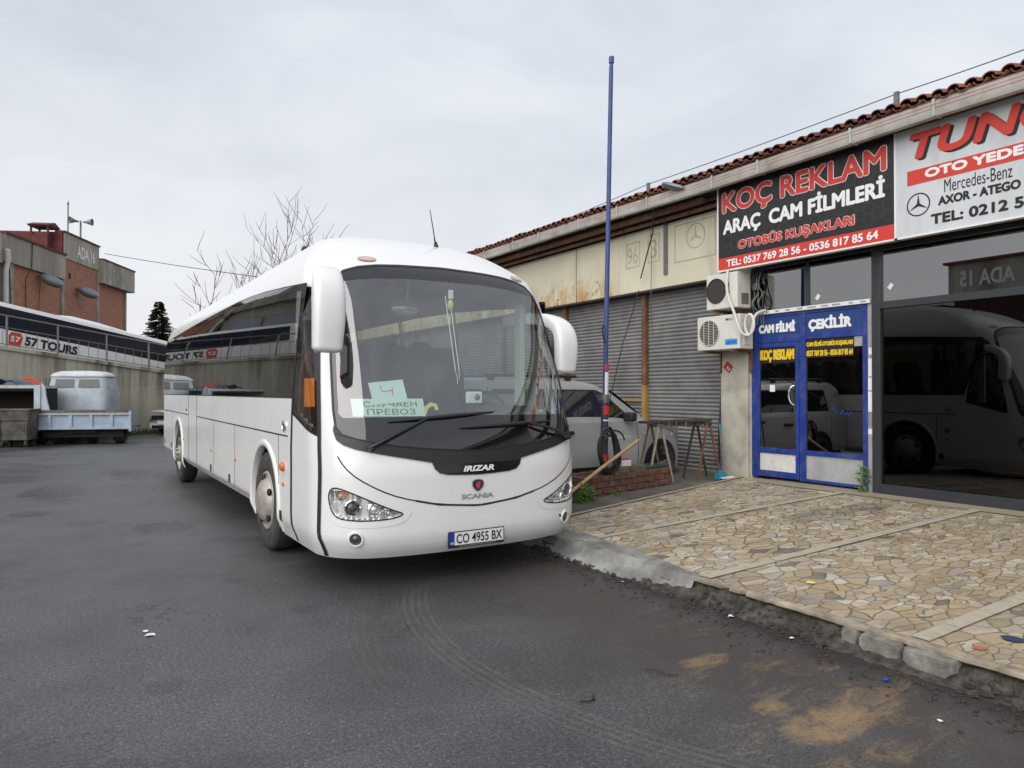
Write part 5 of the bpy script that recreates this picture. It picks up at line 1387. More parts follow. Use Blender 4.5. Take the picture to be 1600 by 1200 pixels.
mb = MB(); mb.box(4.0, 4.06, 6.25, 6.35, 1.4, 2.5); mb.build('pillar_trim', mk('pale_trim', (.5, .52, .46), .7), coach)

# ---- loose things inside the coach, behind its glass
def sheet(name, label, cat, poly, off, mat, sp=.05):
    t = thing(name, label, cat, tuple(SURF([poly[0]], off)[0]))
    mb = MB(); patch(mb, poly, SURF, off, sp); patch(mb, poly, SURF, off - .004, sp); mb.build('sheet', mat, t, auto=0); return t
t = sheet('route_notice', 'pale green paper notice in Cyrillic lettering inside the coach windscreen', 'notice', [(1.055, 1.545), (.443, 1.546), (.436, 1.399), (1.05, 1.402)], -.012, 'paper_green')
lift_text(t, 'lettering', 'СЛУЧАЕН', SURF, .955, 1.478, .45, .046, 'ink', -.009, .0); lift_text(t, 'lettering', 'ПРЕВОЗ', SURF, .93, 1.414, .405, .048, 'ink', -.009, .0)
t = sheet('paper_note', 'white handwritten sheet leaning on the green notice inside the windscreen', 'notice', [(.895, 1.675), (.60, 1.705), (.578, 1.518), (.872, 1.492)], -.006, 'paper_blue')
mb = MB(); strip(mb, [(.80, 1.650), (.79, 1.603), (.70, 1.612)], .006, SURF, -.003); strip(mb, [(.70, 1.63), (.703, 1.572)], .006, SURF, -.003); mb.build('handwriting', 'red_lens', t, auto=0)
mb = MB(); strip(mb, [(.44, 1.42), (.42, 1.47), (.37, 1.50), (.33, 1.49), (.325, 1.45)], .035, SURF, -.02); tag(mb.build('yellow_cloth', 'yellow', auto=0), 'yellow cloth lying at the right end of the green notice', 'cloth')
t = thing('pendant', 'white device with two long strings hanging inside the coach windscreen', 'ornament', tuple(SURF([(-.05, 2.53)], -.05)[0]))
p0 = Vector(SURF([(-.04, 2.53)], -.05)[0]); p1 = Vector(SURF([(-.055, 2.42)], -.05)[0]); p2 = Vector(SURF([(.055, 1.78)], -.06)[0])
mb = MB(); mb.box(p0.x - .022, p0.x + .022, p0.y - .01, p0.y + .02, p0.z - .045, p0.z + .04); mb.build('device', 'paper_white', t, bevel=.006)
mb = MB(); mb.ball(p0 + Vector((-.005, 0, -.10)), .03, .02, .05); mb.build('bead', 'yellow', t)
mb = MB(); mb.tube([p0 + Vector((-.06, 0, -.02)), p2 + Vector((-.015, 0, .02))], .004, n=6); mb.tube([p0 + Vector((-.0, 0, -.13)), p2 + Vector((.022, 0, .02))], .004, n=6); mb.tube([p2 + Vector((-.015, 0, .02)), p2 + Vector((0, 0, -.03)), p2 + Vector((.005, 0, -.09))], .003, n=6); mb.tube([p2 + Vector((.022, 0, .02)), p2 + Vector((.02, 0, -.05))], .003, n=6)
mb.build('string', 'paper_white', t)
p = Vector(SURF([(-.115, 1.59)], -.12)[0]); t = thing('dash_camera', 'small white box with dark lens standing behind the coach windscreen', 'camera', tuple(p))
mb = MB(); mb.box(p.x - .075, p.x + .075, p.y - .02, p.y + .03, p.z - .055, p.z + .05); mb.build('casing', 'paper_white', t, bevel=.01)
mb = MB(); mb.ball(p + Vector((.02, -.02, 0)), .03, .012, .03); mb.build('lens', 'grey_metal', t)
mb = MB(); vs, fs = grid(14, 8, lambda a, b: (1.80 + .010 * math.sin(a * 14), 5.97 + a * .42, 1.475 + b * .235 + .02 * a * (b - .5)))
mb.add(vs, fs); tag(mb.build('safety_vest', 'orange_cloth', auto=0), 'orange cloth hanging behind the coach front door window', 'cloth')
# ================================================================ LEFT BACKGROUND
# ---- brick workshop on the upper street
ab = thing('brick_building', 'brick and concrete workshop marked ADA 16 behind the parked white tour coach', 'building', (3.33, 50.98, 1.0), (0, 0, math.atan2(-.902, -.4287)))
def lb(mb, *a, **k): return mb.box(*a, **k)
mb = MB(); mb.box(.45, 4.0, -8, 0, -1, 6.9); mb.box(4.25, 8.0, -8, .06, -1, 7.55); mb.box(8.2, 12.55, -8, 0, -1, 6.45); mb.build('brick_wall', 'brick', ab, local=True)
mb = MB(); mb.box(-.25, 4.15, -8, .35, 6.82, 8.15); mb.build('concrete_fascia', 'fascia_concrete', ab, local=True)
mb = MB(); mb.box(4.15, 8.1, -3.2, .12, 7.52, 8.85); mb.build('concrete_fascia', 'fascia_concrete', ab, local=True)
mb = MB(); mb.box(8.1, 13.4, -.5, .2, 6.40, 7.62); mb.build('concrete_fascia', 'fascia_concrete', ab, local=True)
mb = MB()
for (a, b, t_) in ((.3, .47, 6.82), (4.0, 4.27, 7.5), (7.98, 8.22, 7.5), (12.55, 13.05, 6.4)): mb.box(a, b, -.3, .09, -1, t_)
mb.build('concrete_pillar', 'concrete', ab, local=True)
mb = MB(); mb.box(-.3, 4.16, -.3, .40, 8.15, 8.22); mb.box(4.1, 8.15, -.3, .18, 8.85, 8.93); mb.box(8.1, 13.45, -.3, .28, 7.62, 7.72); mb.build('red_coping', 'maroon', ab, local=True)
mb = MB(); mb.box(8.0, 8.1, -3.1, .1, 7.7, 8.86); mb.box(8.1, 8.16, -3.1, .05, 7.5, 8.84); mb.build('red_side_wall', 'maroon', ab, local=True)
mb = MB(); n = 120
rows = [[(8.3 + .16 * i, -1.4 - (1 if False else 0), 7.75 + 0) for i in range(n)], [(8.3 + .16 * i, -4.2, 8.62 + .06 * math.sin(i * 2.2)) for i in range(n)]]
mb.loft(rows, closed=False, caps=False); mb.box(8.2, 27, -8, -4.25, 6.4, 8.45); mb.build('roof', 'red_roof', ab, local=True)
mb = MB(); mb.box(8.6, 10.2, -1.35, -1.25, 7.62, 8.0); mb.build('dormer_panel', 'sign_grey', ab, local=True)
mb = MB(); mb.box(7.75, 8.75, -1.3, -.3, 9.0, 9.06)
for (a, b) in ((7.85, -1.2), (8.65, -1.2), (7.85, -.4), (8.65, -.4)): mb.box(a - .04, a + .04, b - .04, b + .04, 8.6, 9.0)
mb.box(7.9, 8.6, -1.15, -.45, 7.7, 8.75); mb.prism([(-.6, 0), (.6, 0), (0, .22)], (8.25, -1.35, 9.06), (1, 0, 0), (0, 0, 1), -1.1); mb.build('chimney', 'maroon', ab, local=True)
mb = MB(); mb.box(13.4, 26.5, -8, .1, 6.3, 7.6); mb.build('concrete_fascia', 'fascia_concrete', ab, local=True)
mb = MB(); mb.box(13.05, 27, -8, -.5, -1, 6.3); mb.build('wall', 'plaster', ab, local=True)
for (a, b) in ((13.9, 16.6), (17.1, 20.0), (20.5, 23.4)):
    mb = MB(); rows = []
    for i in range(60):
        z = .6 + i * .08
        rows += [[(a, -.42, z), (b, -.42, z)], [(a, -.38, z + .05), (b, -.38, z + .05)]]
    mb.loft(rows, closed=False, caps=False); mb.build('shutter', mk('pale_shutter', (.34, .37, .42), .5, metal=.3), ab, local=True, auto=0)
mb = MB(); mb.tube([(13.5, .35, 6.9), (13.35, .3, 6.5), (13.25, .15, 6.0), (13.25, .15, 1.0)], .1, n=10); mb.build('downpipe', 'ac_white', ab, local=True)
mb = MB(); mb.tube([(11.3, .24, 7.6), (11.35, .24, 6.4), (11.5, .06, 5.9), (11.4, .06, 1)], .02, n=5); mb.tube([(10.2, .06, 6.35), (10.6, .06, 2)], .012, n=5); mb.tube([(13.0, .12, 6.9), (12.8, .12, 4.6), (12.6, .12, 2)], .02, n=5); mb.build('cable', 'cable', ab, local=True)
text(ab, 'painted_name', 'ADA 16', (6.75, .12, 7.78), (-1, 0, 0), (0, 0, 1), 2.05, .68, 'sign_white', lift=.02, bold=.03, local=True)
text(ab, 'faded_name', 'ADA 16', (3.45, .35, 7.15), (-1, 0, 0), (0, 0, 1), 2.2, .62, mk('faded_letters', (.42, .42, .39), .9), lift=.02, local=True)
mb = MB(); mb.box(7.3, 7.5, .05, .085, 6.55, 6.85); mb.build('vent_hole', 'dark_inside', ab, local=True)
AW = WM[ab.name]
for (tx, tz, lab) in ((10.35, 6.1, 'large grey street lamp on the left bay of the brick workshop'), (6.6, 6.05, 'grey street lamp on the middle bay below the ADA 16 name')):
    t = thing('wall_lamp', lab, 'lamp', tuple(AW @ Vector((tx, 0, tz))), (0, 0, math.atan2(-.902, -.4287)), group='street lamps on the brick workshop')
    mb = MB(); rings = []
    for (y, w, h) in ((.2, .08, .07), (.25, .24, .20), (.45, .36, .27), (.75, .34, .26), (1.0, .22, .17), (1.08, .05, .04)):
        rings.append([(-.25 * (y - .25) + w * math.cos(R(30 * k)), y, .0 - .35 * (y - .3) + h * math.sin(R(30 * k)) * 1.05) for k in range(12)])
    mb.loft(rings); mb.build('lamp_head', 'lamp_grey', t, local=True)
    mb = MB(); mb.cyl((0, .0, .1), (0, .32, 0), .05); mb.build('arm', 'grey_metal', t, local=True)
def wpos(t, y, z): return AW @ Vector((t, y, z))
t = thing('antenna_mast', 'thin bare antenna mast on the roof of the ADA 16 workshop', 'mast', tuple(wpos(6.2, -.6, 8.0)))
a = wpos(6.2, -.6, 8.0); mb = MB(); mb.cyl(a, a + Vector((0, 0, 2.75)), .045, .035); mb.cyl(a + Vector((0, 0, 2.75)), a + Vector((0, 0, 2.95)), .03, .02); mb.ball(a + Vector((0, 0, 2.8)), .07, .07, .05); mb.build('pole', 'grey_metal', t)
t = thing('siren_mast', 'mast with two grey horn loudspeakers on the roof of the ADA 16 workshop', 'mast', tuple(wpos(5.0, -.5, 8.3)))
a = wpos(5.0, -.5, 8.0); mb = MB(); mb.cyl(a, a + Vector((0, 0, 2.15)), .05); mb.cyl(a + Vector((-.3, 0, 1.1)), a + Vector((.3, 0, 1.1)), .03); mb.box(a.x - .55, a.x - .1, a.y - .2, a.y + .2, a.z + .75, a.z + 1.15); mb.build('pole', 'grey_metal', t)
for (dx, s_) in ((-.1, -1), (.12, 1)):
    mb = MB(); c = a + Vector((dx, 0, 2.1)); mb.lathe([(0, .05), (.15, .07), (.3, .13), (.48, .2), (.47, .17), (.2, .04)], c, (s_ * .9, -.4, .0), 16); mb.build('horn', 'lamp_grey', t)
wire('street_cable', 'long sagging cable from the ADA 16 workshop towards the bare tree', [tuple(wpos(3.6, .2, 8.6)), (7.5, 30.0, 6.2)], .016, sag=.003)
wire('street_cable', 'thin cable above the red roof of the workshop', [tuple(wpos(9, -3, 8.95)), tuple(wpos(20, -3, 8.95))], .012, sag=.01)

# ---- ramp wall, railing, ramp road
def wl(X): return 29.0 + .7 * X
def wtopz(X): return 3.06 - .1195 * (X + 1.72)
wall = thing('retaining_wall', 'long stained concrete retaining wall below the railing', 'wall', (0, 29, 0))
mb = MB(); nx = Vector((-.573, .819, 0)); rows = []
for i in range(61):
    X = -10.5 + i * .35; p = Vector((X, wl(X), 0)); zt = wtopz(X)
    rows.append([p + Vector((0, 0, -.3)), p + Vector((0, 0, zt - .12)), p - nx * .07 + Vector((0, 0, zt - .12)), p - nx * .07 + Vector((0, 0, zt)), p + nx * .35 + Vector((0, 0, zt)), p + nx * .35 + Vector((0, 0, -.3))])
mb.loft(rows); mb.build('wall_face', 'wall_concrete', wall, auto=30)
mb = MB(); mb.add([(-12, wl(-12), 3.15), (-12, wl(-12) + 16, 3.15), (12, wl(12) + 16, -.8), (12, wl(12), -.8)], [(0, 1, 2, 3)])
mb.v = [(x, y + .42, 1.17 - .165 * x) for (x, y, z) in mb.v]
kind(mb.build('ramp_road', 'ramp_asphalt', auto=0), 'structure')
rl = thing('railing', 'grey steel railing with thin bars along the top of the retaining wall', 'railing', (0, 29.1, 2.8))
posts = [-8.5, -6.6, -4.75, -3.0, -1.5, -.12, 1.38, 2.85, 4.6, 6.3]
def rp(X, h): return (X + nx.x * .12, wl(X) + nx.y * .12, wtopz(X) + h)
for X in posts: mb = MB(); mb.cyl(rp(X, 0), rp(X, 1.0), .032, n=8); mb.build('post', 'grey_metal', rl)
mb = MB(); mb.tube([rp(x, 1.0) for x in np.linspace(-10, 8, 24)], .028, n=8); mb.build('top_rail', 'grey_metal', rl)
for h in (.08, .62): mb = MB(); mb.tube([rp(x, h) for x in np.linspace(-10, 8, 24)], .016, n=6); mb.build('rail', 'grey_metal', rl)
for X in np.arange(-5.2, 5.2, .30): mb = MB(); mb.cyl(rp(X, .08), rp(X, .62), .009, n=5); mb.build('baluster', 'grey_metal', rl)

# ---- white and navy tour coach on the ramp
e_ = Vector((.819, .573, 0))
tb = thing('tour_coach', 'white coach with dark window band lettered TOURS parked behind the railing', 'coach', (0, 32.2, 1.13), (0, R(7.7), math.atan2(.573, .819)))
mb = MB(); x0, x1 = -5.6, 6.6
sec = [(0.02, .3), (0, .5), (0, 3.0), (.02, 3.18), (.07, 3.28), (.2, 3.33), (1.25, 3.37), (2.3, 3.33), (2.43, 3.28), (2.48, 3.18), (2.5, 3.0), (2.5, .5), (2.48, .3)]
rings = []
for (x, k) in ((x0, .94), (x0 + .06, .98), (x0 + .2, 1), (x1 - .2, 1), (x1 - .06, .98), (x1, .94)): rings.append([(x, 1.25 + (y - 1.25) * k, 1.8 + (z - 1.8) * k) for (y, z) in sec])
mb.loft(rings); mb.build('body', 'car_white', tb, local=True, auto=40)
for (a, b) in [(-5.35, -4.0), (-3.97, -2.4), (-2.37, -.8), (-.77, .8), (.83, 2.4), (2.43, 4.0), (4.03, 5.4), (5.43, 6.45)]:
    mb = MB(); mb.box(a, b, -.012, .01, 2.38, 3.13); mb.build('side_window', 'navy_glass', tb, local=True)
mb = MB(); mb.box(-5.36, 6.46, -.006, .01, 2.36, 3.14); mb.build('window_band', 'black_gloss', tb, local=True)
mb = MB(); mb.box(x0 - .01, x0 + .03, .15, 2.35, 1.7, 3.1); mb.build('windscreen', 'navy_glass', tb, local=True)
mb = MB(); rings = []
for (x, h) in ((-.3, 0), (-.1, .14), (.2, .2), (1.3, .2), (2.6, .12), (3.1, 0)): rings.append([(x, .35, 3.26), (x, .5, 3.30 + h * .9), (x, 1.25, 3.37 + h), (x, 2.0, 3.3 + h * .9), (x, 2.15, 3.26)])
mb.loft(rings); mb.build('roof_unit', 'car_white', tb, local=True, auto=60)
for x in (-3.6, 3.2):
    mb = MB(); mb.lathe([(0, .3), (0, .48), (.25, .48), (.25, .3)], (x, .02, .5), (0, 1, 0), 28); mb.build('wheel', 'tyre', tb, local=True)
text(tb, 'lettering', '57 TOURS', (-1.78, 0, 1.92), (1, 0, 0), (0, 0, 1), 2.02, .34, 'black', lift=.012, bold=.045, local=True)
mb = MB(); mb.prism([(-.2, -.24), (.2, -.24), (.25, .1), (.16, .24), (-.16, .24), (-.25, .1)], (-2.12, -.004, 2.08), (1, 0, 0), (0, 0, 1), .01); bd = mb.build('badge', 'sign_red', tb, local=True)
text(bd, 'lettering', '57', (-2.29, -.015, 1.98), (1, 0, 0), (0, 0, 1), .34, .2, 'white_text', lift=.005, bold=.03, local=True)

# ---- old blue truck in the yard
tk = thing('old_truck', 'old pale blue truck with rounded white roofed cab below the wall', 'truck', (-.66, 24.25, 0), (0, 0, R(-21)))
mb = MB(); rings = []
for (z, x, y0, y1) in ((.62, .88, 2.75, 4.15), (.9, .92, 2.72, 4.2), (1.45, .92, 2.72, 4.2), (1.62, .91, 2.74, 4.15), (2.0, .84, 2.82, 3.95), (2.1, .82, 2.84, 3.9)):
    rings.append([(x * math.copysign(abs(math.cos(t)) ** .3, math.cos(t)), (y0 + y1) / 2 + (y1 - y0) / 2 * math.copysign(abs(math.sin(t)) ** .3, math.sin(t)), z) for t in [2 * math.pi * k / 32 for k in range(32)]])
mb.loft(rings); cabo = mb.build('cab', 'truck_blue', tk, local=True, auto=50)
mb = MB(); rings = []
for (z, k) in ((2.085, 1.03), (2.12, 1.03), (2.20, .93), (2.26, .72), (2.28, .3)):
    rings.append([(.84 * k * math.copysign(abs(math.cos(t)) ** .4, math.cos(t)), 3.37 + .56 * k * math.copysign(abs(math.sin(t)) ** .4, math.sin(t)), z) for t in [2 * math.pi * q / 32 for q in range(32)]])
mb.loft(rings); mb.build('cab_roof', 'truck_white', tk, local=True, auto=50)
for (a, b) in ((-.62, -.06), (.06, .66)):
    mb = MB(); mb.add([(a, 2.762, 1.74), (b, 2.762, 1.74), (b - .02, 2.812, 2.0), (a + .02, 2.812, 2.0)], [(0, 1, 2, 3)]); mb.v = [(x, y - .02, z) for x, y, z in mb.v]
    mb.build('rear_window', mk('dusty_glass', (.10, .11, .105), .25), tk, local=True)
mb = MB(); mb.add([(-.915, 2.95, 1.55), (-.915, 3.75, 1.55), (-.86, 3.62, 2.02), (-.855, 3.0, 2.02)], [(0, 1, 2, 3)]); mb.v = [(x - .012, y, z) for x, y, z in mb.v]; dw = mb.build('door_window', 'dusty_glass' if 'dusty_glass' in MT else bpy.data.materials['dusty_glass'], tk, local=True)
mb = MB(); mb.bar((-.93, 2.9, .8), (-.93, 2.9, 2.05), .02, .012); mb.bar((-.935, 3.85, .8), (-.935, 3.85, 1.6), .02, .012); mb.box(-.95, -.925, 2.98, 3.1, 1.42, 1.46); mb.build('door_trim', 'dark_inside', tk, local=True)
mb = MB(); mb.ball((-1.08, 3.95, 1.68), .09, .04, .2); mb.cyl((-1.08, 3.95, 1.5), (-.9, 3.9, 1.4), .012); mb.build('mirror', 'rubber', tk, local=True)
mb = MB(); rings = []
for (y, w, z) in ((4.1, .8, 1.45), (4.5, .75, 1.42), (4.95, .6, 1.3), (5.05, .5, 1.1)): rings.append([(-w, y, .6), (-w, y, z - .15), (-w * .7, y, z), (w * .7, y, z), (w, y, z - .15), (w, y, .6)])
mb.loft(rings); mb.build('bonnet', 'truck_blue', tk, local=True, auto=50)
bd_ = thing('dropside_trailer', 'pale blue ribbed dropside body standing in front of the old truck cab', 'trailer', (.44, 25.1, 0), (0, 0, R(-20)))
mb = MB(); mb.box(-1.38, 1.38, .05, .95, .50, .56); mb.build('bed_floor', 'wood_old', bd_, local=True)
def ribbed(mb, x0, x1, n):
    mb.box(x0, x1, 0, .045, .50, .93); 
    for i in range(n + 1):
        x = x0 + (x1 - x0) * i / n; mb.box(max(x0, x - .04), min(x1, x + .04), -.045, 0, .50, .93)
    mb.box(x0, x1, -.05, .055, .90, .96); mb.box(x0, x1, -.05, .055, .47, .53)
mb = MB(); ribbed(mb, -1.4, 1.4, 5); mb.build('tailgate', 'bed_blue', bd_, local=True)
mb = MB(); mb.box(-1.34, 1.34, .06, .12, .96, 1.05); mb.box(-1.2, .2, .3, .5, .9, 1.04); mb.build('wooden_raves', 'wood_old', bd_, local=True)
for x in (-1.4, 1.34): mb = MB(); mb.box(x, x + .04, .06, .60, .50, .93); mb.box(x - .01, x + .05, -.06, .06, .40, 1.02); mb.build('side_board', 'bed_blue', bd_, local=True)
mb = MB(); mb.box(-.4, .4, .1, 1.2, .36, .5); mb.box(-1.1, 1.1, .2, .3, .22, .45); mb.build('chassis', 'dark_inside', bd_, local=True)
for (x, y) in ((-1.0, .7), (.75, .7)): mb = MB(); mb.lathe([(0, .18), (0, .36), (.04, .40), (.22, .40), (.26, .36), (.26, .18), (.1, .12), (.1, .01)], (x, y, .40), (1, 0, 0), 24); mb.build('wheel', 'tyre', bd_, local=True)
for (x, y) in ((-.85, 2.1), (.6, 2.1), (-.85, 4.4), (.6, 4.4)): mb = MB(); mb.lathe([(0, .18), (0, .36), (.04, .40), (.22, .40), (.26, .36), (.26, .18), (.1, .12), (.1, .01)], (x, y, .40), (1, 0, 0), 24); mb.build('wheel', 'tyre', tk, local=True)
mb = MB(); mb.box(-.35, .35, 1.6, 4.9, .40, .62); mb.build('chassis', 'dark_inside', tk, local=True)
# ---- open steel body next to it, with junk on top
ct = thing('tipper_body', 'pale blue open tipper body with dark hollow interior left of the ribbed trailer', 'container', (-.62, 25.75, 0), (0, 0, R(-32)))
mb = MB(); mb.box(-3.2, -.1, .9, 1.0, .55, 1.78); mb.box(-3.2, -.1, .0, .9, .45, .55); mb.box(-.16, -.08, 0.0, .9, .55, 1.76); mb.box(-3.2, -.1, .0, 1.0, 1.62, 1.70); mb.build('hollow_shell', 'dark_inside', ct, local=True)
mb = MB(); mb.box(-3.25, -.05, -.06, 1.05, 1.70, 1.79); mb.box(-.12, .06, -.08, -.02, .42, 1.80); mb.prism([(.06, .9), (.42, .9), (.30, 1.05), (.20, 1.45), (.16, 1.75), (.06, 1.86)], (0, -.03, 0), (1, 0, 0), (0, 0, 1), -.05); mb.build('rim', 'truck_blue', ct, local=True)
mb = MB()
for x in (-2.6, -.6):
    mb.lathe([(0, .1), (0, .33), (.2, .33), (.2, .1)], (x, .3, .33), (1, 0, 0), 20)
mb.build('wheel', 'tyre', ct, local=True)
def cpos(x, y, z): return WM[ct.name] @ Vector((x, y, z))
mb = MB(); rows = []
for i in range(15):
    a = i / 14; rows.append([tuple(cpos(-1.75 + a * .9, .2 + b * .7, 1.80 + .13 * math.sin(math.pi * a) * (1 - .3 * b) + .03 * math.sin(a * 17 + b * 5) + .04)) for b in np.linspace(0, 1, 5)])
mb.loft(rows, closed=False, caps=False)
tag(mb.build('tarpaulin', mk('blue_tarp', (.04, .11, .25), .6, var=.7, vs=5), auto=0), 'crumpled blue tarpaulin on top of the tipper body', 'tarpaulin')
mb = MB(); rows = []
for i in range(13):
    a = i / 12; c = cpos(-.72 + a * .55, .3, 1.80 + .17 * math.sin(math.pi * (.25 + .75 * a))); rows.append([c + Vector((0, 0, .05)), c + Vector((.03, .22, .07)), c + Vector((.02, .22, -.02)), c + Vector((0, 0, -.03))])
mb.loft(rows); tag(mb.build('red_bumper', 'sign_red'), 'curved red plastic car part lying on the tipper body', 'car part')
def bin_(loc, mat, lab):
    t = thing('dumpster', lab, 'dumpster', loc, (0, 0, R(-20)), group='dumpsters below the wall')
    mb = MB(); mb.loft([[(-.38, -.3, .2), (.38, -.3, .2), (.38, .3, .2), (-.38, .3, .2)], [(-.42, -.36, 1.05), (.42, -.36, 1.05), (.42, .36, 1.05), (-.42, .36, 1.05)]], smooth=False); mb.build('bin_body', mat, t, local=True, bevel=.02)
    mb = MB(); mb.box(-.44, .44, -.38, .38, 1.051, 1.10); mb.build('rim', 'dump_grey', t, local=True, bevel=.01)
    for (x, y) in ((-.3, -.24), (.3, -.24), (-.3, .24), (.3, .24)): mb = MB(); mb.cyl((x - .03, y, .09), (x + .03, y, .09), .09, n=14); mb.box(x - .04, x + .04, y - .03, y + .03, .12, .2); mb.build('castor', 'tyre', t, local=True)
    mb = MB(); mb.box(-.40, .40, -.375, -.35, .78, .82); mb.box(-.36, -.32, -.36, -.33, .25, 1.0); mb.box(.32, .36, -.36, -.33, .25, 1.0); mb.build('rib', mat, t, local=True)
bin_((-1.12, 25.3, 0), 'dump_grey', 'dark grey weathered dumpster beside the ribbed trailer'); bin_((-1.95, 25.8, 0), 'dump_rust', 'rusty brown dumpster at the left edge of the yard')

# ---- cars
def car(name, label, loc, rz, prof, L_, hw, belt, paint, wb, wr, win, group=None, letter=None, seams=()):
    t = thing(name, label, 'car', loc, (0, 0, rz), group=group)
    px = [p[0] for p in prof]; pz = [p[1] for p in prof]
    def top(x): return float(np.interp(x, px, pz))
    roofz = max(pz)
    def plan(x):
        q = abs(x) / (L_ / 2); return hw * (1 - .16 * max(0, q - .6) ** 2 / .16)
    def yw(x, z):
        w = plan(x)
        if z < .45: return w - .03 * (.45 - z) / .25
        if z <= belt: return w - .015 * (z - .45)
        return w - .02 - (z - belt) * .24
    def half(x):
        zt = top(x); zb = .24; zs = [zb, .34, .45, .62, .8, belt - .03, belt]
        pts = [(yw(x, min(z, zt - .07)), min(z, zt - .07)) for z in zs]
        for k in range(1, 6):
            z = belt + (zt - .07 - belt) * k / 5; z = max(min(belt, zt - .07), z); pts.append((yw(x, z), z))
        ye = pts[-1][0]
        pts += [(ye - .03, zt - .035), (ye - .09, zt - .008), (ye * .6, zt + .012), (0, zt + .018)]
        return pts
    xs = sorted(set([round(v, 3) for v in np.linspace(-L_ / 2, L_ / 2, 64)] + [p[0] for p in prof]))
    rings = []
    for x in xs:
        h = half(x); rings.append([(x, -y, z) for (y, z) in h] + [(x, y, z) for (y, z) in h[-2::-1]])
    mb = MB(); mb.loft(rings); b = mb.build('body', paint, t, local=True, auto=50)
    def sidefn(sg): return lambda p, o: np.array([(q[0], -sg * (yw(q[0], q[1]) + o), q[1]) for q in np.asarray(p).reshape(-1, 2)])
    for sg in (1, -1):
        for wpoly in win:
            mb = MB(); patch(mb, wpoly, sidefn(sg), .004, .12); mb.build('side_window', 'car_glass', t, local=True, auto=0)
            mb = MB(); strip(mb, wpoly + [wpoly[0]], .02, sidefn(sg), .006); mb.build('window_seal', 'rubber', t, local=True, auto=0)
        mb = MB()
        for ln in seams: strip(mb, ln, .010, sidefn(sg), .003)
        mb.v and mb.build('door_gap', 'gap', t, local=True, auto=0)
        mb = MB(); strip(mb, [(-L_ / 2 + .3, .29), (L_ / 2 - .3, .29)], .12, sidefn(sg), .008); mb.build('sill', 'black_plastic', t, local=True, auto=0)
        for wx in (wb / 2 + wb_off[name], -wb / 2 + wb_off[name]):
            mb = MB(); n = 28; patch(mb, [(wx + (wr + .085) * math.cos(R(-8 + 196 * k / n)), wr + .02 + (wr + .085) * math.sin(R(-8 + 196 * k / n))) for k in range(n + 1)], sidefn(sg), .012, .1); mb.build('wheel_arch', 'black_plastic', t, local=True, auto=0)
            ym = -sg * (yw(wx, wr) - .05)
            mb = MB(); mb.lathe([(-.14, .2), (-.13, wr - .02), (-.10, wr), (.05, wr), (.08, wr - .02), (.085, wr - .07), (.07, wr * .66), (.05, wr * .62), (.03, .1)], (wx, ym, wr), (0, -sg, 0), 36); w = mb.build('wheel', 'tyre', t, local=True, auto=50)
            mb = MB(); mb.lathe([(.055, wr * .65), (.075, wr * .64), (.07, wr * .58), (.03, wr * .55)], (wx, ym, wr), (0, -sg, 0), 32)
            for k in range(5):
                a = R(72 * k + 90); r0 = .04; r1 = wr * .60; p = Vector((wx, ym - sg * .065, wr)); dv = Vector((math.cos(a), 0, math.sin(a))); pv = Vector((-math.sin(a), 0, math.cos(a)))
                mb.add([p + dv * r0 + pv * .035, p + dv * r1 + pv * .05, p + dv * r1 + pv * .02, p + dv * .5 * r1, p + dv * r1 - pv * .02, p + dv * r1 - pv * .05, p + dv * r0 - pv * .035], [(0, 1, 2, 3), (3, 4, 5, 6), (0, 3, 6)])
            mb.cyl((wx, ym - sg * .05, wr), (wx, ym - sg * .075, wr), .055, n=16); mb.build('rim', 'alloy', w, local=True, auto=30)
    return t, top, yw, sidefn
wb_off = {'silver_car': .28, 'white_car': .05}
dprof = [(q, w * .95) for (q, w) in [(-2.18, .85), (-2.15, 1.35), (-2.02, 1.68), (-1.8, 1.77), (-.8, 1.79), (.1, 1.76), (.45, 1.70), (.75, 1.56), (1.30, 1.17), (1.38, 1.11), (1.7, 1.04), (1.98, .94), (2.12, .78), (2.18, .55)]]
t, top, yw, sf = car('silver_car', 'silver van-like car with black side mirror parked nose to the grey shutters', (6.52, 9.42, .11), 0, dprof, 4.36, .875, 1.035, 'silver_car', 2.81, .315,
        [[(-.30, 1.05), (1.05, 1.05), (.92, 1.16), (.58, 1.44), (.40, 1.51), (-.40, 1.515), (-.40, 1.14)], [(-1.45, 1.07), (-.55, 1.05), (-.55, 1.52), (-1.42, 1.52)]],
        seams=[[(-.46, .38), (-.46, 1.0), (-.5, 1.57)], [(1.16, .36), (1.18, .7), (1.14, 1.03)], [(-1.5, .6), (-1.5, 1.57)]])
mb = MB(); mb.box(-.32, -.10, -.905, -.86, .85, .905); mb.build('door_handle', 'rubber', t, local=True, bevel=.012)
mb = MB(); mb.box(.86, 1.0, -1.06, -.85, 1.03, 1.17); mb.build('side_mirror', 'rubber', t, local=True, bevel=.04)
text(t, 'lettering', 'STEPWAY', (.42, -.878, .76), (1, 0, 0), (0, 0, 1), .60, .05, 'white_text', lift=.004, local=True)
mb = MB(); mb.box(1.30, 1.40, -.872, -.86, .83, .86); mb.build('side_repeater', 'sign_white', t, local=True)
for sy in (-.66, .66):
    mb = MB(); mb.cyl((-1.5, sy, 1.73), (.1, sy, 1.72), .022); mb.box(-1.45, -1.35, sy - .02, sy + .02, 1.66, 1.73); mb.box(-.1, 0, sy - .02, sy + .02, 1.66, 1.72); mb.build('roof_rail', 'rubber', t, local=True)
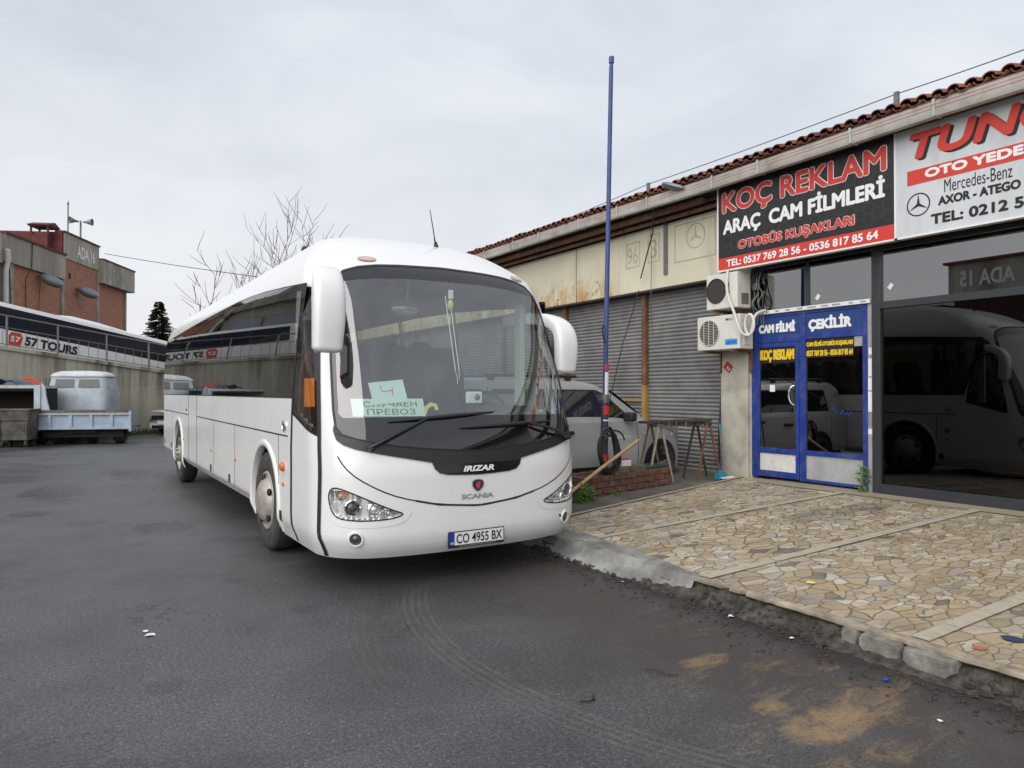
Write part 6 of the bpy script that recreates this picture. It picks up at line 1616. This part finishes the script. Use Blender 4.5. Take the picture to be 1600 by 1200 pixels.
mb = MB(); mb.add([(.78, -.66, 1.49), (1.27, -.74, 1.14), (1.27, .74, 1.14), (.78, .66, 1.49)], [(0, 1, 2, 3)]); mb.v = [(x + .015, y, z + .02) for x, y, z in mb.v]; mb.build('windscreen', 'car_glass', t, local=True)
for sy in (-1, 1): mb = MB(); mb.ball((1.98, sy * .62, .78), .12, .18, .09, 16, 8); mb.build('headlight', 'lamp_silver', t, local=True)
mb = MB(); mb.box(2.10, 2.20, -.7, .7, .32, .62); mb.build('bumper', 'black_plastic', t, local=True, bevel=.03)
hprof = [(-2.0, .7), (-1.95, 1.0), (-1.7, 1.35), (-1.2, 1.46), (-.2, 1.48), (.3, 1.38), (.95, .98), (1.0, .95), (1.5, .88), (1.85, .76), (2.0, .5)]
t, top, yw, sf = car('white_car', 'small white hatchback half hidden behind the rear of the coach', (4.80, 30.1, 0), R(-150), hprof, 4.0, .86, .95, 'car_white', 2.5, .30,
        [[(-1.2, .97), (.78, .97), (.35, 1.32), (-.9, 1.38)]], seams=[[(-.2, .4), (-.2, .94)]])
mb = MB(); mb.box(1.93, 2.01, -.62, .62, .58, .72); mb.box(1.95, 2.02, -.6, .6, .25, .36); mb.build('grille', 'black_gloss', t, local=True, bevel=.01)
mb = MB(); mb.box(2.0, 2.03, -.26, .26, .40, .52); mb.build('number_plate', 'plate_white', t, local=True)
for sy in (-1, 1): mb = MB(); mb.ball((1.82, sy * .62, .66), .14, .17, .07, 16, 8); mb.build('headlight', 'lamp_silver', t, local=True)
mb = MB(); mb.add([(.33, -.60, 1.36), (.93, -.70, 1.0), (.93, .70, 1.0), (.33, .60, 1.36)], [(0, 1, 2, 3)]); mb.v = [(x + .02, y, z + .03) for x, y, z in mb.v]; mb.build('windscreen', 'car_glass', t, local=True)

# ---- trees
def bare_tree(name, label, base, h, seed, spread):
    rnd = random.Random(seed); t = thing(name, label, 'tree', base); mbt = MB(); mbc = MB(); tips = []
    B = Vector(base)
    def br(mb, p, d, ln, r, lvl):
        pts = [p]; rs = [r]; n = 5
        for i in range(n):
            d = (d + Vector((rnd.uniform(-.12, .12), rnd.uniform(-.12, .12), rnd.uniform(-.02, .14)))).normalized(); p = p + d * ln / n; pts.append(p); rs.append(r * (1 - .55 * (i + 1) / n))
        mb.tube(pts, rs, n=6 if lvl < 2 else 4, caps=False)
        if lvl >= 4: return
        for k in range((4, 4, 3, 3)[lvl]):
            q = rnd.uniform(.35, 1.0) if k else 1.0; i = min(n, max(1, int(q * n))); a = rnd.uniform(0, 2 * math.pi); tilt = rnd.uniform(.35, .75)
            o = d.orthogonal().normalized(); o = Matrix.Rotation(a, 3, d) @ o
            nd = (d * math.cos(tilt) + o * math.sin(tilt) * spread + Vector((0, 0, .18))).normalized()
            br(mbc, pts[i], nd, ln * rnd.uniform(.55, .78), max(.010, rs[i] * .64), lvl + 1)
    br(mbt, B, Vector((0, 0, 1)), h * .40, h * .017, 0)
    mbt.build('trunk', 'bark', t); mbc.build('crown', 'bark', t, fixn=False); return t
bare_tree('bare_tree', 'leafless tree whose twigs rise above the coach roof', (6.2, 25.2, 0), 9.3, 11, 1.35)
bare_tree('bare_tree', 'small leafless tree further right behind the coach roof', (7.5, 24.4, 0), 7.6, 5, 1.1)
bare_tree('bare_tree', 'low leafless tree at the left end of the bare twigs above the coach', (5.0, 25.6, 0), 6.9, 23, 1.3)
ct_ = thing('conifer', 'dark pointed conifer standing beyond the rear of the coach', 'tree', (6.15, 61.0, -1))
mb = MB(); mb.cyl((6.15, 61, -1), (6.15, 61, 8.2), .18, .02); mb.build('trunk', 'bark', ct_)
mb = MB(); rnd = random.Random(3)
for i in range(64):
    q = i / 63; z = 8.45 - q * 6.2; rad = .10 + 2.0 * q ** .85; nb = 5 + int(12 * q)
    for k in range(nb):
        a = rnd.uniform(0, 2 * math.pi); rl_ = rad * rnd.uniform(.65, 1.1); c, s = math.cos(a), math.sin(a)
        for j in range(9):
            f = (j + 1) / 9; p = Vector((6.15 + c * rl_ * f, 61 + s * rl_ * f, z - .30 * rl_ * f + .16 * rl_ * f * f + rnd.uniform(-.05, .05)))
            for sd in (-1, 1):
                w = .10 + .10 * (1 - f); tv = Vector((-s * sd, c * sd, 0)); 
                mb.add([p, p + tv * (w + .14) + Vector((c, s, 0)) * .16 + Vector((0, 0, -.07)), p + Vector((c * .2, s * .2, .02))], [(0, 1, 2)])
mb.build('crown', 'conifer', ct_, auto=0, fixn=False)
def blades(name, mat, fn, n, seed):
    rnd = random.Random(seed); mb = MB()
    for _ in range(n):
        x, y, z, h, w = fn(rnd); a = rnd.uniform(0, 6.28); lx, ly = rnd.uniform(-.4, .4) * h, rnd.uniform(-.4, .4) * h
        mb.add([(x - w * math.cos(a), y - w * math.sin(a), z), (x + w * math.cos(a), y + w * math.sin(a), z), (x + lx * .5 + w * .7 * math.cos(a), y + ly * .5, z + h * .6), (x + lx, y + ly, z + h)], [(0, 1, 2, 3)])
    return mb.build(name, mat, auto=0, fixn=False)
def gw(r):
    X = r.uniform(-1.5, 5); d = abs(r.gauss(0, .35)) + .05; return (X + .57 * d, wl(X) - .82 * d - .02, 0, r.uniform(.06, .28) * (1 - min(.7, d)), .02)
kind(blades('verge_grass', 'grass', gw, 2600, 2), 'stuff')

# ================================================================ THINGS IN FRONT OF THE SHUTTERS
def Yz(x, y): return yard_z(x) + .008 * nz(x, y, 2, .9)
pt = thing('brick_planter', 'low red brick planter holding the tall blue pole', 'planter', (6.9, 8.15, .1))
mb = MB(); rnd = random.Random(5)
px0_, px1_, py0_, py1_ = 6.10, 7.70, 7.86, 8.46
for c in range(4):
    z = .07 + .085 * c; off = (c % 2) * .11
    for (side, a0, a1) in ((0, px0_, px1_), (1, px0_, px1_), (2, py0_ + .1, py1_ - .1), (3, py0_ + .1, py1_ - .1)):
        x = a0 - off
        while x < a1 - .02:
            l = .205; xa, xb = max(a0, x), min(a1, x + l); j = rnd.uniform(-.008, .008); k = rnd.uniform(-.004, .004)
            if xb - xa > .03:
                if side < 2:
                    yy = py0_ if side == 0 else py1_ - .1; mb.box(xa, xb - .012, yy + j, yy + .1 + j, z + k + (xa - px0_) * .045, z + .073 + k + (xa - px0_) * .045)
                else:
                    xx = px0_ if side == 2 else px1_ - .1; mb.box(xx + j, xx + .1 + j, xa, xb - .012, z + k + (xx - px0_) * .045, z + .073 + k + (xx - px0_) * .045)
            x += .217
mb.build('bricks', 'brick_near', pt, bevel=.006)
mb = MB(); mb.loft([[(px0_ + .012, py0_ + .012, .02), (px1_ - .012, py0_ + .012, .02), (px1_ - .012, py1_ - .012, .02), (px0_ + .012, py1_ - .012, .02)], [(px0_ + .012, py0_ + .012, .36), (px1_ - .012, py0_ + .012, .43), (px1_ - .012, py1_ - .012, .43), (px0_ + .012, py1_ - .012, .36)]], smooth=False); mb.build('soil', 'kerb_dirty', pt)
mb = MB(); mb.obox((6.98, 8.06, .47), (1, .04, .03), (0, 1, 0), (0, 0, 1), .62, .28, .085); tag(mb.build('stone_slab', 'wood_old', bevel=.012), 'rough brown slab lying on the brick planter', 'slab')
mb = MB(); mb.obox((7.42, 8.12, .475), (1, -.1, .03), (0, 1, 0), (0, 0, 1), .62, .36, .025); tag(mb.build('green_sheet', 'green_felt', bevel=.005), 'dark green sheet lying on the right end of the planter', 'sheet')
t = thing('carton', 'small open white and red carton on the rough slab', 'carton', (6.98, 8.05, .52))
mb = MB(); mb.box(6.88, 7.06, 8.0, 8.015, .515, .60); mb.box(6.88, 7.06, 8.10, 8.115, .515, .60); mb.box(6.88, 6.893, 8.016, 8.099, .515, .60); mb.box(7.047, 7.06, 8.016, 8.099, .515, .60); mb.box(6.893, 7.047, 8.016, 8.099, .515, .525); mb.build('carton_box', 'paper_white', t)
mb = MB(); mb.obox((6.99, 8.06, .605), (1, 0, .1), (0, 1, 0), (-.1, 0, 1), .12, .09, .02); mb.build('red_packet', 'tape_red', t)
mb = MB(); mb.ball((6.72, 7.95, .425), .09, .04, .025, 12, 6); tag(mb.build('blue_rag', 'truck_blue'), 'pale blue rag on the front edge of the brick planter', 'rag')

def A_(u, v, d):
    return None
pole = thing('flag_pole', 'tall blue painted pole standing in the brick planter', 'pole', (6.62, 8.03, .35))
mb = MB(); mb.cyl((6.60, 8.04, 1.55), (6.655, 7.955, 6.28), .036, .031, 16); mb.cyl((6.655, 7.955, 6.28), (6.657, 7.952, 6.33),   .026, .026, 12); mb.cyl((6.657, 7.952, 6.33), (6.658, 7.951, 6.42),   .038, .038, 12); mb.build('upper_tube', 'pole_blue', pole)
mb = MB(); mb.cyl((6.59, 8.06, .32), (6.60, 8.04, 1.46), .056, .054, 16); mb.build('lower_tube', 'pole_dark', pole)
mb = MB(); mb.cyl((6.60, 8.04, 1.44), (6.60, 8.04, 1.56), .062, n=16); mb.box(6.52, 6.68, 8.0, 8.08, 1.475, 1.50); mb.build('joint_collar', 'grey_metal', pole)
for (z0, z1, m) in ((1.90, 2.0, 'tape_red'), (1.80, 1.90, 'paper_white'), (1.56, 1.80, 'plate_white'), (1.27, 1.40, 'tape_red'), (1.18, 1.22, 'paper_white'), (1.05, 1.09, 'paper_white'), (.97, 1.0, 'paper_white'), (.60, .70, 'tape_red')):
    mb = MB(); r_ =   .0385 if z0 > 1.5 else .0575; mb.cyl((6.59 + .012 * z0, 8.06 - .018 * z0, z0), (6.59 + .012 * z1, 8.06 - .018 * z1, z1 - (.02 if m == 'paper_white' else 0)), r_, n=16); mb.build('tape_band', m, pole)
mb = MB(); mb.tube([(6.56, 8.02, 2.55), (6.52, 8.0, 2.50), (6.53, 7.99, 2.38), (6.57, 8.0, 2.30)], .012, n=6); mb.build('hook', 'cable', pole)
mb = MB(); rnd = random.Random(8)
for k in range(9):
    cx = 6.58 + rnd.uniform(-.04, .05); cz = .78 + rnd.uniform(-.05, .05); rx = .15 + rnd.uniform(-.035, .05); rz_ = .30 + rnd.uniform(-.05, .05); yy = 7.95 - rnd.uniform(0, .07)
    mb.tube([(cx + rx * math.cos(t_), yy + .02 * math.sin(3 * t_), cz + rz_ * math.sin(t_) - .05) for t_ in np.linspace(0, 2 * math.pi, 33)], .013, n=6, caps=False)
mb.tube(smooth_pts([(6.65, 7.93, 1.05), (6.78, 7.92, 1.03), (6.85, 7.92, .95), (6.86, 7.92, .9)]), .012, n=6)
tag(mb.build('cable_coil', 'cable'), 'coil of black cable hung on the foot of the blue pole', 'cable')
mb = MB(); mb.tube([(5.55, 7.75, .12), (6.25, 7.78, .50), (7.02, 7.80, .90)], .026, n=10); tag(mb.build('wooden_stick', 'wood_light'), 'long pale wooden stick leaning across the planter', 'stick')
def leafy(name, label, base, r, h, n, seed):
    rnd = random.Random(seed); mb = MB(); b = Vector(base)
    for _ in range(n):
        a = rnd.uniform(0, 6.28); q = math.sqrt(rnd.random()); p = b + Vector((r * q * math.cos(a), r * q * math.sin(a), h * rnd.random() * (1.1 - .5 * q)))
        d1 = Vector((rnd.uniform(-1, 1), rnd.uniform(-1, 1), rnd.uniform(-.2, .9))).normalized() * rnd.uniform(.02, .05); d2 = d1.orthogonal().normalized() * .014
        mb.add([p, p + d1 * .5 + d2, p + d1, p + d1 * .5 - d2], [(0, 1, 2, 3)])
    return tag(mb.build(name, 'leafgreen', auto=0, fixn=False), label, 'plant')
leafy('weed', 'bright green weed growing left of the brick planter', (5.98, 7.78, .09), .16, .30, 700, 3)
leafy('weed', 'tiny weed at the foot of the planter front', (6.6, 7.82, .11), .09, .08, 90, 4)
leafy('weed', 'straggly weed in the corner beside the grey post', (8.77, 5.47, .31), .08, .40, 160, 6)
# trestles
def trestle(label, c, ang, hgt, half, z0, mat, mat2):
    t = thing('trestle', label, 'trestle', (c[0], c[1], z0), group='trestles before the shutters')
    C_ = Vector((c[0], c[1], 0)); u = Vector((math.cos(ang), math.sin(ang), 0)); v = Vector((-math.sin(ang), math.cos(ang), 0))
    for i, e in enumerate((-1, 1)):
        for s_ in (-1, 1):
            mb = MB(); mb.bar(C_ + u * e * half + v * .02 * s_ + Vector((0, 0, hgt)), C_ + u * e * (half + .02) + v * s_ * .21 + Vector((0, 0, z0)), .027, .027, up=u); mb.build('leg', mat if i else mat2, t)
        mb = MB(); mb.bar(C_ + u * e * half + v * -.15 + Vector((0, 0, z0 + .25)), C_ + u * e * half + v * .15 + Vector((0, 0, z0 + .25)), .03, .02); mb.build('brace', mat, t)
    mb = MB(); mb.bar(C_ - u * (half + .06) + Vector((0, 0, hgt)), C_ + u * (half + .06) + Vector((0, 0, hgt)), .05, .045); mb.build('top_bar', mat, t)
    return t
trestle('pale legged trestle carrying the left end of the dark board', (7.72, 8.20), R(75), 1.08, .16, .22, 'wood_old', mk('pale_pipe', (.36, .31, .24), .6, var=.3, vs=9))
trestle('dark rusty trestle carrying the right end of the dark board', (8.38, 7.86), R(75), 1.12, .18, .25, 'wood_dark', 'rust')
mb = MB(); mb.loft([[(7.55 + .1 * i + .0, 8.30 - .055 * i + dy, 1.125 + .004 * i + dz + .01 * nz(i, dy, dz, 2.3)) for (dy, dz) in ((-.09, -.015), (.09, -.015), (.09, .02), (-.09, .02))] for i in range(10)], smooth=False)
for k in range(7): mb.obox((7.7 + .12 * k, 8.16 - .06 * k, 1.11), (1, .3 * (-1) ** k, .1), (0, 1, 0), (0, 0, 1), .10, .06, .06)
tag(mb.build('work_board', 'wood_dark'), 'dark splattered board spanning the two trestles', 'board')
mb = MB(); mb.tube([(8.60, 7.62, .26), (8.66, 7.75, 1.0)], .014, n=8); st = mb.build('broom_stick', 'grey_metal'); tag(st, 'thin grey stick with teal tip leaning beside the pillar', 'stick')
m2 = MB(); m2.tube([(8.66, 7.75, 1.0), (8.665, 7.76, 1.10)], .016, n=8); m2.build('tip', 'teal', st)
mb = MB(); mb.box(8.42, 8.58, 7.54, 7.66, .255, .36); mb.cyl((8.5, 7.6, .36), (8.5, 7.6, .40), .04); tag(mb.build('teal_canister', 'teal', bevel=.012), 'teal plastic canister at the foot of the right trestle', 'canister')
wire('hanging_cable', 'black cables hanging down the shutter beside the pillar', [(8.93, 7.93, 2.0), (8.86, 7.9, 1.55), (8.74, 7.84, 1.0), (8.72, 7.82, .3)], .018)
mb = MB(); mb.add([(8.28, 7.46, .262), (8.55, 7.44, .272), (8.6, 7.56, .276), (8.33, 7.60, .268)], [(0, 1, 2, 3)]); mb.v = [(x + .1, y - .02, z + .032) for x, y, z in mb.v]; tag(mb.build('cardboard', 'paper_white'), 'flat pale piece of card on the paving beside the pillar', 'card')

# ================================================================ LITTER
def scrap(name, label, cat, x, y, z, r, mat, seed, hgt=.012):
    rnd = random.Random(seed); n = 7; pts = [(x + r * rnd.uniform(.5, 1.1) * math.cos(6.283 * k / n), y + r * rnd.uniform(.5, 1.1) * math.sin(6.283 * k / n), z + rnd.uniform(.003, hgt)) for k in range(n)]
    mb = MB(); mb.add(pts + [(x, y, z + hgt)], [(k, (k + 1) % n, n) for k in range(n)], 0, False); return tag(mb.build(name, mat, auto=0), label, cat)
scrap('paper_scrap', 'white scrap stuck to the asphalt left of the tyre tracks', 'litter', .49, 5.26, 0, .045, 'paper_white', 1)
scrap('paper_scrap', 'second small white scrap touching the larger one on the open asphalt', 'litter', .47, 5.36, 0, .025, 'paper_white', 9)
scrap('paper_scrap', 'white scrap in the gutter below the kerb edging', 'litter', 4.02, 3.50, 0, .028, 'paper_white', 2, .02)
scrap('paper_scrap', 'white bottle cap in the gutter near the broken kerb', 'litter', 3.99, 2.98, 0, .022, 'paper_white', 3, .02)
scrap('paper_scrap', 'small white flake on the asphalt right of the sand', 'litter', 3.61, 1.86, 0, .016, 'paper_white', 4)
scrap('paper_scrap', 'white scrap in the gutter beside the cement ramp', 'litter', 3.98, 4.62, 0, .022, 'paper_white', 14)
scrap('leaf', 'yellow leaf lying on the stone paving', 'leaf', 4.78, 3.40, pave_z(4.78) + .006, .04, 'yellow', 5)
scrap('blue_scrap', 'blue scrap in the gutter under the broken kerb', 'litter', 3.86, 2.28, 0, .025, 'plate_blue', 6, .02)
scrap('stain_patch', 'dark blue painted stone in the nearest paving strip corner', 'stone', 4.72, 2.02, pave_z(4.72) + .004, .08, mk('blue_stone', (.04, .05, .09), .6), 7, .004)
scrap('stone_chip', 'reddish stone chip set in the nearest paving corner', 'stone', 4.42, 2.06, pave_z(4.42) + .004, .055, mk('red_stone', (.45, .14, .08), .6), 8, .004)
mb = MB(); mb.tube([(2.83, 3.10, .012), (2.87, 3.03, .02), (2.89, 2.97, .012), (2.93, 2.93, .01)], [.004, .006, .005, .003], n=6); tag(mb.build('twig', 'wood_dark'), 'short dark twig on the muddy asphalt', 'twig')
mb = MB(); mb.tube([(2.26, 2.96, .008), (2.30, 2.93, .009), (2.34, 2.94, .008), (2.36, 2.98, .008)], .005, n=6); tag(mb.build('rubber_strip', 'cable'), 'curled black rubber strip beside the tyre track', 'litter')
rnd = random.Random(12); mb = MB()
for _ in range(420):
    y = rnd.uniform(1.2, 6); x = 4.02 - abs(rnd.gauss(0, .16)); r_ = rnd.uniform(.004, .014); mb.ball((x, y, r_ * .4), r_, r_ * rnd.uniform(.7, 1.2), r_ * .7, 6, 4)
for _ in range(520):
    y = rnd.uniform(.9, 6.2); q = rnd.random(); x = 4.03 + .19 * q + rnd.gauss(0, .012); z = .008 + .075 * q ** 1.4; r_ = rnd.uniform(.006, .022)
    if 2.0 < y < 2.78 or (y > 3.95 and q > .3): continue
    a0 = rnd.uniform(0, 6.28); n0 = 5
    lo = [(x + r_ * rnd.uniform(.6, 1.2) * math.cos(a0 + 6.283 * k / n0), y + r_ * rnd.uniform(.7, 1.5) * math.sin(a0 + 6.283 * k / n0), z - r_ * .4) for k in range(n0)]
    hi = [(x + (p[0] - x) * rnd.uniform(.3, .8), y + (p[1] - y) * rnd.uniform(.3, .8), z + r_ * rnd.uniform(.3, .8)) for p in lo]
    mb.add(lo + hi, [(k, (k + 1) % n0, n0 + (k + 1) % n0, n0 + k) for k in range(n0)] + [tuple(range(n0, 2 * n0))], 0, False)
kind(mb.build('gutter_gravel', mk('gutter_grit', (.05, .043, .037), .9, var=.6, vs=14)), 'stuff')

# ================================================================ ACROSS THE STREET (seen in the shop's glass)
ob = thing('brick_building', 'brick workshop with ADA 15 on its tower, mirrored in the upper shop glass', 'building', (-24, 18, 0))
mb = MB(); mb.box(-32, -24, 12, 20.6, 0, 6.9); mb.box(-32, -24.02, 20.8, 36, 0, 5.0); mb.box(-32, -24.02, 2, 11.8, 0, 5.0); mb.build('brick_wall', mk_brick('opposite_brick', (.24, .085, .055), (.30, .12, .08), (.22, .17, .14), 2.2, 'none'), ob)
mb = MB(); mb.box(-32, -23.8, 11.8, 20.8, 6.9, 8.6); mb.box(-32, -23.85, 20.8, 36, 5.0, 6.3); mb.box(-32, -23.85, 2, 11.8, 5.0, 6.3); mb.build('concrete_fascia', 'fascia_concrete', ob)
for y in (2.2, 7, 11.8, 16.2, 20.7, 25.5, 30.5, 35.8): mb = MB(); mb.box(-24.05, -23.84, y - .22, y + .22, 0, 4.98); mb.build('concrete_pillar', 'concrete', ob)
mb = MB(); mb.box(-32.1, -23.6, 11.6, 21.0, 8.6, 8.72); mb.box(-32.1, -23.6, 21.02, 36.2, 6.3, 6.42); mb.box(-32.1, -23.6, 1.8, 11.58, 6.3, 6.42); mb.build('roof', 'red_roof', ob)
for (a, b) in ((12.3, 15.8), (16.6, 20.2), (26.0, 30.0)): mb = MB(); mb.box(-24.02, -23.93, a, b, .1, 3.6); mb.build('shutter', 'galv', ob)
for (a, b) in ((21.2, 25.1), (31, 35.3)): mb = MB(); mb.box(-24.05, -23.95, a, b, .1, 4.6); mb.build('pale_panel', mk('ochre_wall', (.55, .40, .24), .8), ob)
text(ob, 'painted_name', 'ADA 15', (-23.79, 17.5, 7.3), (0, 1, 0), (0, 0, 1), 2.7, .85, 'sign_white', lift=.02, bold=.03)
